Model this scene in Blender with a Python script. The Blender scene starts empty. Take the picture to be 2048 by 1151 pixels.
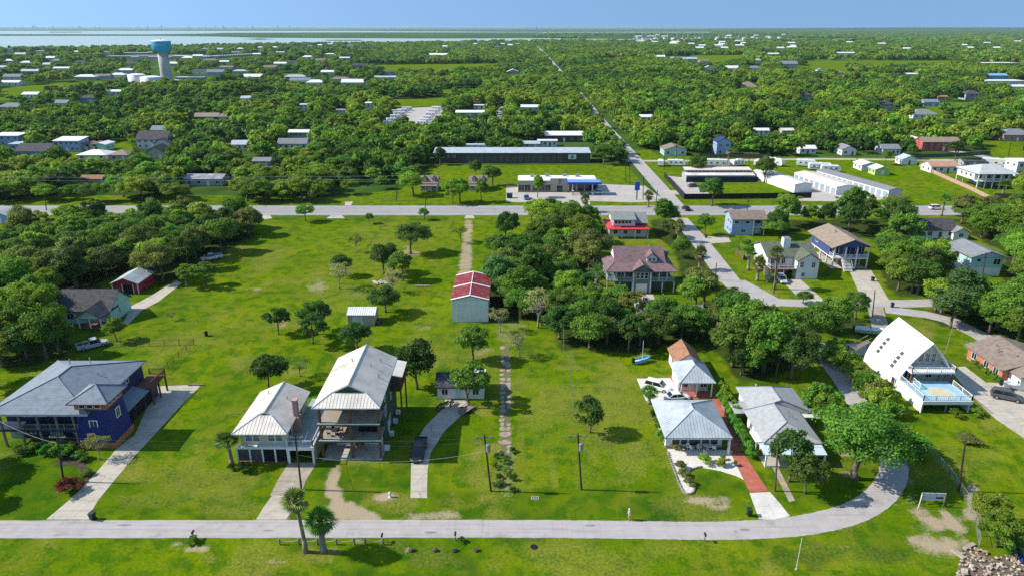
import bpy, math, random
import numpy as np
from mathutils import Vector
R = math.radians
rnd = random.Random(7)
rng = np.random.default_rng(11)
SC = bpy.context.scene
COL = SC.collection

# ------------------------------------------------------------------ camera
CAM_H, FOC, CX, CY, HZ = 60.0, 1400.0, 1024.0, 575.5, 54.0      # height in m, focal length in photo pixels
PITCH = math.atan((CY - HZ) / FOC)
cam = bpy.data.cameras.new('camera')
cam.sensor_width = 36.0
cam.lens = 36.0 * FOC / 2048.0
cam.clip_start, cam.clip_end = 0.5, 120000.0
camo = bpy.data.objects.new('camera', cam)
COL.objects.link(camo)
camo.location = (0, 0, CAM_H)
camo.rotation_euler = (math.pi / 2 - PITCH, 0, 0)
SC.camera = camo

# ------------------------------------------------------------------ sky and sun
SUN_EL, SUN_AZ = 39.0, 87.0            # azimuth: how far the sun stands to the west of the view direction
wd = bpy.data.worlds.new('World')
SC.world = wd
wd.use_nodes = True
wn, wl = wd.node_tree.nodes, wd.node_tree.links
bg = wn['Background']
sky = wn.new('ShaderNodeTexSky')
sky.sky_type = 'NISHITA'
sky.sun_disc = False
sky.sun_elevation = R(SUN_EL)
sky.sun_rotation = R(-SUN_AZ)
sky.air_density = 1.0
sky.dust_density = 0.3
sky.ozone_density = 0.7
tc = wn.new('ShaderNodeTexCoord')
sep = wn.new('ShaderNodeSeparateXYZ'); wl.new(tc.outputs['Generated'], sep.inputs[0])
lift = wn.new('ShaderNodeMath'); lift.operation = 'MULTIPLY_ADD'; lift.inputs[1].default_value = 0.55; lift.inputs[2].default_value = 0.50
wl.new(sep.outputs[2], lift.inputs[0])
cmb = wn.new('ShaderNodeCombineXYZ')
wl.new(sep.outputs[0], cmb.inputs[0]); wl.new(sep.outputs[1], cmb.inputs[1]); wl.new(lift.outputs[0], cmb.inputs[2])
nrm = wn.new('ShaderNodeVectorMath'); nrm.operation = 'NORMALIZE'; wl.new(cmb.outputs[0], nrm.inputs[0])
wl.new(nrm.outputs[0], sky.inputs['Vector'])
tint = wn.new('ShaderNodeMixRGB'); tint.blend_type = 'MULTIPLY'; tint.inputs[0].default_value = 1.0; tint.inputs[2].default_value = (0.88, 1.0, 1.0, 1)
wl.new(sky.outputs[0], tint.inputs[1]); wl.new(tint.outputs[0], bg.inputs['Color'])
bg.inputs['Strength'].default_value = 0.15

sun = bpy.data.lights.new('sun', 'SUN')
sun.energy = 4.1
sun.angle = R(0.53)
sun.color = (1.0, 0.94, 0.83)
suno = bpy.data.objects.new('sun', sun)
COL.objects.link(suno)
sd = Vector((math.cos(R(SUN_EL)) * math.sin(R(SUN_AZ)), -math.cos(R(SUN_EL)) * math.cos(R(SUN_AZ)), -math.sin(R(SUN_EL))))
suno.rotation_euler = sd.to_track_quat('-Z', 'Y').to_euler()
suno.location = (-200, 0, 200)

SC.view_settings.view_transform = 'Standard'
SC.view_settings.look = 'None'
SC.view_settings.exposure = 0.60
SC.view_settings.gamma = 1.0
SC.view_settings.use_curve_mapping = False
SC.render.engine = 'CYCLES'
SC.cycles.max_bounces = 6
SC.cycles.diffuse_bounces = 2
SC.cycles.glossy_bounces = 2
SC.cycles.transmission_bounces = 2
SC.cycles.transparent_max_bounces = 6
SC.cycles.volume_bounces = 0
SC.cycles.use_denoising = False
SC.cycles.use_adaptive_sampling = True
SC.cycles.adaptive_threshold = 0.01
SC.cycles.caustics_reflective = False
SC.cycles.caustics_refractive = False

# ------------------------------------------------------------------ survey: photo pixel <-> ground plan
_c, _s = math.cos(PITCH), math.sin(PITCH)
def P(px, py, z=0.0):
    u, v = (px - CX) / FOC, (CY - py) / FOC
    t = (z - CAM_H) / (-_s + v * _c)
    return (u * t, (_c + v * _s) * t)
def G(px, py, z=0.0):
    x, y = P(px, py, z)
    return Vector((x, y, z))
def ppm(py):
    return FOC / (P(CX, py)[1] * _c + CAM_H * _s)
def Zat(py, Y):
    v = (CY - py) / FOC
    return CAM_H + Y * (-_s + v * _c) / (_c + v * _s)
def proj(X, Y, Z=0.0):
    z = Z - CAM_H
    dep = Y * _c - z * _s
    return CX + FOC * X / dep, CY - FOC * (Y * _s + z * _c) / dep
def inpoly(px, py, poly):
    px, py = np.asarray(px, float), np.asarray(py, float)
    ins = np.zeros(px.shape, bool)
    n = len(poly)
    for i in range(n):
        x0, y0 = poly[i][:2]; x1, y1 = poly[(i + 1) % n][:2]
        if y0 == y1: continue
        c = ((y0 > py) != (y1 > py)) & (px < (x1 - x0) * (py - y0) / (y1 - y0) + x0)
        ins ^= c
    return ins

# ------------------------------------------------------------------ materials
MATS = {}
def mat(name, col, rough=0.8, var=0.12, scale=1.2, bump=0.0, bscale=8.0, metal=0.0, spec=0.3, col2=None, rvar=0.0, detail=6.0):
    """principled surface whose colour wanders a little; var: how much, scale: per metre"""
    if name in MATS: return MATS[name]
    m = bpy.data.materials.new(name); m.use_nodes = True
    n, l = m.node_tree.nodes, m.node_tree.links
    b = n['Principled BSDF']
    b.inputs['Roughness'].default_value = rough
    b.inputs['Metallic'].default_value = metal
    b.inputs['Specular IOR Level'].default_value = spec
    t = n.new('ShaderNodeTexCoord')
    no = n.new('ShaderNodeTexNoise'); no.inputs['Scale'].default_value = scale; no.inputs['Detail'].default_value = detail
    no.inputs['Roughness'].default_value = 0.65
    l.new(t.outputs['Object'], no.inputs['Vector'])
    cr = n.new('ShaderNodeValToRGB')
    c = col; d = col2 or tuple(max(0, x * (1 - 2.2 * var)) for x in col); e = tuple(min(1, x * (1 + var)) for x in col)
    cr.color_ramp.elements[0].position = 0.30; cr.color_ramp.elements[0].color = (*d, 1)
    cr.color_ramp.elements[1].position = 0.72; cr.color_ramp.elements[1].color = (*e, 1)
    el = cr.color_ramp.elements.new(0.52); el.color = (*c, 1)
    l.new(no.outputs[0], cr.inputs[0]); l.new(cr.outputs[0], b.inputs['Base Color'])
    if bump > 0:
        nb = n.new('ShaderNodeTexNoise'); nb.inputs['Scale'].default_value = bscale; nb.inputs['Detail'].default_value = 4
        l.new(t.outputs['Object'], nb.inputs['Vector'])
        bp = n.new('ShaderNodeBump'); bp.inputs['Strength'].default_value = bump; bp.inputs['Distance'].default_value = 0.05
        l.new(nb.outputs[0], bp.inputs['Height']); l.new(bp.outputs[0], b.inputs['Normal'])
    MATS[name] = m
    return m
def striped(name, col, col2, axis, period, duty=0.12, rough=0.8, var=0.08):
    """clapboard, shingle courses: a fine regular joint on a wandering colour (axis 0, 1, 2)"""
    if name in MATS: return MATS[name]
    m = mat(name, col, rough, var)
    n, l = m.node_tree.nodes, m.node_tree.links
    b = n['Principled BSDF']
    src = b.inputs['Base Color'].links[0].from_socket
    t = n.new('ShaderNodeTexCoord'); s = n.new('ShaderNodeSeparateXYZ'); l.new(t.outputs['Object'], s.inputs[0])
    a = n.new('ShaderNodeMath'); a.operation = 'DIVIDE'; a.inputs[1].default_value = period; l.new(s.outputs[axis], a.inputs[0])
    f = n.new('ShaderNodeMath'); f.operation = 'FRACT'; l.new(a.outputs[0], f.inputs[0])
    g = n.new('ShaderNodeMath'); g.operation = 'LESS_THAN'; g.inputs[1].default_value = duty; l.new(f.outputs[0], g.inputs[0])
    mx = n.new('ShaderNodeMixRGB'); mx.inputs[2].default_value = (*col2, 1); l.new(g.outputs[0], mx.inputs[0]); l.new(src, mx.inputs[1])
    l.new(mx.outputs[0], b.inputs['Base Color'])
    return m
def leafmat(name, trans=0.36, patchy=0.35, rough=0.55, fixed=None):
    """foliage: the tree's own colour (object colour), wandering from spray to spray"""
    m = bpy.data.materials.new(name); m.use_nodes = True
    n, l = m.node_tree.nodes, m.node_tree.links
    b = n['Principled BSDF']; out = n['Material Output']
    b.inputs['Roughness'].default_value = rough; b.inputs['Specular IOR Level'].default_value = 0.22
    oi = n.new('ShaderNodeObjectInfo')
    ge = n.new('ShaderNodeNewGeometry')
    at = n.new('ShaderNodeAttribute'); at.attribute_name = 'tone'
    hv = n.new('ShaderNodeHueSaturation')
    mr = n.new('ShaderNodeMapRange'); mr.inputs[3].default_value = 1 - patchy; mr.inputs[4].default_value = 1 + patchy
    l.new(at.outputs['Fac'], mr.inputs[0]); l.new(mr.outputs[0], hv.inputs['Value'])
    m2 = n.new('ShaderNodeMapRange'); m2.inputs[3].default_value = 0.488; m2.inputs[4].default_value = 0.525
    l.new(oi.outputs['Random'], m2.inputs[0]); l.new(m2.outputs[0], hv.inputs['Hue'])
    m3 = n.new('ShaderNodeMath'); m3.operation = 'MULTIPLY_ADD'; m3.inputs[1].default_value = 7.31; m3.inputs[2].default_value = 0.2; l.new(oi.outputs['Random'], m3.inputs[0])
    m4 = n.new('ShaderNodeMath'); m4.operation = 'FRACT'; l.new(m3.outputs[0], m4.inputs[0])
    m5 = n.new('ShaderNodeMapRange'); m5.inputs[3].default_value = 0.80; m5.inputs[4].default_value = 1.55; l.new(m4.outputs[0], m5.inputs[0])
    mu = n.new('ShaderNodeMixRGB'); mu.blend_type = 'MULTIPLY'; mu.inputs[0].default_value = 1.0
    if fixed: mu.inputs[1].default_value = (*fixed, 1)
    else: l.new(oi.outputs['Color'], mu.inputs[1])
    l.new(m5.outputs[0], mu.inputs[2])
    l.new(mu.outputs[0], hv.inputs['Color'])
    l.new(hv.outputs[0], b.inputs['Base Color'])
    tr = n.new('ShaderNodeBsdfTranslucent'); mx = n.new('ShaderNodeMixShader'); mx.inputs[0].default_value = trans
    ty = n.new('ShaderNodeMixRGB'); ty.blend_type = 'MULTIPLY'; ty.inputs[0].default_value = 1.0; ty.inputs[2].default_value = (1.25, 1.25, 0.5, 1)
    l.new(hv.outputs[0], ty.inputs[1]); l.new(ty.outputs[0], tr.inputs[0])
    l.new(b.outputs[0], mx.inputs[1]); l.new(tr.outputs[0], mx.inputs[2]); l.new(mx.outputs[0], out.inputs[0])
    MATS[name] = m
    return m

# ------------------------------------------------------------------ mesh helpers
class MB:
    def __init__(s): s.v, s.f = [], []
    def poly(s, *pts):
        k = len(s.v); s.v += [tuple(p) for p in pts]; s.f.append(tuple(range(k, k + len(pts)))); return s
    def box(s, x0, x1, y0, y1, z0, z1):
        k = len(s.v)
        s.v += [(x0, y0, z0), (x1, y0, z0), (x1, y1, z0), (x0, y1, z0), (x0, y0, z1), (x1, y0, z1), (x1, y1, z1), (x0, y1, z1)]
        s.f += [tuple(k + i for i in q) for q in ((0, 3, 2, 1), (4, 5, 6, 7), (0, 1, 5, 4), (1, 2, 6, 5), (2, 3, 7, 6), (3, 0, 4, 7))]
        return s
    def hexa(s, p):          # eight corners, bottom ring then top ring
        k = len(s.v); s.v += [tuple(q) for q in p]
        s.f += [tuple(k + i for i in q) for q in ((0, 3, 2, 1), (4, 5, 6, 7), (0, 1, 5, 4), (1, 2, 6, 5), (2, 3, 7, 6), (3, 0, 4, 7))]
        return s
    def slab(s, pts, th):    # a sloping or flat polygon with thickness th below it
        k, n = len(s.v), len(pts)
        s.v += [tuple(p) for p in pts] + [(p[0], p[1], p[2] - th) for p in pts]
        s.f.append(tuple(range(k, k + n))); s.f.append(tuple(k + n + i for i in reversed(range(n))))
        for i in range(n):
            j = (i + 1) % n; s.f.append((k + i, k + n + i, k + n + j, k + j))
        return s
    def tube(s, p0, p1, r0, r1=None, n=6, cap=True):
        r1 = r0 if r1 is None else r1
        p0, p1 = Vector(p0), Vector(p1); d = (p1 - p0)
        if d.length < 1e-6: return s
        d.normalize(); a = d.orthogonal().normalized(); b = d.cross(a); k = len(s.v)
        for p, r in ((p0, r0), (p1, r1)):
            for i in range(n):
                t = 2 * math.pi * i / n; q = p + a * (math.cos(t) * r) + b * (math.sin(t) * r); s.v.append(tuple(q))
        for i in range(n):
            j = (i + 1) % n; s.f.append((k + i, k + j, k + n + j, k + n + i))
        if cap: s.f.append(tuple(k + i for i in reversed(range(n)))); s.f.append(tuple(k + n + i for i in range(n)))
        return s
    def path(s, pts, r, n=6):
        rr = r if isinstance(r, (list, tuple)) else [r] * len(pts)
        for i in range(len(pts) - 1): s.tube(pts[i], pts[i + 1], rr[i], rr[i + 1], n, cap=(i in (0, len(pts) - 2)))
        return s
    def lathe(s, prof, n=20, c=(0, 0)):
        k = len(s.v)
        for r, z in prof:
            for i in range(n):
                t = 2 * math.pi * i / n; s.v.append((c[0] + r * math.cos(t), c[1] + r * math.sin(t), z))
        for a in range(len(prof) - 1):
            for i in range(n):
                j = (i + 1) % n; s.f.append((k + a * n + i, k + a * n + j, k + (a + 1) * n + j, k + (a + 1) * n + i))
        m = k + (len(prof) - 1) * n
        s.f.append(tuple(m + i for i in range(n)))
        return s
    def blob(s, c, r, n=8, rough=0.25, seed=0):
        """a lumpy stone"""
        q = random.Random(seed); k = len(s.v); rings = 4
        for a in range(1, rings):
            ph = math.pi * a / rings
            for i in range(n):
                t = 2 * math.pi * i / n; f = 1 + q.uniform(-rough, rough)
                s.v.append((c[0] + r[0] * f * math.sin(ph) * math.cos(t), c[1] + r[1] * f * math.sin(ph) * math.sin(t), c[2] + r[2] * f * math.cos(ph)))
        s.v += [(c[0], c[1], c[2] + r[2]), (c[0], c[1], c[2] - r[2])]
        T, Bt = len(s.v) - 2, len(s.v) - 1
        for i in range(n):
            j = (i + 1) % n
            s.f.append((T, k + i, k + j)); s.f.append((Bt, k + (rings - 2) * n + j, k + (rings - 2) * n + i))
            for a in range(rings - 2): s.f.append((k + a * n + i, k + (a + 1) * n + i, k + (a + 1) * n + j, k + a * n + j))
        return s
    def mesh(s, name, m=None, smooth=False):
        me = bpy.data.meshes.new(name); me.from_pydata(s.v, [], s.f); me.update()
        if m: me.materials.append(m)
        if smooth: me.polygons.foreach_set('use_smooth', [True] * len(me.polygons))
        return me
    def build(s, name, m, parent=None, smooth=False, loc=None, rz=0.0):
        return link(name, s.mesh(name, m, smooth), parent, loc, rz)
def link(name, me, parent=None, loc=None, rz=0.0):
    o = bpy.data.objects.new(name, me); COL.objects.link(o)
    if parent is not None: o.parent = parent
    if loc is not None: o.location = loc
    if rz: o.rotation_euler = (0, 0, rz)
    return o
def tag(o, label=None, cat=None, group=None, kind=None):
    if label: o['label'] = label
    if cat: o['category'] = cat
    if group: o['group'] = group
    if kind: o['kind'] = kind
    return o
def thing(name, label, cat, loc=(0, 0, 0), rz=0.0, group=None):
    o = bpy.data.objects.new(name, None); COL.objects.link(o)
    o.empty_display_size = 0.5
    o.location = loc; o.rotation_euler = (0, 0, rz)
    return tag(o, label, cat, group)
def structure(o, label=None): return tag(o, label, None, None, 'structure')
def copy_tree(o, parent=None):
    c = o.copy(); COL.objects.link(c); c.parent = parent
    for ch in o.children: copy_tree(ch, c)
    return c
def sheet(name, pts, m, z=0.01, label=None, parent=None, kind='structure'):
    """a flat patch of ground; pts in plan metres"""
    mb = MB(); mb.poly(*[(p[0], p[1], z) for p in pts])
    o = mb.build(name, m, parent)
    if parent is None: tag(o, label, None, None, kind)
    return o
def psheet(name, pix, m, z=0.01, label=None, parent=None): return sheet(name, [P(*p) for p in pix], m, z, label, parent)
def ribbon(name, line, width, m, z=0.01, label=None, parent=None, rag=0.0):
    """a road along a centre line of plan points; width a number or one for each point"""
    pts = [Vector((p[0], p[1])) for p in line]; n = len(pts)
    ws = width if isinstance(width, (list, tuple)) else [width] * n
    mb = MB()
    for i in range(n):
        d = (pts[min(i + 1, n - 1)] - pts[max(i - 1, 0)]).normalized(); q = Vector((-d.y, d.x)) * ws[i] / 2; w = [1 + rag * (math.sin(i * 1.7 + k) + math.sin(i * .61 + 2 * k)) for k in (0, 4)]
        mb.v += [(*(pts[i] + q * w[0]), z), (*(pts[i] - q * w[1]), z)]
    for i in range(n - 1): mb.f.append((2 * i, 2 * i + 1, 2 * i + 3, 2 * i + 2))
    o = mb.build(name, m, parent)
    if parent is None: tag(o, label, None, None, 'structure')
    return o
def smooth_line(pts, k=6):
    """Catmull-Rom through the points"""
    out = []; n = len(pts)
    for i in range(n - 1):
        p0, p1, p2, p3 = [np.array(pts[max(0, min(n - 1, i + j))], float) for j in (-1, 0, 1, 2)]
        for t in np.linspace(0, 1, k, endpoint=False):
            out.append(tuple(0.5 * ((2 * p1) + (-p0 + p2) * t + (2 * p0 - 5 * p1 + 4 * p2 - p3) * t * t + (-p0 + 3 * p1 - 3 * p2 + p3) * t ** 3)))
    out.append(tuple(pts[-1])); return out
def vnoise(x, y, seed=0, octaves=4):
    """value noise on arrays, about 0..1"""
    tot, amp, res = 0.0, 1.0, np.zeros_like(x, dtype=float)
    for o in range(octaves):
        xs, ys = x * 2 ** o + seed * 17.3, y * 2 ** o + seed * 9.7
        xi, yi = np.floor(xs).astype(np.int64), np.floor(ys).astype(np.int64)
        fx, fy = xs - xi, ys - yi; fx = fx * fx * (3 - 2 * fx); fy = fy * fy * (3 - 2 * fy)
        def h(a, b):
            q = np.sin(a * 127.1 + b * 311.7 + (seed + o) * 74.7) * 43758.5453
            return q - np.floor(q)
        v = (h(xi, yi) * (1 - fx) + h(xi + 1, yi) * fx) * (1 - fy) + (h(xi, yi + 1) * (1 - fx) + h(xi + 1, yi + 1) * fx) * fy
        res += v * amp; tot += amp; amp *= 0.5
    return res / tot
# ================================================================== ground, water, roads
def ground_mat():
    m = bpy.data.materials.new('grass_ground'); m.use_nodes = True
    n, l = m.node_tree.nodes, m.node_tree.links
    b = n['Principled BSDF']; b.inputs['Roughness'].default_value = 0.9; b.inputs['Specular IOR Level'].default_value = 0.0
    ge = n.new('ShaderNodeNewGeometry')
    def noise(scale, detail=5, rough=0.6, stretch=None):
        t = n.new('ShaderNodeTexNoise'); t.inputs['Scale'].default_value = scale; t.inputs['Detail'].default_value = detail; t.inputs['Roughness'].default_value = rough
        if stretch:
            vm = n.new('ShaderNodeVectorMath'); vm.operation = 'MULTIPLY'; vm.inputs[1].default_value = stretch
            l.new(ge.outputs['Position'], vm.inputs[0]); l.new(vm.outputs[0], t.inputs['Vector'])
        else: l.new(ge.outputs['Position'], t.inputs['Vector'])
        return t.outputs[0]
    def rng_(sock, a, b_, c=0.0, d=1.0):
        r = n.new('ShaderNodeMapRange'); r.inputs[1].default_value = a; r.inputs[2].default_value = b_; r.inputs[3].default_value = c; r.inputs[4].default_value = d
        l.new(sock, r.inputs[0]); return r.outputs[0]
    def mix(f, a, c):
        x = n.new('ShaderNodeMixRGB')
        for i, q in ((1, a), (2, c)):
            if isinstance(q, tuple): x.inputs[i].default_value = (*q, 1)
            else: l.new(q, x.inputs[i])
        if isinstance(f, float): x.inputs[0].default_value = f
        else: l.new(f, x.inputs[0])
        return x.outputs[0]
    def math_(op, a, c):
        x = n.new('ShaderNodeMath'); x.operation = op
        for i, q in ((0, a), (1, c)):
            if isinstance(q, (int, float)): x.inputs[i].default_value = q
            else: l.new(q, x.inputs[i])
        x.use_clamp = False
        return x.outputs[0]
    at = n.new('ShaderNodeAttribute'); at.attribute_name = 'cover'
    sp = n.new('ShaderNodeSeparateColor'); l.new(at.outputs['Color'], sp.inputs[0])
    soil, lush, yel = sp.outputs[0], sp.outputs[1], sp.outputs[2]
    fine = noise(2.6, 6, 0.75); mid = noise(0.35, 6, 0.62); big = noise(0.045, 4, 0.55)
    mow = noise(1.0, 3, 0.6, (0.9, 0.045, 1.0)); grit = noise(9.0, 3, 0.8)
    col = mix(rng_(big, 0.36, 0.64), (0.102, 0.176, 0.003), (0.176, 0.228, 0.004))
    col = mix(rng_(noise(0.11, 5, 0.65), 0.47, 0.66, 0.0, 0.70), col, (0.165, 0.165, 0.024))
    col = mix(rng_(mid, 0.47, 0.58, 0.0, 0.85), col, (0.046, 0.122, 0.005))
    col = mix(rng_(mow, 0.42, 0.60, 0.0, 0.45), col, (0.098, 0.180, 0.006))
    jit = math_('SUBTRACT', fine, 0.5)
    def edge(sock, k=0.9, lo=0.36, hi=0.74):
        return rng_(math_('ADD', sock, math_('MULTIPLY', jit, k)), lo, hi)
    col = mix(edge(lush, 1.4, 0.20, 0.95), col, (0.020, 0.082, 0.006))
    col = mix(edge(yel, 1.4, 0.3, 1.0), col, (0.225, 0.215, 0.045))
    # blades: fine light and dark
    bl = mix(rng_(fine, 0.30, 0.68), (0.50, 0.54, 0.6), (1.32, 1.26, 1.1))
    mu = n.new('ShaderNodeMixRGB'); mu.blend_type = 'MULTIPLY'; mu.inputs[0].default_value = 0.9
    l.new(col, mu.inputs[1]); l.new(bl, mu.inputs[2])
    col = mu.outputs[0]
    inv = math_('SUBTRACT', 1.0, at.outputs['Alpha'])
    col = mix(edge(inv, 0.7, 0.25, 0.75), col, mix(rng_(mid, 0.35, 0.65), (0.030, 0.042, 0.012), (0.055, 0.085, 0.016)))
    gr = mix(rng_(grit, 0.30, 0.70), (0.23, 0.17, 0.10), (0.50, 0.41, 0.29))
    col = mix(edge(soil, 1.1), col, gr)
    l.new(col, b.inputs['Base Color'])
    bp = n.new('ShaderNodeBump'); bp.inputs['Strength'].default_value = 0.55; bp.inputs['Distance'].default_value = 0.12
    l.new(math_('ADD', fine, math_('MULTIPLY', mid, 1.5)), bp.inputs['Height']); l.new(bp.outputs[0], b.inputs['Normal'])
    MATS['grass_ground'] = m
    return m
GRASS = ground_mat()

def floor_mat():
    """scrub and woodland floor seen from afar, open grass between"""
    m = bpy.data.materials.new('far_ground'); m.use_nodes = True
    n, l = m.node_tree.nodes, m.node_tree.links
    b = n['Principled BSDF']; b.inputs['Roughness'].default_value = 1.0; b.inputs['Specular IOR Level'].default_value = 0.0
    ge = n.new('ShaderNodeNewGeometry')
    def no(sc, d, lo, hi):
        t = n.new('ShaderNodeTexNoise'); t.inputs['Scale'].default_value = sc; t.inputs['Detail'].default_value = d; t.inputs['Roughness'].default_value = 0.7
        l.new(ge.outputs['Position'], t.inputs['Vector'])
        r = n.new('ShaderNodeMapRange'); r.inputs[1].default_value = lo; r.inputs[2].default_value = hi; l.new(t.outputs[0], r.inputs[0]); return r.outputs[0]
    a = n.new('ShaderNodeMixRGB'); a.inputs[1].default_value = (0.030, 0.062, 0.014, 1); a.inputs[2].default_value = (0.060, 0.120, 0.022, 1)
    l.new(no(0.05, 6, 0.4, 0.62), a.inputs[0])
    c = n.new('ShaderNodeMixRGB'); c.inputs[2].default_value = (0.085, 0.150, 0.030, 1); l.new(a.outputs[0], c.inputs[1]); l.new(no(0.0022, 7, 0.50, 0.66), c.inputs[0])
    l.new(c.outputs[0], b.inputs['Base Color'])
    return m
FLOOR = floor_mat()

def paved(name, col, col2, crack=True, scale=0.5):
    m = bpy.data.materials.new(name); m.use_nodes = True
    n, l = m.node_tree.nodes, m.node_tree.links
    b = n['Principled BSDF']; b.inputs['Roughness'].default_value = 0.88; b.inputs['Specular IOR Level'].default_value = 0.2
    ge = n.new('ShaderNodeNewGeometry')
    def no(sc, d, lo, hi, st=None):
        t = n.new('ShaderNodeTexNoise'); t.inputs['Scale'].default_value = sc; t.inputs['Detail'].default_value = d; t.inputs['Roughness'].default_value = 0.7
        if st:
            vm = n.new('ShaderNodeVectorMath'); vm.operation = 'MULTIPLY'; vm.inputs[1].default_value = st
            l.new(ge.outputs['Position'], vm.inputs[0]); l.new(vm.outputs[0], t.inputs['Vector'])
        else: l.new(ge.outputs['Position'], t.inputs['Vector'])
        r = n.new('ShaderNodeMapRange'); r.inputs[1].default_value = lo; r.inputs[2].default_value = hi; l.new(t.outputs[0], r.inputs[0]); return r.outputs[0]
    a = n.new('ShaderNodeMixRGB'); a.inputs[1].default_value = (*col, 1); a.inputs[2].default_value = (*col2, 1)
    l.new(no(scale, 8, 0.36, 0.66), a.inputs[0])
    c = n.new('ShaderNodeMixRGB'); c.blend_type = 'MULTIPLY'; c.inputs[2].default_value = (0.62, 0.60, 0.58, 1); l.new(a.outputs[0], c.inputs[1])
    l.new(no(14.0, 3, 0.45, 0.85), c.inputs[0])
    d = n.new('ShaderNodeMixRGB'); d.blend_type = 'MULTIPLY'; d.inputs[2].default_value = (0.72, 0.70, 0.68, 1); l.new(c.outputs[0], d.inputs[1])
    l.new(no(0.22, 6, 0.56, 0.70), d.inputs[0])
    last = d.outputs[0]
    for st, lo, k in (((0.06, 2.2, 1), .50, .80), ((2.2, 0.06, 1), .56, .86)):
        w = n.new('ShaderNodeMixRGB'); w.blend_type = 'MULTIPLY'; w.inputs[2].default_value = (k, k, k, 1); l.new(last, w.inputs[1]); l.new(no(1.0, 4, lo, lo + .16, st), w.inputs[0]); last = w.outputs[0]
    if crack:
        v = n.new('ShaderNodeTexVoronoi'); v.feature = 'DISTANCE_TO_EDGE'; v.inputs['Scale'].default_value = 0.33
        wv = n.new('ShaderNodeTexNoise'); wv.inputs['Scale'].default_value = 0.9; wv.inputs['Detail'].default_value = 3
        l.new(ge.outputs['Position'], wv.inputs['Vector'])
        ad = n.new('ShaderNodeVectorMath'); ad.operation = 'ADD'; l.new(ge.outputs['Position'], ad.inputs[0]); l.new(wv.outputs[1], ad.inputs[1]); l.new(ad.outputs[0], v.inputs['Vector'])
        r = n.new('ShaderNodeMapRange'); r.inputs[1].default_value = 0.0; r.inputs[2].default_value = 0.025; r.inputs[3].default_value = 0.5; r.inputs[4].default_value = 0.0; l.new(v.outputs['Distance'], r.inputs[0])
        e = n.new('ShaderNodeMixRGB'); e.blend_type = 'MULTIPLY'; e.inputs[2].default_value = (0.4, 0.38, 0.35, 1); l.new(last, e.inputs[1]); l.new(r.outputs[0], e.inputs[0])
        last = e.outputs[0]
    l.new(last, b.inputs['Base Color'])
    MATS[name] = m
    return m
STREET = paved('street_surface', (0.40, 0.37, 0.36), (0.47, 0.435, 0.42), crack=False)
HIGHWAY = paved('highway_surface', (0.31, 0.30, 0.315), (0.37, 0.355, 0.365), crack=False)
CONC = paved('concrete_drive', (0.46, 0.41, 0.34), (0.56, 0.51, 0.43))
CONCW = paved('pale_concrete', (0.62, 0.59, 0.54), (0.72, 0.69, 0.64), crack=False)
OLDC = paved('old_concrete', (0.33, 0.28, 0.22), (0.46, 0.40, 0.33))
GRAVEL = paved('gravel_lot', (0.44, 0.40, 0.36), (0.53, 0.49, 0.45), crack=False, scale=0.3)
SHELL = paved('shell_track', (0.42, 0.36, 0.29), (0.55, 0.49, 0.41), crack=False, scale=0.8)
REDC = paved('red_stained_concrete', (0.40, 0.105, 0.07), (0.50, 0.17, 0.12), crack=False, scale=0.9)
PAINTW = mat('road_paint_white', (0.72, 0.72, 0.70), var=0.1, scale=3)
PAINTY = mat('road_paint_yellow', (0.62, 0.45, 0.08), var=0.15, scale=3)

# the sheet that reaches the horizon
mb = MB(); mb.poly((-90000, 40, -0.06), (90000, 40, -0.06), (90000, 100000, -0.06), (-90000, 100000, -0.06))
mb.poly((-90000, -3000, -0.06), (90000, -3000, -0.06), (90000, 40, -0.06), (-90000, 40, -0.06))
structure(mb.build('ground', FLOOR), 'green coastal plain of scrub and grass out to the horizon')
# low rise on the far right
mb = MB(); hx = np.linspace(1500, 16000, 60)
for i, x in enumerate(hx):
    t = min(1, max(0, (x - 1500) / 6000)); hh = 48 * t * t * (3 - 2 * t) * (0.85 + 0.3 * float(vnoise(np.array([x / 900.]), np.array([1.]), 3)[0]))
    mb.v += [(x, 11500, -0.1), (x, 13000, hh), (x, 16000, hh * 0.9), (x, 19000, -0.1)]
for i in range(len(hx) - 1):
    for k in range(3): mb.f.append((4 * i + k, 4 * i + k + 4, 4 * i + k + 5, 4 * i + k + 1))
structure(mb.build('low_hills', FLOOR), 'faint wooded rise on the horizon')

WOODS_PX = [((0, 470), (125, 460), (150, 445), (505, 440), (508, 470), (455, 500), (440, 512), (395, 520), (380, 540), (350, 560), (330, 572), (305, 566), (225, 545), (180, 588), (112, 590), (108, 660), (150, 690), (130, 715), (0, 735), (-60, 735), (-60, 470)),
            ((965, 545), (1000, 515), (1050, 520), (1060, 440), (1205, 438), (1205, 500), (1198, 585), (1210, 600), (1250, 610), (1280, 625), (1420, 600), (1470, 625), (1600, 618), (1650, 622), (1640, 690), (1590, 740), (1480, 770), (1450, 720), (1400, 690), (1345, 685), (1290, 705), (1120, 700), (1105, 640), (1040, 640), (960, 650), (965, 600)),
            ((1300, 438), (1360, 440), (1380, 475), (1420, 540), (1440, 570), (1400, 590), (1360, 560), (1350, 500), (1310, 470)), ((1560, 440), (1760, 438), (1800, 460), (1810, 500), (1770, 520), (1755, 480), (1640, 462), (1560, 472)), ((1760, 500), (1890, 500), (1890, 560), (1880, 592), (1790, 590), (1760, 545)),
            ((1900, 436), (2200, 436), (2200, 600), (2010, 590), (2005, 500), (1960, 480)), ((1840, 618), (2200, 615), (2200, 690), (1985, 672), (1900, 655), (1850, 640)), ((1640, 635), (1720, 632), (1745, 650), (1700, 665), (1660, 670))]
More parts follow.
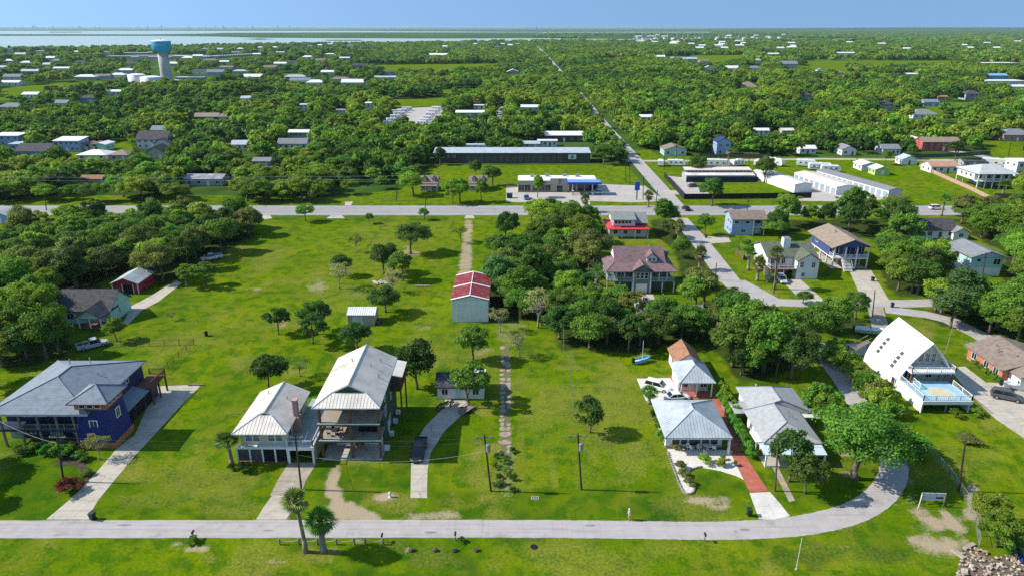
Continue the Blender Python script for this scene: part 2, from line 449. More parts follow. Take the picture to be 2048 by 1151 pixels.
# near lawns as a fine grid that carries what covers the soil
gx = np.arange(-185, 196, 0.6); gy = np.arange(54, 262, 0.6)
GX, GY = np.meshgrid(gx, gy)
dep = GY * _c + CAM_H * _s
PXG = CX + FOC * GX / dep; PYG = CY - FOC * (GY * _s - CAM_H * _c) / dep
soil = np.zeros_like(GX); lush = np.zeros_like(GX); yel = np.zeros_like(GX); floor = np.zeros_like(GX)
NZ1 = vnoise(GX * 0.9, GY * 0.9, 3, 3); NZ2 = vnoise(GX * 0.9, GY * 0.9, 8, 3)
def soft(poly_px, w=1.0, jitter=0.5, seed=1):
    """1 inside a photo-pixel polygon with a wandering edge"""
    jx = (NZ1 - 0.5) * 2 * jitter * FOC / dep
    jy = (NZ2 - 0.5) * 1.3 * jitter * FOC / dep
    return w * inpoly(PXG + jx, PYG + jy, poly_px)
def spot(px, py, rx, ry, w=1.0, seed=2):
    """a round patch: rx, ry in photo pixels"""
    d = np.hypot((PXG - px) / rx, (PYG - py) / ry) + (NZ1 - 0.5) * 2.2 + (NZ2 - .5) * .8
    return w * np.clip((1.25 - d) * 1.6, 0, 1)
big = vnoise(GX * 0.06, GY * 0.06, 4, 4); mid = vnoise(GX * 0.33, GY * 0.33, 6, 4)
# broad differences of the turf: photo-pixel outlines
lush = np.maximum(lush, 0.42 * np.clip((big - 0.50) * 5, 0, 1) * np.clip((mid - .3) * 3, 0, 1))
for poly, w in ((((0, 900), (170, 900), (170, 940), (120, 1040), (0, 1040)), 0.62), (((185, 960), (560, 940), (560, 1036), (180, 1036)), 0.40), (((600, 925), (830, 925), (830, 1034), (640, 1034)), 0.55),
                (((1040, 975), (1490, 960), (1490, 1036), (1040, 1036)), 0.45), (((1390, 935), (1480, 960), (1480, 985), (1380, 985)), 0.55), (((1500, 860), (1640, 880), (1760, 880), (1740, 1000), (1560, 1030)), 0.45),
                (((490, 440), (900, 445), (900, 432), (490, 430)), 0.62), (((0, 560), (360, 560), (420, 640), (230, 740), (0, 740)), 0.42), (((860, 985), (1040, 985), (1040, 1036), (860, 1036)), 0.55),
                (((0, 1076), (2048, 1076), (2048, 1090), (0, 1090)), 0.35), (((1600, 620), (1760, 640), (1740, 690), (1600, 690)), 0.4), (((1870, 640), (2010, 770), (1960, 780), (1840, 680)), 0.45),
                (((350, 330), (1400, 330), (1400, 410), (350, 410)), 0.45)):
    lush = np.maximum(lush, soft(poly, w, 1.2, 3) * np.clip(mid * 2.1, 0, 1))
for px, py, rx, ry, w in ((1215, 845, 70, 90, .62), (1150, 700, 60, 22, .35), (1235, 770, 55, 40, .7), (820, 480, 90, 60, .45), (760, 500, 80, 60, .5), (880, 690, 70, 70, .4), (660, 600, 60, 45, .45), (1110, 860, 60, 60, .35),
                          (300, 1000, 90, 22, .5), (1150, 1120, 300, 22, .22), (1700, 1110, 200, 40, .45), (1900, 940, 140, 60, .45), (780, 1000, 60, 25, .75), (1680, 930, 40, 20, .6), (470, 1020, 80, 18, .55), (910, 1010, 40, 20, .5), (1440, 540, 40, 30, .5),
                          (600, 550, 200, 90, .28), (1260, 920, 35, 60, .6), (1500, 880, 20, 40, .4), (1540, 590, 60, 14, .5)):
    yel = np.maximum(yel, spot(px, py, rx, ry, w, 8))
# bare soil
for px, py, rx, ry, w in ((395, 1096, 26, 7, 1), (374, 1100, 10, 4, 1), (350, 1087, 14, 4, .9), (360, 1096, 10, 3, .9), (560, 1124, 40, 6, .6), (470, 1118, 20, 4, .5), (1410, 1000, 45, 9, .85), (1440, 1012, 20, 7, .8), (1870, 1045, 45, 18, .9), (1885, 1090, 60, 22, .75), (1850, 1020, 28, 9, .7),
                          (1945, 1010, 16, 40, .8), (765, 990, 26, 9, .9), (905, 1075, 30, 5, .6), (1120, 1140, 80, 8, .4), (820, 1098, 14, 4, .9), (720, 1085, 22, 6, .6), (640, 575, 24, 22, .55), (560, 640, 14, 18, .6), (548, 655, 10, 5, .6), (505, 578, 16, 7, .7), (850, 655, 22, 8, .5), (690, 660, 12, 6, .6),
                          (716, 580, 40, 22, .4), (820, 505, 20, 16, .6), (1640, 960, 20, 8, .6), (1690, 905, 26, 14, .75), (1700, 945, 24, 8, .7), (1645, 948, 30, 9, .5), (960, 700, 30, 10, .5), (1062, 985, 12, 4, .5), (1020, 680, 30, 14, .5), (1060, 880, 26, 8, .35), (905, 985, 14, 6, .6),
                          (880, 1030, 60, 9, .75), (1760, 735, 90, 22, .6), (1620, 720, 50, 20, .5), (1990, 690, 60, 40, .55), (1500, 985, 12, 30, .5), (1240, 1120, 30, 6, .35), (300, 1128, 50, 6, .3), (150, 1110, 40, 6, .3), (1380, 1098, 60, 5, .3), (660, 1100, 50, 8, .45), (1690, 1090, 30, 6, .4), (1920, 1060, 16, 30, .6)):
    soil = np.maximum(soil, spot(px, py, rx, ry, w, 12))
for poly, w in ((((986, 1000), (1034, 1000), (1030, 880), (1025, 760), (1022, 690), (1000, 690), (998, 760), (992, 880)), .46), (((915, 552), (944, 552), (946, 440), (928, 440)), .70),
                (((652, 945), (668, 945), (690, 1000), (758, 1020), (765, 1040), (640, 1040), (655, 1000), (648, 970)), .95), (((665, 925), (690, 925), (672, 985), (655, 985)), .85), (((712, 925), (722, 925), (700, 990), (692, 990)), .6), (((735, 925), (741, 925), (728, 985), (722, 985)), .6),
                (((520, 1036), (580, 1036), (600, 985), (555, 985)), .9), (((985, 640), (1060, 640), (1050, 680), (990, 680)), .42), (((0, 1036), (2048, 1036), (1800, 1041), (0, 1041)), .42), (((0, 1074), (1600, 1074), (1600, 1079), (0, 1079)), .40),
                (((1500, 560), (1570, 590), (1520, 600), (1490, 590)), .4), (((490, 438), (1345, 438), (1345, 431), (490, 431)), .35), (((1790, 890), (1810, 920), (1815, 985), (1760, 1040), (1700, 1068), (1830, 1000), (1825, 920)), .5)):
    soil = np.maximum(soil, soft(poly, w, 0.8, 9))
soil = np.maximum(soil, 0.55 * np.clip((vnoise(GX * 0.5, GY * 0.5, 21, 4) - 0.74) * 8, 0, 1) * (PYG > 1040))
yel = np.maximum(yel, 0.55 * np.clip((vnoise(GX * 0.11, GY * 0.11, 31, 4) - 0.50) * 5, 0, 1))
GZ = (vnoise(GX * 0.05, GY * 0.05, 41, 3) - 0.5) * 0.0
# patchwork of the turf: clumps of coarser and of drier grass, lots mown differently
q = np.random.default_rng(77)
for i in range(150):
    px, py = q.uniform(-20, 2070), 440 + 710 * q.random() ** .8; s = FOC / (P(CX, py)[1] * _c + CAM_H * _s) * q.uniform(.6, 2.8)
    t = spot(px, py, s * q.uniform(.8, 2.0), s * q.uniform(.4, .8), q.uniform(.45, .85), 8)
    if i % 5 < 3: lush = np.maximum(lush, t)
    else: yel = np.maximum(yel, t)
for poly, w in ((((600, 700), (880, 640), (900, 560), (960, 700), (985, 985), (860, 985), (800, 700)), .22), (((1036, 700), (1100, 700), (1120, 980), (1044, 980)), .0), (((420, 740), (600, 690), (640, 985), (420, 930)), .25)):
    lush = np.maximum(lush, soft(poly, w, .6, 3))
for a, b_, w in (((470, 748), (590, 690), .6), ((590, 690), (690, 672), .45), ((730, 505), (756, 462), .7), ((880, 700), (905, 590), .4), ((905, 590), (925, 560), .4), ((440, 800), (400, 905), .45), ((400, 905), (360, 985), .45), ((1295, 810), (1390, 985), .5), ((1045, 985), (1036, 720), .35), ((860, 985), (985, 985), .5), ((560, 640), (300, 690), .35), ((1660, 1120), (1900, 1090), .4), ((100, 1120), (600, 1105), .35), ((700, 1130), (1300, 1120), .3)):
    L = math.hypot(b_[0] - a[0], b_[1] - a[1]); nx, ny = -(b_[1] - a[1]) / L * 3, (b_[0] - a[0]) / L * 3
    lush = np.maximum(lush, soft(((a[0] - nx, a[1] - ny), (b_[0] - nx, b_[1] - ny), (b_[0] + nx, b_[1] + ny), (a[0] + nx, a[1] + ny)), w, .5))
strk = vnoise(GX * 1.1, GY * .05, 91, 3)
yel = np.maximum(yel, .62 * np.clip((strk - .52) * 7, 0, 1) * soft(((1036, 700), (1300, 720), (1390, 985), (1040, 985)), 1.0, 1.5))
yel = np.maximum(yel, .42 * np.clip((vnoise(GX * .5 + GY * .25, GY * .06 - GX * .03, 95, 3) - .54) * 7, 0, 1) * soft(((520, 440), (920, 440), (900, 690), (250, 700)), 1.0, 1.5))
def blur(a, k=1):
    for _ in range(k):
        p = np.pad(a, 1, mode='edge'); a = (p[:-2, 1:-1] + p[2:, 1:-1] + p[1:-1, :-2] + p[1:-1, 2:] + 2 * a) / 6
    return a
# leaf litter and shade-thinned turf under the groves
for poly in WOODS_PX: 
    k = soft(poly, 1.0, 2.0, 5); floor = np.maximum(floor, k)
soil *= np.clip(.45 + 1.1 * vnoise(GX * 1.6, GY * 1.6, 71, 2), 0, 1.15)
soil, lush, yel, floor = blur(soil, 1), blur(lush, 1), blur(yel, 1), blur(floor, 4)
nv = GX.size; ncol = len(gx); nrow = len(gy)
me = bpy.data.meshes.new('lawn')
vv = np.stack([GX.ravel(), GY.ravel(), GZ.ravel()], 1).astype(np.float32)
ii = np.arange(nv).reshape(nrow, ncol)
qd = np.stack([ii[:-1, :-1].ravel(), ii[:-1, 1:].ravel(), ii[1:, 1:].ravel(), ii[1:, :-1].ravel()], 1).astype(np.int32)
me.vertices.add(nv); me.vertices.foreach_set('co', vv.ravel())
me.loops.add(qd.size); me.loops.foreach_set('vertex_index', qd.ravel())
me.polygons.add(len(qd)); me.polygons.foreach_set('loop_start', np.arange(0, qd.size, 4, dtype=np.int32)); me.polygons.foreach_set('loop_total', np.full(len(qd), 4, np.int32))
me.update(); me.validate()
ca = me.attributes.new('cover', 'FLOAT_COLOR', 'POINT')
ca.data.foreach_set('color', np.stack([soil.ravel(), lush.ravel(), yel.ravel(), 1 - floor.ravel()], 1).astype(np.float32).ravel())
me.materials.append(GRASS)
structure(link('lawn', me), 'mown bright green grass of the open lots')

# open fields beyond the highway
FIELDS = [((870, 330), (1252, 330), (1303, 385), (1332, 408), (640, 408), (640, 396), (800, 380)), ((1262, 300), (1300, 300), (1320, 312), (2048, 318), (2048, 415), (1380, 412), (1300, 340)),
          ((0, 178), (110, 166), (200, 163), (240, 170), (215, 182), (120, 190), (0, 202)), ((745, 130), (1000, 127), (1005, 140), (890, 156), (800, 150), (735, 142)), ((870, 180), (965, 177), (965, 196), (880, 197)),
          ((1585, 122), (1905, 121), (1908, 139), (1750, 142), (1630, 138)), ((1380, 111), (1490, 110), (1500, 124), (1450, 134), (1385, 136)), ((330, 262), (400, 255), (400, 276), (345, 284)), ((1960, 285), (2048, 278), (2048, 318), (1990, 318)),
          ((330, 156), (480, 153), (480, 165), (340, 166)), ((1600, 132), (1700, 136), (1690, 152), (1560, 150)), ((1830, 205), (1960, 205), (1960, 228), (1830, 232)), ((1560, 236), (1640, 234), (1640, 244), (1560, 246)), ((0, 108), (120, 104), (120, 114), (0, 118)),
          ((480, 190), (560, 186), (560, 200), (490, 205)), ((1500, 210), (1600, 205), (1600, 214), (1500, 220)), ((100, 300), (250, 280), (290, 310), (130, 325)), ((760, 200), (900, 195), (900, 212), (770, 215)), ((590, 238), (680, 232), (690, 250), (600, 255)),
          ((640, 180), (740, 178), (740, 186), (640, 188)), ((1500, 76), (1720, 77), (1720, 82), (1500, 81)),
          ((1290, 150), (1340, 147), (1345, 158), (1295, 161)), ((860, 160), (895, 158), (900, 167), (865, 169)), ((1640, 165), (1725, 160), (1735, 170), (1650, 177)), ((540, 150), (600, 146), (600, 155), (545, 159)), ((430, 171), (500, 166), (505, 177), (440, 181)), ((260, 231), (330, 224), (335, 236), (268, 243)), ((690, 262), (742, 257), (744, 269), (695, 273)), ((1380, 168), (1450, 164), (1455, 172), (1385, 176)), ((1180, 120), (1290, 117), (1290, 124), (1185, 127))]
for i, f in enumerate(FIELDS): psheet('field', f, GRASS, 0.02 + 0.001 * i, 'open green field beyond the highway')

# bay and ponds
def water_mat():
    m = bpy.data.materials.new('bay_water'); m.use_nodes = True
    n, l = m.node_tree.nodes, m.node_tree.links
    b = n['Principled BSDF']; b.inputs['Base Color'].default_value = (0.36, 0.47, 0.44, 1); b.inputs['Roughness'].default_value = 0.35; b.inputs['Specular IOR Level'].default_value = 0.3; b.inputs['IOR'].default_value = 1.33
    ge = n.new('ShaderNodeNewGeometry'); t = n.new('ShaderNodeTexNoise'); t.inputs['Scale'].default_value = 0.02; t.inputs['Detail'].default_value = 5; l.new(ge.outputs['Position'], t.inputs['Vector'])
    bp = n.new('ShaderNodeBump'); bp.inputs['Strength'].default_value = 0.15; bp.inputs['Distance'].default_value = 1.0; l.new(t.outputs[0], bp.inputs['Height']); l.new(bp.outputs[0], b.inputs['Normal'])
    return m
WATER = water_mat()
psheet('bay_water', ((-260, 62), (700, 62.2), (1045, 64.5), (1420, 64.3), (1420, 65.4), (1064, 65.8), (1060, 76.5), (1160, 78), (1380, 79.5), (1380, 82), (1090, 82), (900, 85), (760, 87.5), (620, 88.5), (490, 91), (340, 95.5), (160, 97), (0, 99.5), (-260, 101)), WATER, 0.25, 'pale bay water along the far shore')
psheet('marsh_island', ((-260, 68.5), (300, 69.3), (420, 67.5), (450, 66.2), (700, 65.2), (1085, 65.3), (1085, 77), (900, 77.5), (700, 77), (520, 76), (430, 73.5), (300, 72.2), (-260, 72.4)), FLOOR, 0.6, 'low green marsh island in the bay')
psheet('marsh_islet', ((485, 78.6), (520, 77.6), (550, 79), (520, 80)), FLOOR, 0.6, 'small dark islet in the bay')
psheet('marsh_islet', ((95, 64.3), (160, 64.0), (165, 65.3), (100, 65.6)), FLOOR, 0.6, 'thin dark islet far out in the bay')
psheet('marsh_islet', ((650, 80.5), (720, 80.3), (725, 82), (655, 82)), FLOOR, 0.6, 'green islet close to the far shore')
psheet('pond', ((1322, 116), (1345, 113.5), (1385, 115), (1378, 122), (1335, 124)), WATER, 0.10, 'small pond by the open field')
psheet('pond', ((780, 190), (800, 187), (806, 192), (790, 195)), WATER, 0.10, 'tiny pond among the trees')
TAN = mat('dry_shore', (0.42, 0.36, 0.28), var=0.1, scale=0.02)
psheet('dredge_flat', ((1180, 81), (1560, 79), (1570, 82.5), (1200, 84.5)), TAN, 0.4, 'bare tan flat in front of the far works')

# highway with shoulders and lane lines
Y0, Y1 = P(0, 431)[1], P(0, 411.5)[1]
sheet('highway', [(-420, Y0), (420, Y0), (420, Y1), (-420, Y1)], HIGHWAY, 0.040, 'grey two-lane highway crossing the view')
YM = (Y0 + Y1) / 2
for k, (yy, m) in enumerate(((YM - 0.22, PAINTY), (YM + 0.22, PAINTY), (Y0 + 2.1, PAINTW), (Y1 - 2.1, PAINTW))):
    sheet('lane_line', [(-420, yy - 0.09), (420, yy - 0.09), (420, yy + 0.09), (-420, yy + 0.09)], m, 0.046, None, bpy.data.objects['highway'])
for pix in (((652, 437), (690, 437), (684, 431), (662, 431)), ((690, 411), (702, 411), (706, 403), (690, 404)), ((513, 441), (545, 437), (540, 431), (515, 431)), ((928, 437), (950, 437), (946, 431), (932, 431)), ((370, 415), (400, 411.4), (408, 404), (385, 404))):
    psheet('gravel_turnout', pix, CONC, 0.030, 'pale gravel turnout at the highway edge')
# shore street in front, with its bend to the right
ctr = [P(-420, 1057), P(0, 1057), P(500, 1056.5), P(1000, 1056), P(1250, 1058), P(1400, 1060), P(1500, 1058), P(1600, 1050), P(1690, 1030), P(1745, 1003), P(1777, 970), P(1788, 935), P(1780, 903), P(1760, 870), P(1735, 835), P(1712, 800), P(1690, 765), P(1668, 735), P(1650, 708), P(1640, 685)]
ctr = smooth_line(ctr, 26)
ribbon('street', ctr, [3.4 + 0.35 * min(1, max(0, (p[0] - 25) / 15)) * (1 if p[0] > 25 else 0) for p in ctr], STREET, 0.012, 'pale narrow street along the shore lots bending away to the right', None, .014)
for px, py, w, d, a in ((1488, 1058, 1.6, .5, 0), (1470, 1062, .6, .3, .2), (535, 1060, 1.4, .35, .1), (250, 1049, 2.2, .4, 0), (860, 1064, 1.8, .5, .05), (1180, 1050, 1.5, .4, 0), (1730, 1012, 1.3, .6, .7)):
    x, y = P(px, py); MB().poly(*[(x + w * .5 * math.cos(t) * rnd.uniform(.8, 1.2), y + d * .5 * math.sin(t) * rnd.uniform(.8, 1.2), .016) for t in np.linspace(0, 5.6, 9)]).build('patch', mat('asphalt_patch', (.25, .235, .23), .9, .2, 2), bpy.data.objects['street'])
ctr = smooth_line([P(1358, 436), P(1400, 484), P(1447, 545), P(1470, 573), P(1500, 594), P(1560, 604), P(1640, 606), P(1720, 606), P(1830, 606), P(1990, 600), P(2080, 598)], 8)
ribbon('side_street', ctr, [5.6 if p[1] > 165 else 4.6 for p in ctr], STREET, 0.016, 'pale side street running down from the highway and turning right')
psheet('street_corner', ((1462, 560), (1490, 560), (1560, 598), (1560, 612), (1490, 612), (1465, 600)), STREET, 0.020, 'wide pale corner of the side street')
ctr = [P(1352, 412), P(1318, 372), P(1285, 335), P(1252, 297), P(1222, 263), P(1196, 232), P(1165, 194), P(1135, 160), P(1105, 125), P(1082, 100), P(1068, 89), P(1060, 85)]
ribbon('cross_street', smooth_line(ctr, 5), [6.0 if p[1] < 420 else 5.2 + (p[1] - 420) * 0.0010 for p in smooth_line(ctr, 5)], STREET, 0.035, 'long straight street running from the highway to the far shore')
ribbon('lane', [P(1255, 322), P(1400, 322), P(1640, 318), P(1830, 320), P(2060, 322)], 4.2, SHELL, 0.038, 'narrow pale lane behind the storage yard')
ribbon('lane', [P(1870, 296), P(1940, 308), P(2010, 322), P(2080, 335)], 6.0, STREET, 0.042, 'pale lane at the right by the red house')
ribbon('lane', [P(985, 262), P(992, 245), P(1000, 225), P(1006, 212)], 9.0, STREET, 0.036, 'pale street between the trees left of the long street')
ribbon('lane', [P(2010, 700), P(1960, 670), P(1900, 640), P(1850, 628), P(1800, 622), P(1770, 618)], 4.5, STREET, 0.014, 'shaded lane under the trees behind the brick house')
# ================================================================== plant prototypes (mesh data shared by the copies)
LEAF = leafmat('leaves')
FROND = leafmat('palm_fronds', 0.15, 0.30)
BARK = mat('bark', (0.16, 0.125, 0.09), 0.95, 0.3, 3.0, 0.5, 12)
BARKG = mat('grey_bark', (0.30, 0.27, 0.23), 0.95, 0.25, 3.0, 0.5, 12)
PALMB = mat('palm_trunk', (0.27, 0.23, 0.18), 0.95, 0.25, 4.0, 0.5, 10)
DRY = mat('dry_fronds', (0.30, 0.22, 0.12), 0.9, 0.3, 3.0)

def quads_mesh(name, c, nrm, size, tone, m, aspect=1.5, fold=0.0, seed=0):
    """leaf sprays: one quad each at c facing nrm"""
    q = np.random.default_rng(seed)
    n = len(c)
    nrm = nrm / np.maximum(1e-6, np.linalg.norm(nrm, axis=1, keepdims=True))
    a = np.cross(nrm, q.normal(size=(n, 3))); a /= np.maximum(1e-6, np.linalg.norm(a, axis=1, keepdims=True))
    b = np.cross(nrm, a)
    sz = np.asarray(size).reshape(-1, 1) * q.uniform(0.7, 1.3, (n, 1))
    u, w = a * sz * 0.5 * aspect, b * sz * 0.5
    v = np.stack([c - u, c - w * 0.9 + u * 0.1, c + u, c + w * 0.9 + u * 0.1], 1).reshape(-1, 3)
    me = bpy.data.meshes.new(name)
    me.vertices.add(n * 4); me.vertices.foreach_set('co', v.astype(np.float32).ravel())
    me.loops.add(n * 4); me.loops.foreach_set('vertex_index', np.arange(n * 4, dtype=np.int32))
    me.polygons.add(n); me.polygons.foreach_set('loop_start', np.arange(0, n * 4, 4, dtype=np.int32)); me.polygons.foreach_set('loop_total', np.full(n, 4, np.int32))
    me.update()
    at = me.attributes.new('tone', 'FLOAT', 'FACE'); at.data.foreach_set('value', np.clip(tone, 0, 1).astype(np.float32))
    me.materials.append(m)
    return me

def crown_points(R0, Hc, z0, nclump, nleaf, seed, flat=1.0, hollow=0.5, cr=(0.26, 0.42), lopsided=0.25):
    """points and facings of leaf sprays gathered in clumps over an uneven crown"""
    q = np.random.default_rng(seed)
    nclump = int(nclump * 1.7); cr = (cr[0] * .66, cr[1] * .84)
    th = q.uniform(0, 2 * np.pi, nclump); cz = q.uniform(-0.55, 1.0, nclump)
    rr = np.sqrt(np.clip(1 - cz * cz, 0, 1)); rad = q.uniform(hollow, 0.86, nclump)
    C = np.stack([rr * np.cos(th), rr * np.sin(th), cz], 1) * rad[:, None]
    k1 = 1 + lopsided * np.cos(th - q.uniform(0, 6.28)); C[:, :2] *= k1[:, None]
    C[:, 2] = np.where(C[:, 2] < 0, C[:, 2] * 0.75, C[:, 2])
    cr_ = q.uniform(cr[0], cr[1], nclump)
    per = np.maximum(6, (nleaf * cr_ ** 2 / (cr_ ** 2).sum()).astype(int))
    pts, nr, tn = [], [], []
    for i in range(nclump):
        k = per[i]; d = q.normal(size=(k, 3)); d /= np.linalg.norm(d, axis=1, keepdims=True); d[:, 2] = np.where(d[:, 2] < -0.4, -d[:, 2], d[:, 2])
        r = cr_[i] * q.uniform(0.4, 1.0, (k, 1)) ** 0.6 * np.where(q.random((k, 1)) < .16, 1.35, 1.0)
        p = C[i] + d * r * np.array([1, 1, 0.8])
        pts.append(p); nr.append(d * 1.0 + C[i] * 0.35 + q.normal(size=(k, 3)) * 0.80 + np.array([0, 0, 0.15]))
        tn.append(np.full(k, 0.5 + q.uniform(-0.28, 0.28)) + q.uniform(-0.22, 0.22, k))
    p = np.concatenate(pts); nn = np.concatenate(nr); tt = np.concatenate(tn)
    p = p * np.array([R0, R0, Hc * 0.5 * flat]); p[:, 2] += z0 + Hc * 0.5
    Cw = C * np.array([R0, R0, Hc * 0.5 * flat]); Cw[:, 2] += z0 + Hc * 0.5
    return p, nn, tt, Cw

def trunk_mesh(name, h, r, targets, m, seed, lean=0.0, limbs=7, n=6):
    q = random.Random(seed); mb = MB()
    bend = [Vector((0, 0, -0.15))]; x = y = 0.0
    for k in range(1, 5):
        x += q.uniform(-0.09, 0.09) * h * 0.4 + lean * h / 4; y += q.uniform(-0.09, 0.09) * h * 0.4
        bend.append(Vector((x, y, h * k / 4)))
    mb.path(bend, [r * 1.45, r, r * 0.85, r * 0.72, r * 0.5], n)
    T = list(targets); q.shuffle(T)
    for t in T[:limbs]:
        s = bend[q.choice((2, 3, 3, 4))]; e = Vector(t) * 0.92 + Vector((0, 0, 0)); midp = s.lerp(e, 0.5) + Vector((q.uniform(-.3, .3), q.uniform(-.3, .3), q.uniform(-.1, .35)))
        mb.path([s, midp, e], [r * 0.5, r * 0.32, r * 0.10], 4)
    return mb.mesh(name, m, True)

PROTO = {}
def proto(key, R0, Hc, z0, nclump, nleaf, lsize, trunk_r, seed, barkm=BARK, **kw):
    limbs = kw.pop('limbs', 7); lean = kw.pop('lean', 0.0); asp = kw.pop('aspect', 1.5)
    nleaf, lsize = int(nleaf * 1.7), lsize * .76
    p, nn, tt, C = crown_points(R0, Hc, z0, nclump, nleaf, seed, **kw)
    cm = quads_mesh('crown_' + key, p, nn, np.full(len(p), lsize), tt, LEAF, asp, seed=seed)
    tm = trunk_mesh('trunk_' + key, z0 + Hc * 0.42, trunk_r, C, barkm, seed, lean, limbs)
    PROTO[key] = dict(crown=cm, trunk=tm, R=R0, H=z0 + Hc)
# broad oaks and hackberries, 8 m across
proto('oak_a', 4.0, 6.2, 1.6, 30, 5200, 0.36, 0.26, 1)
proto('oak_b', 4.2, 5.6, 1.8, 34, 5200, 0.36, 0.28, 2, lopsided=0.38)
proto('oak_c', 3.8, 6.8, 1.4, 28, 5000, 0.36, 0.24, 3, cr=(0.24, 0.38))
proto('round_a', 3.6, 6.0, 0.7, 24, 5000, 0.35, 0.22, 4, hollow=0.45, cr=(0.3, 0.46))
proto('loose_a', 3.8, 6.2, 1.6, 24, 3000, 0.34, 0.20, 5, cr=(0.20, 0.32), lopsided=0.45)
proto('tall_a', 3.2, 8.0, 1.6, 30, 4600, 0.36, 0.24, 6, cr=(0.24, 0.36))
proto('oak_big', 4.2, 5.6, 1.8, 40, 9500, 0.24, 0.26, 22, lopsided=0.3, hollow=.42)
proto('lawn_a', 2.3, 3.7, 0.9, 28, 3000, 0.26, 0.13, 7, cr=(0.30, 0.44), limbs=6, lopsided=.15)
proto('lawn_b', 2.4, 3.5, 1.1, 26, 2800, 0.26, 0.13, 8, cr=(0.26, 0.42), lopsided=0.25, limbs=6)
proto('pine_a', 2.9, 6.5, 5.0, 22, 2600, 0.40, 0.20, 9, cr=(0.24, 0.36), limbs=12, hollow=0.35)
proto('sparse_a', 2.6, 4.2, 1.2, 22, 620, 0.22, 0.12, 10, BARKG, cr=(0.22, 0.34), limbs=22)
proto('bare_a', 2.6, 4.6, 0.9, 26, 330, 0.20, 0.13, 12, BARKG, cr=(0.22, 0.34), limbs=26)
proto('bush_a', 1.5, 2.0, -0.15, 14, 1300, 0.22, 0.06, 13, hollow=0.3, cr=(0.34, 0.5), limbs=4)
proto('bush_b', 1.6, 1.6, -0.1, 12, 1000, 0.24, 0.06, 14, hollow=0.3, cr=(0.3, 0.5), lopsided=0.4, limbs=4)
proto('umbrella_a', 3.6, 2.6, 2.6, 18, 1300, 0.26, 0.15, 15, cr=(0.24, 0.36), lopsided=0.4, limbs=10)
# coarser crowns for woods a few hundred metres off and more
for k, (r0, hc, z0, nc, nl, ls) in dict(far_a=(4.2, 7.2, 0.5, 17, 620, 1.05), far_b=(4.0, 6.2, 0.4, 15, 560, 1.05), far_c=(3.6, 8.2, 0.6, 16, 560, 1.0), far_d=(4.6, 6.0, 0.3, 19, 640, 1.1), far_e=(3.2, 9.6, .6, 18, 560, .95), far_f=(5.2, 5.4, .2, 15, 560, 1.1), speck_a=(5.0, 7.0, -0.5, 11, 170, 2.2), speck_b=(5.4, 6.0, -0.5, 12, 180, 2.2)).items():
    p, nn, tt, C = crown_points(r0, hc, z0, nc, nl, 40 + len(PROTO), cr=(0.28, 0.44), lopsided=.6 if k == 'far_f' else .3)
    PROTO[k] = dict(crown=quads_mesh('crown_' + k, p, nn, np.full(len(p), ls), tt, LEAF, 1.25, seed=5), trunk=None, R=r0, H=z0 + hc)

def fan_palm(key, h, lean, seed, rad=1.7, nfr=46, skirt=True, tr=0.24):
    """fan palm: trunk, a ball of fan leaves and a skirt of dry ones"""
    q = random.Random(seed); mb = MB()
    ax = [Vector((lean * h * (t ** 1.5), 0, h * t - (0.1 if t == 0 else 0))) for t in (0, .25, .5, .75, 1)]
    mb.path(ax, [tr * 1.35, tr, tr * .92, tr * .86, tr * .8], 8); tm = mb.mesh('trunk_' + key, PALMB, True)
    top = ax[-1]
    def fans(n, lo, hi, r0, r1, name, m):
        f = MB(); tone = []
        for i in range(n):
            az = i * 2.39996 + q.uniform(-.2, .2); el = math.radians(q.uniform(lo, hi)); L = rad * q.uniform(r0, r1)
            d = Vector((math.cos(az) * math.cos(el), math.sin(az) * math.cos(el), math.sin(el)))
            side = d.cross(Vector((0, 0, 1))).normalized(); up = side.cross(d).normalized()
            hub = top + d * (L * 0.45); f.tube(top, hub, 0.03, 0.02, 3, False); tone += [0.4] * 3
            for k in range(9):
                a = math.radians(-68 + 17 * k); e = (d * math.cos(a) + side * math.sin(a)); tip = hub + e * (L * 0.58) - Vector((0, 0, 0.13 * L + 0.1 * L * abs(math.sin(a)))) + up * 0.05
                w = side * math.cos(a) * 0.07 - d * math.sin(a) * 0.07; mdl = hub.lerp(tip, 0.55) + up * 0.05
                f.poly(hub, mdl - w, tip, mdl + w); tone.append(q.uniform(.25, .85))
        me = f.mesh(name, m); at = me.attributes.new('tone', 'FLOAT', 'FACE'); at.data.foreach_set('value', np.array(tone, np.float32)); return me
    PROTO[key] = dict(crown=fans(nfr, -12, 85, .8, 1.1, 'fronds_' + key, FROND), trunk=tm, R=rad, H=h + rad * 0.7)
    if skirt: PROTO[key]['skirt'] = fans(26, -80, -22, .55, .85, 'skirt_' + key, DRY)
fan_palm('palm_tall', 7.4, -0.07, 1, 1.75)
fan_palm('palm_mid', 4.2, 0.02, 2, 2.1, 52, True, 0.36)
fan_palm('palm_short', 3.0, 0.0, 3, 1.8, 44, True, 0.3)
fan_palm('palm_green', 4.0, 0.03, 4, 1.9, 48, False, 0.28)

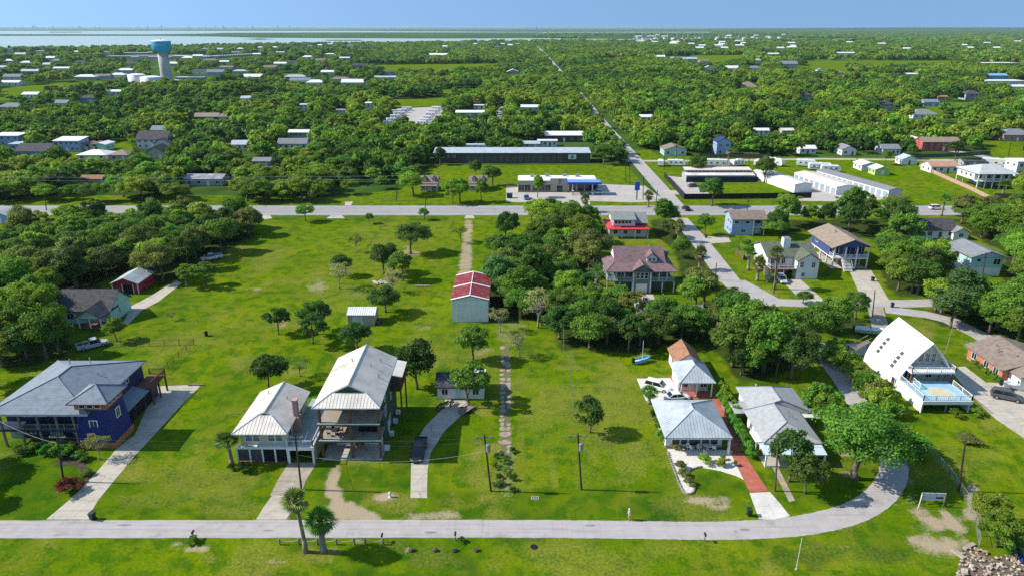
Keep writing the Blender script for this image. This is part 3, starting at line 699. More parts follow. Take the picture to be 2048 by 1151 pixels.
def feather_palm(key, h, seed, L=2.9, n=34, tr=0.32):
    q = random.Random(seed); mb = MB()
    mb.path([(0, 0, -0.1), (0.05, 0, h * .5), (0, 0, h)], [tr * 1.2, tr, tr * .9], 8); tm = mb.mesh('trunk_' + key, PALMB, True)
    f = MB(); tone = []
    for i in range(n):
        az = i * 2.39996; el = math.radians(82 - 95 * (i / n) + q.uniform(-6, 6)); LL = L * q.uniform(.85, 1.1)
        d = Vector((math.cos(az) * math.cos(el), math.sin(az) * math.cos(el), math.sin(el))); side = d.cross(Vector((0, 0, 1))).normalized()
        pr = []
        for k in range(7):
            t = k / 6; pr.append(Vector((0, 0, h)) + d * (LL * t) - Vector((0, 0, 0.42 * LL * t * t)))
        for k in range(6):
            a, b = pr[k], pr[k + 1]
            for sgn in (-1, 1):
                for u in (0.0, 0.5):
                    s0 = a.lerp(b, u); w = 0.62 * (1 - abs((k + u) / 6 - .45) * 1.15)
                    tip = s0 + side * sgn * w + (b - a).normalized() * 0.25 - Vector((0, 0, 0.16)); m_ = s0.lerp(tip, .5) + (b - a).normalized() * 0.06
                    f.poly(s0, s0.lerp(b, 0.28), tip, m_ - (b - a) * 0.12); tone.append(q.uniform(.25, .8))
    me = f.mesh('fronds_' + key, FROND); at = me.attributes.new('tone', 'FLOAT', 'FACE'); at.data.foreach_set('value', np.array(tone, np.float32))
    PROTO[key] = dict(crown=me, trunk=tm, R=L, H=h + 1.5)
feather_palm('date_palm', 2.6, 5)
feather_palm('banana', 0.9, 6, 2.2, 20, 0.2)

GREENS = dict(dark=(0.074, 0.138, 0.022), mid=(0.119, 0.218, 0.024), light=(0.182, 0.292, 0.024), yellow=(0.205, 0.275, 0.028), blue=(0.085, 0.173, 0.042), olive=(0.177, 0.205, 0.046), grey=(0.284, 0.269, 0.132), vivid=(0.106, 0.275, 0.026), brown=(0.12, 0.085, 0.04))
TREES_PX = []        # base px, base py, crown radius, height, key: everything that already stands
def plant(key, x, y, label, cat='tree', name=None, group=None, width=None, height=None, green='mid', rz=None, z=0.0):
    """one tree: an Empty at its foot with trunk and crown; width and height in metres"""
    pr = PROTO[key]
    s = (width / (2 * pr['R'])) if width else 1.0
    sz = (height / pr['H']) if height else s
    o = thing(name or ('palm_tree' if 'palm' in key else 'shrub' if 'bush' in key else 'tree'), label, cat, (x, y, z), rnd.uniform(0, 6.28) if rz is None else rz, group)
    o.scale = (s, s, sz)
    g = GREENS[green] if isinstance(green, str) else green
    c = link('fronds' if 'palm' in key or key == 'banana' else 'foliage' if 'bush' in key else 'crown', pr['crown'], o); c.color = (*g, 1)
    if pr['trunk']: link('stem' if 'bush' in key else 'trunk', pr['trunk'], o)
    if 'skirt' in pr: link('dry_skirt', pr['skirt'], o)
    return o
# ================================================================== building kit
WHITE = mat('white_paint', (0.78, 0.78, 0.76), 0.6, 0.05, 0.8)
WHITEW = striped('white_clapboard', (0.76, 0.77, 0.76), (0.52, 0.53, 0.53), 2, 0.22, 0.12)
CREAM = striped('cream_siding', (0.62, 0.52, 0.40), (0.44, 0.36, 0.27), 2, 0.22, 0.12)
BEIGE = striped('beige_siding', (0.64, 0.55, 0.44), (0.50, 0.42, 0.33), 2, 0.24, 0.1)
GREENW = striped('dark_green_siding', (0.060, 0.105, 0.062), (0.035, 0.06, 0.036), 2, 0.24, 0.1)
BLUEW = striped('deep_blue_siding', (0.024, 0.034, 0.175), (0.016, 0.023, 0.115), 2, 0.24, 0.1, 0.6)
BLUESHADE = striped('shaded_blue_siding', (0.030, 0.036, 0.10), (0.02, 0.024, 0.065), 2, 0.22, 0.1, 0.6)  # house blue darkened: the shade under the balcony is put into the colour
NAVY2 = striped('slate_blue_siding', (0.055, 0.085, 0.245), (0.035, 0.055, 0.16), 2, 0.24, 0.1)
LBLUE = striped('pale_blue_siding', (0.30, 0.42, 0.66), (0.22, 0.31, 0.5), 2, 0.24, 0.1)
GREYG = striped('grey_green_siding', (0.165, 0.215, 0.205), (0.11, 0.145, 0.14), 2, 0.22, 0.1)
MINT = striped('mint_siding', (0.42, 0.66, 0.56), (0.32, 0.51, 0.43), 2, 0.24, 0.1)
TEALW = striped('pale_teal_siding', (0.40, 0.60, 0.60), (0.30, 0.46, 0.46), 2, 0.24, 0.1)
REDW = striped('red_metal_wall', (0.34, 0.025, 0.035), (0.22, 0.015, 0.02), 0, 0.35, 0.12)
REDH = striped('red_siding', (0.50, 0.075, 0.06), (0.36, 0.05, 0.04), 2, 0.24, 0.1)
TANW = striped('tan_siding', (0.46, 0.40, 0.31), (0.36, 0.31, 0.24), 2, 0.24, 0.1)
GREYW = striped('grey_siding', (0.36, 0.37, 0.38), (0.27, 0.28, 0.29), 2, 0.24, 0.1)
BROWNW = striped('brown_wall', (0.090, 0.070, 0.060), (0.05, 0.04, 0.035), 0, 0.6, 0.1)
LGREEN = striped('lime_wall', (0.42, 0.60, 0.18), (0.32, 0.46, 0.13), 2, 0.24, 0.1)
METALW = striped('galvanised_wall', (0.76, 0.77, 0.76), (0.60, 0.62, 0.62), 0, 0.32, 0.15, 0.5)
BRICK = striped('orange_brick', (0.50, 0.17, 0.10), (0.40, 0.24, 0.18), 2, 0.1, 0.15)
BRICKP = mat('pink_brick', (0.48, 0.27, 0.21), 0.9, 0.15, 4)
WOOD = mat('brown_timber', (0.19, 0.09, 0.05), 0.8, 0.25, 4)
CEDAR = mat('cedar_band', (0.42, 0.17, 0.06), 0.7, 0.22, 4)
DECK = striped('deck_boards', (0.34, 0.29, 0.24), (0.20, 0.17, 0.14), 0, 0.16, 0.14)
DECKG = striped('grey_deck_boards', (0.32, 0.37, 0.38), (0.24, 0.27, 0.28), 0, 0.16, 0.14)
GREYWOOD = mat('weathered_wood', (0.26, 0.22, 0.18), 0.9, 0.25, 4)
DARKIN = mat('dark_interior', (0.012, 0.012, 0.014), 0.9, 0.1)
GLASS = mat('window_glass', (0.022, 0.030, 0.042), 0.12, 0.3, 0.6, spec=0.6)
GLASSL = mat('pale_window_glass', (0.26, 0.34, 0.40), 0.15, 0.25, 0.6, spec=0.6)
SHING = striped('grey_shingles', (0.235, 0.245, 0.265), (0.17, 0.18, 0.20), 1, 0.42, 0.18, 0.9, 0.18)
SHINGB = striped('blue_grey_shingles', (0.215, 0.25, 0.295), (0.165, 0.19, 0.225), 1, 0.42, 0.16, 0.85, 0.14)
SHINGD = striped('dark_grey_shingles', (0.085, 0.082, 0.085), (0.055, 0.052, 0.055), 1, 0.42, 0.18, 0.9, 0.3)
SHINGBR = striped('brown_shingles', (0.25, 0.195, 0.155), (0.18, 0.14, 0.115), 1, 0.42, 0.18, 0.9, 0.22)
SHINGT = striped('tan_shingles', (0.30, 0.235, 0.18), (0.22, 0.17, 0.13), 1, 0.42, 0.18, 0.9, 0.18)
SHINGP = striped('mauve_shingles', (0.205, 0.130, 0.135), (0.15, 0.095, 0.10), 1, 0.42, 0.18, 0.9, 0.2)
SHINGG = striped('green_grey_shingles', (0.125, 0.140, 0.100), (0.09, 0.10, 0.07), 1, 0.42, 0.18, 0.9, 0.2)
SHINGS = striped('sage_grey_shingles', (0.23, 0.255, 0.25), (0.17, 0.19, 0.185), 1, 0.42, 0.18, 0.9, 0.16)
SHINGR = striped('rust_shingles', (0.33, 0.17, 0.10), (0.24, 0.12, 0.07), 1, 0.42, 0.18, 0.9, 0.22)
METAL = mat('galvalume_roof', (0.74, 0.67, 0.58), 0.45, 0.13, 0.35, metal=0.15, spec=0.4)
METALG = mat('grey_blue_metal_roof', (0.50, 0.545, 0.57), 0.45, 0.12, 0.4, metal=0.15, spec=0.4)
METALWH = mat('white_metal_roof', (0.76, 0.75, 0.73), 0.5, 0.07, 0.4)
METALR = mat('faded_red_roof', (0.20, 0.018, 0.024), 0.6, 0.3, 0.7, col2=(0.30, 0.11, 0.10))
REDROOF = mat('bright_red_roof', (0.60, 0.05, 0.06), 0.6, 0.15, 0.6)
BITUM = mat('white_membrane', (0.72, 0.73, 0.75), 0.8, 0.10, 0.35)
FLATW = mat('pale_flat_roof', (0.66, 0.62, 0.56), 0.85, 0.12, 0.3)
IRON = mat('dark_iron', (0.03, 0.03, 0.032), 0.6, 0.2)
STEEL = mat('grey_steel', (0.36, 0.37, 0.38), 0.45, 0.15, metal=0.5)
BRICKRED = mat('chimney_brick', (0.46, 0.29, 0.23), 0.9, 0.2, 5)
PLASTIC = mat('dark_green_plastic', (0.015, 0.045, 0.035), 0.5, 0.1)
CLOTHB = mat('blue_canvas', (0.05, 0.12, 0.55), 0.8, 0.1)
KEEP = []           # pixel boxes of what must stay in view between the trees: (x0, x1, y_top, y_base)

class House:
    def __init__(s, name, label, cat, x, y, rz=0.0, group=None, z=0.0):
        s.o = thing(name, label, cat, (x, y, z), rz, group)
    def box(s, name, m, x0, x1, y0, y1, z0, z1, parent=None):
        return MB().box(x0, x1, y0, y1, z0, z1).build(name, m, parent or s.o)
    def wall(s, name, m, x0, x1, y0, y1, z0, z1): return s.box(name, m, x0, x1, y0, y1, z0, z1)
    def gable(s, m, x0, x1, y0, y1, ze, zr, axis='y', oh=0.45, th=0.18, wallm=None, ridge=None, seam=0.0, name='roof', oe=None):
        """two slopes; the ridge runs along axis; wallm fills the gable ends"""
        oe = oh if oe is None else oe
        k = (zr - ze) / ((x1 - x0) / 2 if axis == 'y' else (y1 - y0) / 2); zl = ze - k * oh
        mb = MB()
        if axis == 'y':
            c = (x0 + x1) / 2; a, b = y0 - oe, y1 + oe
            mb.slab([(x0 - oh, a, zl + th), (c, a, zr + th), (c, b, zr + th), (x0 - oh, b, zl + th)], th)
            mb.slab([(c, a, zr + th), (x1 + oh, a, zl + th), (x1 + oh, b, zl + th), (c, b, zr + th)], th)
            gw = [[(x0, y, ze - 0.02), (x1, y, ze - 0.02), (c, y, zr - 0.02)] for y in (y0 + 0.01, y1 - 0.01)]
        else:
            c = (y0 + y1) / 2; a, b = x0 - oe, x1 + oe
            mb.slab([(a, y0 - oh, zl + th), (b, y0 - oh, zl + th), (b, c, zr + th), (a, c, zr + th)], th)
            mb.slab([(a, c, zr + th), (b, c, zr + th), (b, y1 + oh, zl + th), (a, y1 + oh, zl + th)], th)
            gw = [[(x, y0, ze - 0.02), (x, y1, ze - 0.02), (x, c, zr - 0.02)] for x in (x0 + 0.01, x1 - 0.01)]
        o = mb.build(name, m, s.o)
        if wallm:
            MB().poly(*gw[0]).build('gable_wall', wallm, s.o); MB().poly(*gw[1]).build('gable_wall', wallm, s.o)
        if seam:
            q = MB()
            if axis == 'y':
                n = int((b - a) / seam)
                for i in range(n + 1):
                    y = a + 0.04 + i * (b - a - 0.08) / n
                    q.hexa([(x0 - oh, y - .02, zl + th - .01), (c, y - .02, zr + th - .01), (c, y + .02, zr + th - .01), (x0 - oh, y + .02, zl + th - .01), (x0 - oh, y - .02, zl + th + .05), (c, y - .02, zr + th + .05), (c, y + .02, zr + th + .05), (x0 - oh, y + .02, zl + th + .05)])
                    q.hexa([(c, y - .02, zr + th - .01), (x1 + oh, y - .02, zl + th - .01), (x1 + oh, y + .02, zl + th - .01), (c, y + .02, zr + th - .01), (c, y - .02, zr + th + .05), (x1 + oh, y - .02, zl + th + .05), (x1 + oh, y + .02, zl + th + .05), (c, y + .02, zr + th + .05)])
            else:
                n = int((b - a) / seam)
                for i in range(n + 1):
                    x = a + 0.04 + i * (b - a - 0.08) / n
                    q.hexa([(x - .02, y0 - oh, zl + th - .01), (x + .02, y0 - oh, zl + th - .01), (x + .02, c, zr + th - .01), (x - .02, c, zr + th - .01), (x - .02, y0 - oh, zl + th + .05), (x + .02, y0 - oh, zl + th + .05), (x + .02, c, zr + th + .05), (x - .02, c, zr + th + .05)])
            q.build('standing_seams', m, o)
        if ridge:
            r = MB()
            p0, p1 = ((c, a, zr + th + .02), (c, b, zr + th + .02)) if axis == 'y' else ((a, c, zr + th + .02), (b, c, zr + th + .02))
            r.tube(p0, p1, 0.10, 0.10, 6); r.build('ridge_cap', ridge, o)
        return o
    def hip(s, m, x0, x1, y0, y1, ze, zr, oh=0.45, th=0.16, axis=None, ridge=None, seam=0.0, inset=None, name='roof', inset2=None):
        """four slopes; eaves at ze over the walls"""
        X0, X1, Y0, Y1 = x0 - oh, x1 + oh, y0 - oh, y1 + oh
        w, d = X1 - X0, Y1 - Y0
        axis = axis or ('x' if w > d else 'y')
        i = inset if inset is not None else min(w, d) / 2
        j = inset2 if inset2 is not None else i
        if axis == 'x': A, B = (X0 + i, (Y0 + Y1) / 2), (X1 - j, (Y0 + Y1) / 2)
        else: A, B = ((X0 + X1) / 2, Y0 + i), ((X0 + X1) / 2, Y1 - j)
        c = [(X0, Y0, ze), (X1, Y0, ze), (X1, Y1, ze), (X0, Y1, ze)]; a, b = (*A, zr), (*B, zr)
        mb = MB()
        faces = [[c[0], c[1], b, a], [c[1], c[2], b], [c[2], c[3], a, b], [c[3], c[0], a]] if axis == 'x' else [[c[0], c[1], a], [c[1], c[2], b, a], [c[2], c[3], b], [c[3], c[0], a, b]]
        for f in faces: mb.poly(*f)
        k = [(p[0], p[1], ze - th) for p in c]; mb.poly(*reversed(k))
        for q in range(4): mb.poly(c[q], k[q], k[(q + 1) % 4], c[(q + 1) % 4])
        o = mb.build(name, m, s.o)
        if seam:
            q = MB()
            def rib(p, r): q.path([(p[0], p[1], p[2] + .02), (r[0], r[1], r[2] + .02)], 0.028, 4)
            for t in np.arange(seam / 2, w, seam):      # front slope
                x = X0 + t
                if axis == 'y': f = min((x - X0) / (w / 2), (X1 - x) / (w / 2)); rib((x, Y0, ze), (x, Y0 + i * f, ze + (zr - ze) * f))
                else: f = min(1, t / i, (w - t) / j); rib((x, Y0, ze), (x, Y0 + d / 2 * f, ze + (zr - ze) * f))
            for t in np.arange(seam / 2, d, seam):      # both sides
                y = Y0 + t
                f = min(1, t / i, (d - t) / j) if axis == 'y' else min(t / (d / 2), (d - t) / (d / 2))
                ww = w / 2 if axis == 'y' else i
                rib((X0, y, ze), (X0 + ww * f, y, ze + (zr - ze) * f)); rib((X1, y, ze), (X1 - ww * f, y, ze + (zr - ze) * f))
            q.build('standing_seams', m, o)
        if ridge:
            r = MB()
            for p, e in ((a, b), (c[0], a), (c[1], a if axis == 'y' else b), (c[2], b), (c[3], b if axis == 'y' else a)):
                r.tube((p[0], p[1], p[2] + .03), (e[0], e[1], e[2] + .03), 0.085, None, 5)
            r.build('ridge_cap', ridge, o)
        return o
    def shed(s, m, pts, th=0.14, name='porch_roof'): return MB().slab(pts, th).build(name, m, s.o)
    def win(s, face, at, u, z, w, h, fm=None, bars=(1, 0), glass=None, name='window', fr=0.09):
        """face f/b/l/r: the wall plane is y=at or x=at; u: centre along the wall, z: sill height"""
        fm = fm or WHITE; sg = -1 if face in 'fl' else 1
        def bx(mb, u0, u1, z0, z1, d0, d1):
            lo, hi = sorted((at + sg * d0, at + sg * d1))
            if face in 'fb': mb.box(u0, u1, lo, hi, z0, z1)
            else: mb.box(lo, hi, u0, u1, z0, z1)
        g = MB(); bx(g, u - w / 2, u + w / 2, z, z + h, -0.02, 0.03); p = g.build(name, glass or GLASS, s.o)
        f = MB()
        bx(f, u - w / 2 - fr, u + w / 2 + fr, z + h, z + h + fr, 0, 0.07); bx(f, u - w / 2 - fr, u + w / 2 + fr, z - fr, z, 0, 0.08)
        bx(f, u - w / 2 - fr, u - w / 2, z, z + h, 0, 0.07); bx(f, u + w / 2, u + w / 2 + fr, z, z + h, 0, 0.07)
        for i in range(bars[0]):
            c = u - w / 2 + w * (i + 1) / (bars[0] + 1); bx(f, c - .035, c + .035, z, z + h, 0.03, 0.06)
        for i in range(bars[1]):
            c = z + h * (i + 1) / (bars[1] + 1); bx(f, u - w / 2, u + w / 2, c - .03, c + .03, 0.03, 0.055)
        f.build('frame', fm, p)
        return p
    def door(s, face, at, u, z, w=0.95, h=2.1, m=None, fm=None, name='door'):
        sg = -1 if face in 'fl' else 1; fm = fm or WHITE
        def bx(mb, u0, u1, z0, z1, d0, d1):
            lo, hi = sorted((at + sg * d0, at + sg * d1))
            if face in 'fb': mb.box(u0, u1, lo, hi, z0, z1)
            else: mb.box(lo, hi, u0, u1, z0, z1)
        d = MB(); bx(d, u - w / 2, u + w / 2, z, z + h, -.02, .05); o = d.build(name, m or WHITE, s.o)
        f = MB(); bx(f, u - w / 2 - .1, u - w / 2, z, z + h, 0, .08); bx(f, u + w / 2, u + w / 2 + .1, z, z + h, 0, .08); bx(f, u - w / 2 - .1, u + w / 2 + .1, z + h, z + h + .12, 0, .08); f.build('frame', fm, o)
        k = MB(); bx(k, u + w * .32, u + w * .40, z + 1.0, z + 1.08, .05, .11); k.build('handle', STEEL, o)
        return o
    def garage(s, at, u, w, h=2.1, z=0.0, m=None, panels=4, face='f'):
        sg = -1 if face in 'fl' else 1
        def bx(mb, u0, u1, z0, z1, d0, d1):
            lo, hi = sorted((at + sg * d0, at + sg * d1))
            if face in 'fb': mb.box(u0, u1, lo, hi, z0, z1)
            else: mb.box(lo, hi, u0, u1, z0, z1)
        g = MB(); bx(g, u - w / 2, u + w / 2, z, z + h, -.02, .02); o = g.build('garage_door', m or WHITE, s.o)
        for i in range(panels):
            p = MB(); bx(p, u - w / 2 + .03, u + w / 2 - .03, z + h * i / panels + .03, z + h * (i + 1) / panels - .02, .02, .06); p.build('door_panel', m or WHITE, o)
        return o
    def post(s, x, y, z0, z1, m=None, r=0.09, name='post'): return s.box(name, m or WHITE, x - r, x + r, y - r, y + r, z0, z1)
    def rail(s, pts, z, m=None, h=1.0, step=0.28, solid=False, name='railing', wire=False):
        """handrail, bottom rail and balusters along plan points"""
        m = m or WHITE; mb = MB()
        for a, b in zip(pts[:-1], pts[1:]):
            a, b = Vector(a), Vector(b); L = (b - a).length; n = max(1, int(L / step)); d = (b - a) / L; q = Vector((-d.y, d.x)) * 0.035
            def bar(z0, z1, a_=a, b_=b, q_=q):
                mb.hexa([(*(a_ - q_), z0), (*(b_ - q_), z0), (*(b_ + q_), z0), (*(a_ + q_), z0), (*(a_ - q_), z1), (*(b_ - q_), z1), (*(b_ + q_), z1), (*(a_ + q_), z1)])
            bar(z + h - .07, z + h)
            if solid: bar(z + .02, z + h - .08)
            else:
                bar(z + .08, z + .14)
                if wire:
                    for k in range(1, 4): bar(z + h * k / 4, z + h * k / 4 + .025)
                else:
                    for i in range(n + 1):
                        c = a + d * (L * i / n); mb.box(c.x - .022, c.x + .022, c.y - .022, c.y + .022, z + .1, z + h - .05)
                for i in range(0, int(L / 2) + 1):
                    c = a + d * min(L, i * L / max(1, int(L / 2))); mb.box(c.x - .06, c.x + .06, c.y - .06, c.y + .06, z - .02, z + h + .05)
        return mb.build(name, m, s.o)
    def stair(s, x0, x1, y0, y1, z0, z1, n, m, axis='y'):
        mb = MB()
        for i in range(n):
            t0, t1 = i / n, (i + 1) / n; z = z0 + (z1 - z0) * t1
            if axis == 'y': ya, yb = sorted((y0 + (y1 - y0) * t0, y0 + (y1 - y0) * t1)); mb.box(x0, x1, ya, yb, z - .12, z)
            else: xa, xb = sorted((x0 + (x1 - x0) * t0, x0 + (x1 - x0) * t1)); mb.box(xa, xb, y0, y1, z - .12, z)
        for x in (x0, x1):
            if axis == 'y': mb.path([(x, y0, z0), (x, y1, z1 - .1)], .07, 4); mb.path([(x, y0, z0 + .95), (x, y1, z1 + .9)], .04, 4)
        return mb.build('stair', m, s.o)
    def pipe(s, x, y, z, h=0.5, r=0.07, m=None, name='vent_pipe'):
        mb = MB().tube((x, y, z - .4), (x, y, z + h), r, None, 6); mb.tube((x, y, z + h), (x, y, z + h + .08), r * 1.8, None, 6); return mb.build(name, m or STEEL, s.o)
def keep(*r): KEEP.append(r)
FOOT = []           # plan boxes of houses that trees may hide

def simple_house(label, px, py, wm, dm, h, roof='gable_x', rm=None, wm_=None, rise=None, rz=0.0, wins=3, cat='house', name='house', fm=None, garage=False, porch=False, floors=1, vis=True, stilts=0.0, oh=0.4, doors=1, group=None):
    """a background building given by the photo pixel of the middle of its front foot, sized in metres"""
    x, y = P(px, py)
    b = House(name, label, cat, x, y, rz, group); rm = rm or SHING; wm_ = wm_ or WHITEW
    x0, x1, y0, y1 = -wm / 2, wm / 2, 0.0, dm
    if stilts:
        for i in range(4):
            for yy in (y0 + .15, y1 - .15): b.post(x0 + .15 + (wm - .3) * i / 3, yy, 0, stilts, GREYWOOD, .14)
        b.box('floor_deck', GREYWOOD, x0, x1, y0, y1, stilts - .25, stilts)
    b.wall('wall', wm_, x0, x1, y0, y1, stilts, stilts + h)
    ze = stilts + h
    r = rise if rise is not None else 0.28 * min(wm, dm)
    if roof == 'gable_x': b.gable(rm, x0, x1, y0, y1, ze, ze + r, 'x', oh, wallm=wm_)
    elif roof == 'gable_y': b.gable(rm, x0, x1, y0, y1, ze, ze + r, 'y', oh, wallm=wm_)
    elif roof == 'hip': b.hip(rm, x0, x1, y0, y1, ze, ze + r, oh)
    elif roof == 'flat': b.box('roof', rm, x0 - oh, x1 + oh, y0 - oh, y1 + oh, ze + .003, ze + .25)
    elif roof == 'mono': MB().slab([(x0 - oh, y0 - oh, ze + .05), (x1 + oh, y0 - oh, ze + .05), (x1 + oh, y1 + oh, ze + r), (x0 - oh, y1 + oh, ze + r)], .15).build('roof', rm, b.o)
    for f in range(floors):
        zz = stilts + 0.95 + f * (h / floors)
        for i in range(wins):
            u = x0 + wm * (i + .5) / wins
            if f == 0 and doors and i == wins // 2: b.door('f', y0, u, stilts, m=WHITE if wm_ not in (WHITEW, WHITE) else WOOD)
            elif garage and f == 0 and i == 0: b.garage(y0, u, min(2.8, wm / wins * .8))
            else: b.win('f', y0, u, zz, min(1.3, wm / wins * .45), min(1.25, h / floors * .45), fm)
        if dm > 5:
            for i in range(2): b.win('r' if x < 0 else 'l', x1 if x < 0 else x0, y0 + dm * (i + .5) / 2, zz, 1.1, 1.1, fm)
    if porch:
        b.shed(rm, [(x0 - .2, y0 - 2.0, stilts + h * .78), (x1 + .2, y0 - 2.0, stilts + h * .78), (x1 + .2, y0 - .02, stilts + h * .9), (x0 - .2, y0 - .02, stilts + h * .9)])
        for i in range(4): b.post(x0 + wm * i / 3, y0 - 1.8, 0, stilts + h * .76)
    if not vis: FOOT.append((x + x0 - 1, x + x1 + 1, y - 1, y + dm + 1))
    if vis:
        s = ppm(py); keep(px - wm * s * .5, px + wm * s * .5, py - (ze + r) * s * .95, py)
    return b
# ================================================================== the houses of the shore lots
def dutch(b, m, x0, x1, y0, y1, ze, zr, zk, front=True, seam=0.6, ridge=None, gm=None, th=0.16, vent=True):
    """gable roof whose front end is a hip skirt up to zk with a small gable above; x0..y1 are the eaves"""
    c = (x0 + x1) / 2; k = (zr - ze) / ((x1 - x0) / 2); hw = (zr - zk) / k; yk = y0 + (zk - ze) / k
    L0, L1 = (x0, y0, ze), (x0, y1, ze); R0, R1 = (x1, y0, ze), (x1, y1, ze); A, B, C = (c - hw, yk, zk), (c + hw, yk, zk), (c, yk, zr)
    D = (c, y1, zr)
    mb = MB(); mb.slab([L0, A, C, D, L1], th); mb.slab([C, B, R0, R1, D], th); mb.slab([L0, R0, B, A], th)
    o = mb.build('roof', m, b.o)
    MB().poly((A[0] + .05, yk + .25, zk - .1), (B[0] - .05, yk + .25, zk - .1), (c, yk + .25, zr - .08)).build('gable_vent_wall', gm or GREENW, b.o)
    MB().poly((x0 + .5, y1 - .3, ze - .1), (x1 - .5, y1 - .3, ze - .1), (c, y1 - .3, zr - .15)).build('gable_wall', gm or GREENW, b.o)
    q = MB()
    def rib(p, r): q.path([(p[0], p[1], p[2] + .02), (r[0], r[1], r[2] + .02)], 0.03, 4)
    n = int((x1 - x0) / seam)
    for i in range(1, n):
        x = x0 + (x1 - x0) * i / n; f = min(1, (x - x0) / (c - hw - x0), (x1 - x) / (c - hw - x0)); rib((x, y0, ze), (x, y0 + (yk - y0) * f, ze + (zk - ze) * f))
    n = int((y1 - y0) / seam)
    for i in range(1, n):
        y = y0 + (y1 - y0) * i / n; f = min(1, (y - y0) / (yk - y0) * (zk - ze) / (zr - ze)) if y < yk else 1.0
        for xs, sg in ((x0, 1), (x1, -1)): rib((xs, y, ze), (xs + sg * (c - x0) * f, y, ze + (zr - ze) * f))
    q.build('standing_seams', m, o)
    r = MB()
    for p, e in ((C, D), (L0, A), (R0, B), (A, C), (B, C)): r.tube((p[0], p[1], p[2] + .03), (e[0], e[1], e[2] + .03), 0.09, None, 5)
    r.build('ridge_cap', ridge or m, o)
    return o

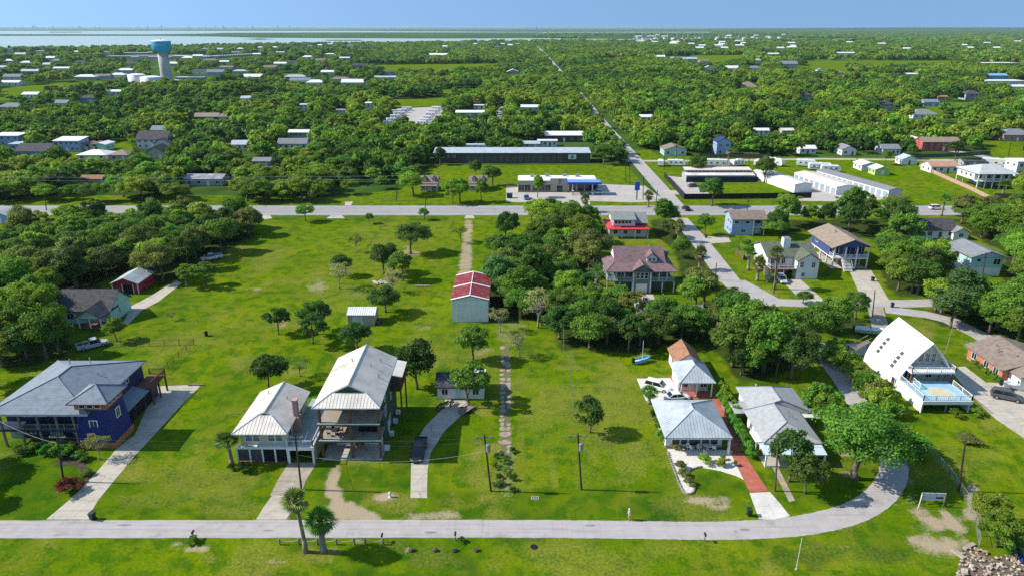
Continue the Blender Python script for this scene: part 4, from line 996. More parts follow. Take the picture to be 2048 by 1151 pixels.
# ---- blue house with the flared tower, far left
def blue_house():
    bx, by = -66.0, 91.2
    b = House('blue_house', 'deep blue house with grey hip roof and flared corner tower, cut by the left edge', 'house', bx, by)
    X = lambda x: x - bx
    Yy = lambda y: y - by
    b.wall('lower_wall', BLUESHADE, X(-78), X(-63.6), Yy(94.2), Yy(108), 0, 2.9)
    b.wall('upper_wall', BLUESHADE, X(-78), X(-63.6), Yy(94.2), Yy(108), 3.0, 6.0)
    b.box('balcony', BLUESHADE, X(-78.2), X(-65.4), Yy(91.6), Yy(94.15), 2.75, 3.02)
    b.rail([(X(-78), Yy(91.7)), (X(-65.5), Yy(91.7))], 3.03, STEEL, 1.0, 0.5, wire=True)
    for x in (-77, -74.2, -71.4, -68.6, -66.0): b.post(X(x), Yy(91.75), 0, 6.0, GREYWOOD, 0.13)
    b.hip(SHINGB, X(-78.0), X(-63.7), Yy(91.5), Yy(108.4), 6.1, 9.0, 0.5, inset=6.4, inset2=8.0, axis='y', ridge=SHINGB)
    b.box('fascia', WHITE, X(-78.45), X(-63.2), Yy(91.02), Yy(91.10), 5.78, 6.12)
    for i, x in enumerate((-69.2, -68.3, -67.4, -66.5)): b.win('f', Yy(94.2), X(x), 5.0, .62, .55, bars=(0, 0))
    for x in (-74.6, -72.6): b.win('f', Yy(94.2), X(x), 3.9, 1.3, 1.2)
    for x in (-74.8, -67.4): b.win('f', Yy(94.2), X(x), .9, 1.5, 1.3)
    b.door('f', Yy(94.2), X(-70.8), 0.1, 1.7, 2.1, GLASSL, name='french_door'); b.door('f', Yy(94.2), X(-77.0), 0.1, 1.4, 2.1, GLASSL, name='french_door')
    # garage side with its lean-to roof and the rear deck
    b.wall('garage_wing', BLUESHADE, X(-63.55), X(-61.6), Yy(97.2), Yy(108), 0, 2.8)
    b.shed(SHINGB, [(X(-63.65), Yy(97.0), 3.7), (X(-60.9), Yy(97.0), 2.95), (X(-60.9), Yy(104.2), 2.95), (X(-63.65), Yy(104.2), 3.7)], name='garage_roof')
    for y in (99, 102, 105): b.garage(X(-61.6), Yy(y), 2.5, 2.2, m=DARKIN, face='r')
    for i in range(6): b.win('r', X(-63.6), Yy(97.8 + i * 1.05), 5.0, .6, .55, bars=(0, 0))
    b.box('rear_deck', WOOD, X(-63.5), X(-60.6), Yy(104.4), Yy(109.6), 2.95, 3.2)
    b.rail([(X(-60.7), Yy(104.5)), (X(-60.7), Yy(109.5)), (X(-63.4), Yy(109.5))], 3.2, WOOD, 1.1, 0.2)
    for y in (104.6, 107, 109.4): b.post(X(-60.75), Yy(y), 0, 3.0, WOOD, .12)
    for x, y in ((-73.0, 104.0), (-70.0, 104.6), (-66.8, 101.0)): b.pipe(X(x), Yy(y), 8.1 if x != -66.8 else 7.4, .55)
    # tower: flared foot in brick, blue walls, cedar band with clerestory, hip roof with red fascia
    def fr(z): return 0.42 * (1 - z / 6.6) if z < 6.6 else 0.0
    def ring(z, e=0.0):
        f = fr(z) + e; return [(X(-65.35) - f, Yy(91.85) - f, z), (X(-60.75) + f, Yy(91.85) - f, z), (X(-60.75) + f, Yy(96.4) + f, z), (X(-65.35) - f, Yy(96.4) + f, z)]
    MB().hexa(ring(0.0, .12) + ring(0.9, .10)).build('brick_plinth', mat('tower_brick', (0.42, 0.17, 0.08), .9, .25, 5), b.o)
    MB().hexa(ring(0.9) + ring(6.4)).build('tower_wall', BLUEW, b.o)
    MB().hexa(ring(6.4, .06) + ring(7.55, .06)).build('cedar_band', CEDAR, b.o)
    b.hip(SHINGB, X(-65.35), X(-60.75), Yy(91.85), Yy(96.4), 7.72, 9.4, .75, th=.05, axis='x', inset=3.0, name='tower_roof', ridge=SHINGB)
    MB().box(X(-66.14), X(-59.96), Yy(91.06), Yy(97.19), 7.55, 7.67).build('red_fascia', mat('red_fascia', (.33, .06, .045), .6, .1), b.o)
    for u in (-64.2, -63.05, -61.9): b.win('f', Yy(91.79), X(u), 6.75, .82, .5, bars=(0, 0), fr=.08)
    for u in (93.0, 94.15, 95.3): b.win('r', X(-60.69), Yy(u), 6.75, .8, .5, bars=(0, 0), fr=.08)
    b.win('f', Yy(91.72), X(-63.05), 3.3, 1.0, 1.2, fr=.16); b.win('r', X(-60.60), Yy(94.2), 4.0, .9, 1.35, fr=.16)
    b.door('f', Yy(91.48), X(-63.6), .92, 1.0, 1.5, mat('red_door', (.35, .03, .03), .6, .1))
    keep(0, 312, 715, 893)
blue_house()

# ---- beige house with carport deck
def beige_house():
    bx, by = -40.3, 87.9
    b = House('beige_house', 'beige two-storey house with pale metal roof and brick chimney beside the green house', 'house', bx, by)
    X = lambda x: x - bx
    Y = lambda y: y - by
    b.wall('upper_wall', BEIGE, X(-39.7), X(-32.9), Y(88.2), Y(98.9), 2.62, 5.35)
    b.wall('lower_wall', BEIGE, X(-39.6), X(-33.0), Y(90.6), Y(98.7), 0, 2.6)
    b.box('porch_floor', WOOD, X(-40.2), X(-32.8), Y(87.5), Y(90.55), 0, .12)
    b.box('porch_beam', WHITE, X(-40.3), X(-32.7), Y(87.5), Y(88.15), 2.35, 2.72)
    for x in (-40.2, -38.35, -36.5, -34.65, -32.85): b.post(X(x), Y(87.62), .12, 2.35, WHITE, .11)
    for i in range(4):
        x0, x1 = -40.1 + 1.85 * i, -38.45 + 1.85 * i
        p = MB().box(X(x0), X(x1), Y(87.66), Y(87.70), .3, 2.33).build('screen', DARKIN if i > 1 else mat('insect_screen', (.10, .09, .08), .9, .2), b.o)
    for x in (-37.9, -34.6):
        for dx in (-.55, .55): b.win('f', Y(88.2), X(x + dx), 3.35, .92, 1.25, bars=(0, 1), glass=mat('blue_glass', (.10, .17, .25), .15, .3, .7, spec=.6))
    dutch(b, METAL, X(-40.3), X(-32.3), Y(86.7), Y(99.3), 5.35, 7.15, 6.75, seam=.5, ridge=METALG, gm=BEIGE)
    for y in (93.2, 95.4): b.win('r', X(-32.9), Y(y), 3.4, .7, 1.1)
    b.win('r', X(-32.9), Y(89.6), 3.3, 1.2, 1.5)
    MB().box(X(-32.85), X(-31.9), Y(91.3), Y(92.5), 0, 5.3).box(X(-32.7), X(-32.05), Y(91.5), Y(92.3), 5.3, 8.0).box(X(-32.78), X(-31.97), Y(91.42), Y(92.38), 8.0, 8.15).build('chimney', BRICKRED, b.o)
    for x, y in ((-37.9, 96.5), (-34.6, 95.0)): b.pipe(X(x), Y(y), 6.5, .4)
    # deck over the carport between the two houses
    b.box('carport_deck', DECKG, X(-32.85), X(-28.9), Y(87.3), Y(101.5), 2.6, 2.85)
    b.box('deck_fascia', WHITE, X(-32.85), X(-28.8), Y(87.18), Y(87.29), 2.35, 2.88)
    b.rail([(X(-32.7), Y(87.4)), (X(-29.0), Y(87.4)), (X(-29.0), Y(94.5))], 2.86, WHITE, 1.0, .9)
    for x, y in ((-32.6, 87.4), (-29.05, 87.4), (-29.05, 92.0), (-29.05, 97.0)): b.post(X(x), Y(y), 0, 2.6, WHITE, .13)
    b.box('carport_side_wall', TANW, X(-29.0), X(-28.9), Y(87.7), Y(97), .05, 2.58)
    keep(470, 640, 765, 925)
    for x, y, w in ((-39.2, 88.6, .9), (-37.6, 88.8, .8), (-38.8, 89.6, .7)):
        t = thing('porch_chair', 'brown porch chair behind the screens of the beige house', 'chair', (x, y, .12), rnd.uniform(-1, 1), 'porch chairs of the beige house')
        MB().box(-.3, .3, -.28, .28, .38, .46).build('seat', CEDAR, t); MB().box(-.3, .3, .22, .3, .46, 1.0).build('backrest', CEDAR, t)
        for sx in (-.26, .26):
            for sy in (-.24, .24): MB().box(sx - .03, sx + .03, sy - .03, sy + .03, 0, .38).build('leg', CEDAR, t)
beige_house()

# ---- green three-storey house
def green_house():
    bx, by = -28.2, 88.6
    b = House('green_house', 'tall dark green three-storey house with metal roof and two stacked front decks', 'house', bx, by)
    X = lambda x: x - bx
    Y = lambda y: y - by
    b.wall('side_wall', GREENW, X(-27.9), X(-19.4), Y(92.3), Y(103.8), 0, 8.72)
    b.box('slab', CONC, X(-28.1), X(-19.2), Y(88.2), Y(92.28), 0, .10)
    for i, z in enumerate((3.05, 5.85)):
        d = b.box('deck', DECK, X(-28.2), X(-19.3), Y(88.5), Y(92.28), z, z + .22)
        MB().box(X(-28.3), X(-19.15), Y(88.3), Y(88.46), z - .12, z + .30).build('fascia_board', GREENW, d)
        MB().box(X(-28.3), X(-19.15), Y(88.24), Y(88.295), z + .16, z + .32).build('trim', WHITE, d)
    for x in (-27.95, -23.6, -19.45):
        for z0, z1 in ((.1, 2.92), (3.37, 5.72), (6.17, 8.7)): b.post(X(x), Y(88.75), z0, z1, WOOD, .17)
    for u in (-25.4, -21.2): b.garage(Y(92.3), X(u), 2.9, 2.3, .1)
    b.door('f', Y(92.3), X(-23.1), 3.28, 1.5, 2.1, GLASSL, name='french_door'); b.door('f', Y(92.3), X(-22.8), 6.08, 1.5, 2.1, GLASSL, name='french_door')
    b.win('f', Y(92.3), X(-26.0), 4.3, 1.6, .9); b.win('f', Y(92.3), X(-26.1), 7.0, 1.5, 1.0)
    b.win('f', Y(92.3), X(-20.6), 7.0, 1.2, 1.0)
    dutch(b, METAL, X(-28.75), X(-18.95), Y(88.0), Y(104.4), 8.85, 11.25, 10.05, seam=.48, ridge=METALG, gm=GREENW)
    for x, y, z in ((-25.2, 99.5, 10.5), (-22.0, 98.2, 10.3), (-21.0, 101.0, 9.8), (-20.5, 96.0, 9.6)): b.pipe(X(x), Y(y), z, .5, .08)
    for y, z in ((94.0, 4.3), (94.0, 6.9), (97.0, 1.0), (99.0, 4.3)): b.win('r', X(-19.4), Y(y), z, 1.0, 1.5)
    b.door('r', X(-19.4), Y(95.6), .1, 1.0, 2.1)
    b.box('side_balcony', WOOD, X(-19.35), X(-17.6), Y(98.5), Y(103.6), 5.8, 6.0); b.rail([(X(-17.65), Y(98.5)), (X(-17.65), Y(103.5))], 6.0, WOOD, 1.1, .22)
    for y in (98.6, 103.4): b.post(X(-17.7), Y(y), 0, 8.4, WOOD, .12)
    b.shed(METAL, [(X(-18.98), Y(98.4), 8.8), (X(-17.3), Y(98.4), 8.45), (X(-17.3), Y(103.8), 8.45), (X(-18.98), Y(103.8), 8.8)], name='balcony_roof')
    for y in (90.5, 94.5, 98.2, 101): b.box('air_conditioner', WHITE, X(-19.2), X(-18.5), Y(y), Y(y + .6), .1 if y > 91 else .1, .8)
    keep(625, 800, 695, 920)
    t = thing('patio_table', 'round dark patio table on the middle deck of the green house', 'table', (-26.3, 90.1, 3.27))
    MB().lathe([(.02, .70), (.6, .70), (.6, .74), (.02, .745)], 14).build('table_top', IRON, t); MB().tube((0, 0, 0), (0, 0, .7), .05).build('leg', IRON, t)
    for i in range(4):
        a = 1.57 * i + .5
        c = thing('patio_chair', 'dark iron chair at the round table on the middle deck', 'chair', (-26.3 + .95 * math.cos(a), 90.1 + .95 * math.sin(a), 3.27), a + math.pi / 2, 'iron chairs round the deck table')
        MB().box(-.22, .22, -.22, .22, .42, .46).build('seat', IRON, c); MB().box(-.22, .22, -.24, -.2, .46, .9).build('backrest', IRON, c)
        for sx in (-.2, .2):
            for sy in (-.2, .2): MB().box(sx - .015, sx + .015, sy - .015, sy + .015, 0, .42).build('leg', IRON, c)
    t = thing('grill_cover', 'black covered outdoor kitchen on the middle deck of the green house', 'grill', (-21.4, 91.2, 3.27))
    MB().box(-1.5, 1.5, -.4, .4, 0, 1.0).box(-.9, .5, -.42, .42, 1.0, 1.35).build('cover', DARKIN, t); MB().box(-1.6, -1.5, -.3, .3, .9, 1.0).build('side_shelf', IRON, t)
    t = thing('planter', 'reddish planter tub between the garage doors of the green house', 'planter', (-23.2, 91.4, .1))
    MB().lathe([(.35, 0), (.5, .5), (.52, .55), (.4, .55), (.3, .42)], 12).build('tub', CEDAR, t); link('plant', PROTO['bush_b']['crown'], t).scale = (.3, .3, .35)
green_house()

# ---- white hip-roofed bungalow, its guest cottage and brown garage
def bungalow():
    bx, by = 23.4, 91.6
    b = House('white_bungalow', 'white bungalow with grey metal hip roof behind the white gravel terrace', 'house', bx, by)
    X = lambda x: x - bx
    Y = lambda y: y - by
    b.wall('wall', WHITEW, X(23.4), X(31.9), Y(91.6), Y(100.2), 0, 2.85)
    b.hip(METALG, X(23.2), X(32.2), Y(90.0), Y(100.3), 3.0, 5.4, .5, axis='y', inset=4.2, inset2=5.4, seam=.48, ridge=METALG)
    b.box('fascia', WHITE, X(22.72), X(32.68), Y(89.52), Y(89.60), 2.68, 2.98)
    for u in (24.9, 26.2): b.win('f', Y(91.6), X(u), .55, 1.1, 1.5, bars=(0, 0))
    for u in (29.4, 30.7): b.win('f', Y(91.6), X(u), .55, 1.1, 1.5, bars=(0, 0))
    b.door('f', Y(91.6), X(27.7), 0.05, 1.9, 2.15, GLASS, name='sliding_door')
    for x in (32.4,): b.post(X(x), Y(89.75), 0, 2.9, WHITE, .16)
    b.pipe(X(28.2), Y(98.6), 4.3, .45)
    for y in (93.5, 97.5): b.win('l', X(23.4), Y(y), 1.0, 1.2, 1.1)
    b.box('skirting', GREYW, X(23.35), X(31.95), Y(91.52), Y(91.58), 0, .4)
    keep(1296, 1470, 795, 905)
    b = House('guest_cottage', 'small white cottage with grey metal hip roof behind the bungalow', 'cottage', 29.2, 109.2)
    b.wall('wall', WHITEW, 0, 5.2, 0, 4.9, 0, 2.75)
    b.hip(METALG, -.1, 5.4, -2.2, 5.0, 2.95, 5.0, .35, axis='y', inset=2.9, inset2=3.2, seam=.5, ridge=METALG)
    for x in (.05, 2.65, 5.25): b.post(x, -2.1, 0, 2.8, WHITE, .1)
    b.win('f', 0, .95, .9, 1.3, 1.1); b.win('f', 0, 4.4, .9, 1.1, 1.1); b.door('f', 0, 2.3, .05); b.door('f', 0, 3.3, .05)
    b.box('terrace', REDC, -.2, 5.5, -2.5, -.02, 0, .08)
    keep(1338, 1436, 722, 782)
    b = House('brown_roofed_garage', 'low white garage with brown shingle roof behind the cottage', 'garage', 30.0, 114.9)
    b.wall('wall', WHITEW, 0, 4.3, 0, 5.8, 0, 2.8); b.gable(SHINGR, 0, 4.3, 0, 5.8, 2.85, 4.5, 'y', .4, wallm=WHITEW); b.win('f', 0, 2.1, 1.0, 1.0, .9)
    b.win('l', 0, 2.8, 1.0, 1.0, .9)
    keep(1338, 1405, 683, 726)
bungalow()

# ---- grey-roofed bay house beside the hedge
def bay_house():
    bx, by = 37.6, 86.9
    b = House('grey_roofed_house', 'low white house with pale grey shingle roof and flat blue porch beside the clipped hedge', 'house', bx, by)
    X = lambda x: x - bx
    Y = lambda y: y - by
    b.wall('front_wall', WHITEW, X(37.6), X(45.2), Y(89.2), Y(97.4), 0, 2.5)
    b.wall('rear_wall', WHITEW, X(38.6), X(47.0), Y(97.4), Y(105.2), 0, 2.5)
    b.hip(mat('pale_shingles', (0.36, 0.37, 0.375), .9, .10, 1.5), X(37.5), X(45.3), Y(89.0), Y(97.6), 2.68, 4.3, .45, axis='y', inset=3.2, inset2=.6, ridge=SHING)
    b.hip(mat('pale_shingles', (0, 0, 0)), X(38.5), X(47.1), Y(97.9), Y(105.3), 2.70, 4.5, .45, axis='y', inset=.6, inset2=3.2, ridge=SHING, name='rear_roof')
    b.shed(mat('pale_blue_metal', (.52, .62, .70), .5, .06), [(X(36.7), Y(86.4), 2.12), (X(45.6), Y(86.4), 2.12), (X(45.6), Y(89.0), 2.5), (X(36.7), Y(89.0), 2.5)])
    for x in (36.9, 45.4): b.post(X(x), Y(86.6), 0, 2.0, WHITE, .11)
    b.box('porch_floor', CONC, X(36.8), X(45.5), Y(86.4), Y(89.15), 0, .1)
    b.shed(WHITE, [(X(36.2), Y(89.4), 2.35), (X(37.6), Y(89.4), 2.5), (X(37.6), Y(92.4), 2.5), (X(36.2), Y(92.4), 2.35)], name='side_awning')
    b.shed(GREYW, [(X(35.6), Y(97.6), 2.35), (X(38.6), Y(97.6), 2.5), (X(38.6), Y(101.4), 2.5), (X(35.6), Y(101.4), 2.35)], name='side_awning')
    for x, y in ((35.8, 97.8), (35.8, 101.2), (36.4, 89.6)): b.post(X(x), Y(y), 0, 2.3, WHITE, .07)
    b.shed(FLATW, [(X(45.2), Y(96.4), 2.4), (X(48.6), Y(96.4), 2.3), (X(48.6), Y(99.2), 2.3), (X(45.2), Y(99.2), 2.4)], name='side_awning')
    b.win('f', Y(89.2), X(40), .9, 1.2, 1.1); b.door('f', Y(89.2), X(42), .05); b.win('f', Y(89.2), X(44), .9, 1.1, 1.1)
    for y in (91.5, 93.5, 95.5): b.win('l', X(37.6), Y(y), .9, .8, 1.2)
    b.win('r', X(45.2), Y(94), .9, 1.0, 1.3)
    for x, y in ((42.6, 94.3), (43.2, 94.2), (43.0, 95.4)): b.pipe(X(x), Y(y), 3.6, .35, .06)
    keep(1470, 1655, 780, 925)
bay_house()

# ---- white bow-roofed A-frame with painted deck
def bow_house():
    bx, by = 67.6, 110.0
    b = House('bow_roofed_house', 'white bow-roofed house with arched shell and painted front deck', 'house', bx, by)
    X = lambda x: x - bx
    Y = lambda y: y - by
    W2, Hh = 5.1, 9.0; cx = X(72.7)
    def arc(t):          # t 0 at the foot .. 1 at the apex; bulging outward
        a = t; return W2 * (1 - a ** 1.85), Hh * (a ** 1.02)
    n = 12; prof = [arc(i / n) for i in range(n + 1)]
    mb = MB()
    ys = (Y(109.6), Y(121.4))
    for sg in (-1, 1):
        for i in range(n):
            (d0, z0), (d1, z1) = prof[i], prof[i + 1]
            o0, o1 = d0 - .22, d1 - (.22 if i < n - 1 else 0)
            mb.hexa([(cx + sg * o0, ys[0], z0), (cx + sg * d0, ys[0], z0), (cx + sg * d0, ys[1], z0), (cx + sg * o0, ys[1], z0), (cx + sg * o1, ys[0], z1), (cx + sg * d1, ys[0], z1), (cx + sg * d1, ys[1], z1), (cx + sg * o1, ys[1], z1)])
    sh = mb.build('roof_shell', mat('white_shell', (0.80, 0.80, 0.79), .55, .03, .3), b.o)
    for y in (112.6, 118.0):      # two columns of four skylights on the lit flank
        for k in range(4):
            t0 = .35 + .088 * k + (.0 if y > 115 else -.03); t1 = t0 + .06
            (d0, z0), (d1, z1) = arc(t0), arc(t1)
            MB().hexa([(cx - d0 - .06, Y(y), z0), (cx - d0 + .1, Y(y), z0), (cx - d0 + .1, Y(y + .95), z0), (cx - d0 - .06, Y(y + .95), z0), (cx - d1 - .06, Y(y), z1), (cx - d1 + .1, Y(y), z1), (cx - d1 + .1, Y(y + .95), z1), (cx - d1 - .06, Y(y + .95), z1)]).build('skylight', mat('skylight_glass', (.10, .11, .12), .2, .3, 2, spec=.6), sh)
    gw = MB(); P_ = [(cx + d - .25, z) for d, z in prof[:-1]] + [(cx, Hh - .1)] + [(cx - d + .25, z) for d, z in reversed(prof[:-1])]
    for yy in (Y(111.4), Y(121.0)): gw.poly(*[(x, yy, z) for x, z in P_])
    gw.build('gable_wall', mat('cream_wall', (.62, .60, .50), .8, .06), b.o)
    for u in (-1.6, -.55, .55, 1.6): b.win('f', Y(111.38), cx + u, 4.75, .62, 1.5, glass=GLASS)
    b.win('f', Y(111.38), cx + .1, 7.4, 1.0, .8)
    for u in (-2.9, -1.6, 1.4): b.win('f', Y(111.38), cx + u, 1.6, 1.0, 1.3)
    b.box('upper_balcony', WHITE, X(68.9), X(76.6), Y(108.0), Y(111.3), 4.0, 4.2)
    b.rail([(X(69.0), Y(111.2)), (X(69.0), Y(108.05)), (X(76.5), Y(108.05)), (X(76.5), Y(111.2))], 4.2, WHITE, 1.0, .35)
    for x in (69.2, 76.3): b.post(X(x), Y(108.3), 0, 4.0, WOOD, .12)
    # sun deck, its floor painted with a sand island in blue water
    dk = b.box('sun_deck', mat('painted_deck', (.30, .48, .62), .7, .06), X(67.9), X(76.0), Y(101.8), Y(108.9), 1.98, 2.2)
    def oval(name, m, c, rx, ry, z, k=.12, seed=0):
        q = random.Random(seed); MB().poly(*[(c[0] + rx * (1 + q.uniform(-k, k)) * math.cos(t), c[1] + ry * (1 + q.uniform(-k, k)) * math.sin(t), z) for t in np.linspace(0, 6.283, 22)[:-1]]).build(name, m, dk)
    oval('painted_shallows', mat('painted_shallows', (.42, .58, .58), .7, .08), (X(72.1), Y(104.6)), 2.6, 2.1, 2.204, .08, 2)
    oval('painted_island', mat('painted_sand', (.58, .50, .34), .8, .08), (X(72.3), Y(104.7)), 1.9, 1.45, 2.208, .1, 3)
    oval('painted_lagoon', mat('painted_lagoon', (.16, .46, .46), .7, .08), (X(70.0), Y(106.6)), 1.2, .8, 2.212, .2, 4)
    b.rail([(X(67.95), Y(109.3)), (X(67.95), Y(101.85)), (X(75.95), Y(101.85)), (X(75.95), Y(107.2))], 2.2, WHITE, 1.0, .3)
    b.rail([(X(69.6), Y(108.3)), (X(69.6), Y(105.9))], 2.2, WHITE, 1.0, .3)
    b.box('deck_fascia', WHITE, X(67.8), X(76.1), Y(101.62), Y(101.77), 1.62, 2.24)
    b.box('deck_side_wall', WHITE, X(67.78), X(67.88), Y(101.7), Y(110.2), 0, 2.2)
    for x in (68.1, 72.0, 75.8): b.post(X(x), Y(102.0), 0, 1.98, WHITE if x > 75 else GREYWOOD, .1)
    b.box('deck_end_wall', WHITE, X(75.9), X(76.0), Y(102.0), Y(104.0), 0, 1.97)
    b.door('l', X(67.62), Y(110.6), .1, 1.0, 1.9, mat('plum_door', (.06, .03, .07), .6, .1), WHITE)
    st = House('timber_stair', 'brown timber stair and landing behind the bow-roofed house', 'stair', 64.6, 122.0)
    st.box('landing', GREYWOOD, 0, 1.6, 0, 2.4, 1.6, 1.75); st.stair(1.6, 4.2, .2, 1.4, 1.7, 3.4, 8, GREYWOOD, axis='x')
    st.rail([(0, 0), (1.6, 0)], 1.75, GREYWOOD, .95, .25); st.rail([(0, 0), (0, 2.4)], 1.75, GREYWOOD, .95, .25)
    MB().path([(1.6, .1, 2.7), (4.2, .1, 4.3)], .06, 4).path([(1.6, 1.5, 2.7), (4.2, 1.5, 4.3)], .06, 4).path([(1.6, .1, 1.7), (4.2, .1, 3.4)], .09, 4).build('stair_rail', GREYWOOD, st.o)
    for x, y in ((.1, .1), (1.5, .1), (.1, 2.3), (1.5, 2.3), (3.8, .3)): st.post(x, y, 0, 1.6 if x < 2 else 3.0, GREYWOOD, .08)
    keep(1725, 1945, 632, 825); keep(1696, 1745, 685, 722)
bow_house()

# ---- orange brick ranch at the right edge
def brick_ranch():
    x0, y0 = 88.5, 108.4
    b = House('brick_ranch_house', 'orange brick ranch house with brown shingle roof at the right edge', 'house', x0, y0)
    b.wall('wall', BRICK, -.6, 10.4, 3.8, 13.8, 0, 2.7)
    b.gable(SHINGBR, -.6, 10.4, 3.8, 13.8, 2.75, 4.5, 'y', .6, wallm=WHITE)
    b.gable(SHINGBR, .6, 7.4, 0.8, 6.0, 2.80, 4.3, 'y', .5, wallm=WHITE, name='front_roof'); b.wall('garage_wall', WHITE, .6, 7.4, .8, 3.78, 0, 2.75)
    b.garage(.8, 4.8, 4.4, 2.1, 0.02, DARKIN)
    for y in (5.5, 8.2, 11.8): b.win('l', -.6, y, .9, 1.3, 1.2)
    for x, y in ((1.6, 9.0), (2.4, 11.0), (3.0, 6.2)): b.pipe(x, y, 3.9, .4, .1)
    keep(1930, 2048, 690, 795)
brick_ranch()
# ---- small white cottage behind the parked cars
def cottage():
    x0, y0 = P(875, 797); b = House('black_roofed_cottage', 'small white cottage with black patched roof behind the motorcycles', 'cottage', x0, y0)
    b.wall('wall', WHITEW, 0, 8.0, 0, 5.2, 0, 2.35); b.gable(mat('black_felt_roof', (.035, .035, .04), .7, .3, .8, col2=(.16, .16, .17)), 0, 8.0, 0, 5.2, 2.4, 3.6, 'x', .35, wallm=WHITEW)
    b.win('f', 0, 1.3, .9, 1.0, 1.0); b.win('f', 0, 6.6, .9, 1.0, 1.0); b.door('f', 0, 3.7, .05, m=MINT)
    b.shed(METALWH, [(5.0, 2.7, 3.72), (8.2, 2.7, 3.72), (8.2, 5.5, 2.95), (5.0, 5.5, 2.95)], name='metal_roof_patch', th=.03)
    keep(872, 970, 738, 797)
cottage()
# ---- long metal barn with faded red roof, tool shed
def barns():
    x0, y0 = P(905, 643)
    b = House('red_roofed_barn', 'tall galvanised barn with faded red roof and white ridge beside the dirt drive', 'barn', x0, y0)
    b.wall('wall', METALW, 0, 7.8, 0, 15.5, 0, 5.0); b.gable(METALR, 0, 7.8, 0, 15.5, 5.05, 6.0, 'y', .25, wallm=METALW, ridge=METALWH)
    k = (6.0 - 5.05) / 3.9
    for y in (-.1, 7.6, 15.4): 
        MB().hexa([(-.25, y - .25, 5.20), (3.9, y - .25, 6.21), (3.9, y + .35, 6.21), (-.25, y + .35, 5.20), (-.25, y - .25, 5.24), (3.9, y - .25, 6.25), (3.9, y + .35, 6.25), (-.25, y + .35, 5.24)]).hexa([(3.9, y - .25, 6.21), (8.05, y - .25, 5.20), (8.05, y + .35, 5.20), (3.9, y + .35, 6.21), (3.9, y - .25, 6.25), (8.05, y - .25, 5.24), (8.05, y + .35, 5.24), (3.9, y + .35, 6.25)]).build('white_roof_strip', METALWH, b.o)
    b.door('f', 0, 1.6, .05, .9, 2.0, METALW); keep(903, 978, 545, 645)
    x0, y0 = P(697, 650)
    b = House('tool_shed', 'small cream tool shed with white ribbed roof in the middle of the field', 'shed', x0, y0)
    b.wall('wall', TANW, 0, 5.7, 0, 4.2, 0, 2.4); b.gable(METALWH, 0, 5.7, 0, 4.2, 2.42, 3.3, 'x', .25, seam=.45, wallm=TANW)
    b.door('f', 0, 1.5, .05, .9, 1.9); b.door('f', 0, 2.6, .05, .9, 1.9, mat('pale_door', (.55, .6, .6), .7, .1)); keep(694, 758, 610, 652)
barns()
# ---- mint house and red barn at the wood's edge
def wood_edge():
    x0, y0 = P(187, 652)
    b = House('mint_gabled_house', 'mint green gabled house with dark shingle roof at the edge of the wood', 'house', x0, y0)
    b.wall('wall', MINT, -8.5, 3.2, 1.6, 9.8, 0, 3.0); b.gable(SHINGD, -8.5, 3.2, 1.6, 9.8, 3.05, 6.2, 'x', .4, wallm=MINT)
    b.gable(SHINGD, -1.8, 3.0, -2.0, 4.6, 3.0, 4.6, 'y', .4, wallm=MINT, name='porch_roof'); b.box('porch_floor', WOOD, -1.8, 3.0, -1.9, 1.55, .2, .4)
    b.box('porch_beam', WHITE, -1.85, 3.05, -2.0, -1.8, 2.7, 2.99)
    for x in (-1.7, .6, 2.9): b.post(x, -1.85, .4, 2.7)
    b.win('f', 1.6, -.6, 1.2, 1.2, 1.2); b.door('f', 1.6, 1.2, .4); b.win('f', 1.6, -5.5, 1.1, 1.3, 1.2); b.win('r', 3.2, 5.2, 1.1, .6, 1.3); b.win('r', 3.2, 5.2, 4.1, .6, .5)
    keep(150, 262, 590, 655)
    x0, y0 = P(240, 587)
    b = House('red_barn', 'small dark red barn with grey metal roof beneath the wood', 'barn', x0, y0)
    b.wall('wall', REDW, -1.5, 4.6, 0, 8.0, 0, 2.6); b.gable(METALG, -1.5, 4.6, 0, 8.0, 2.65, 3.9, 'y', .35, wallm=REDW)
    b.garage(0, 2.2, 2.4, 2.2, .02, DARKIN)
    for x in (-1.5, 4.6): b.post(x, -.02, 0, 2.6, WHITE, .09)
    b.box('door_trim', WHITE, .85, 1.0, -.12, -.06, 0, 2.4); b.box('door_trim', WHITE, 3.42, 3.57, -.12, -.06, 0, 2.4); keep(226, 302, 540, 590)
wood_edge()
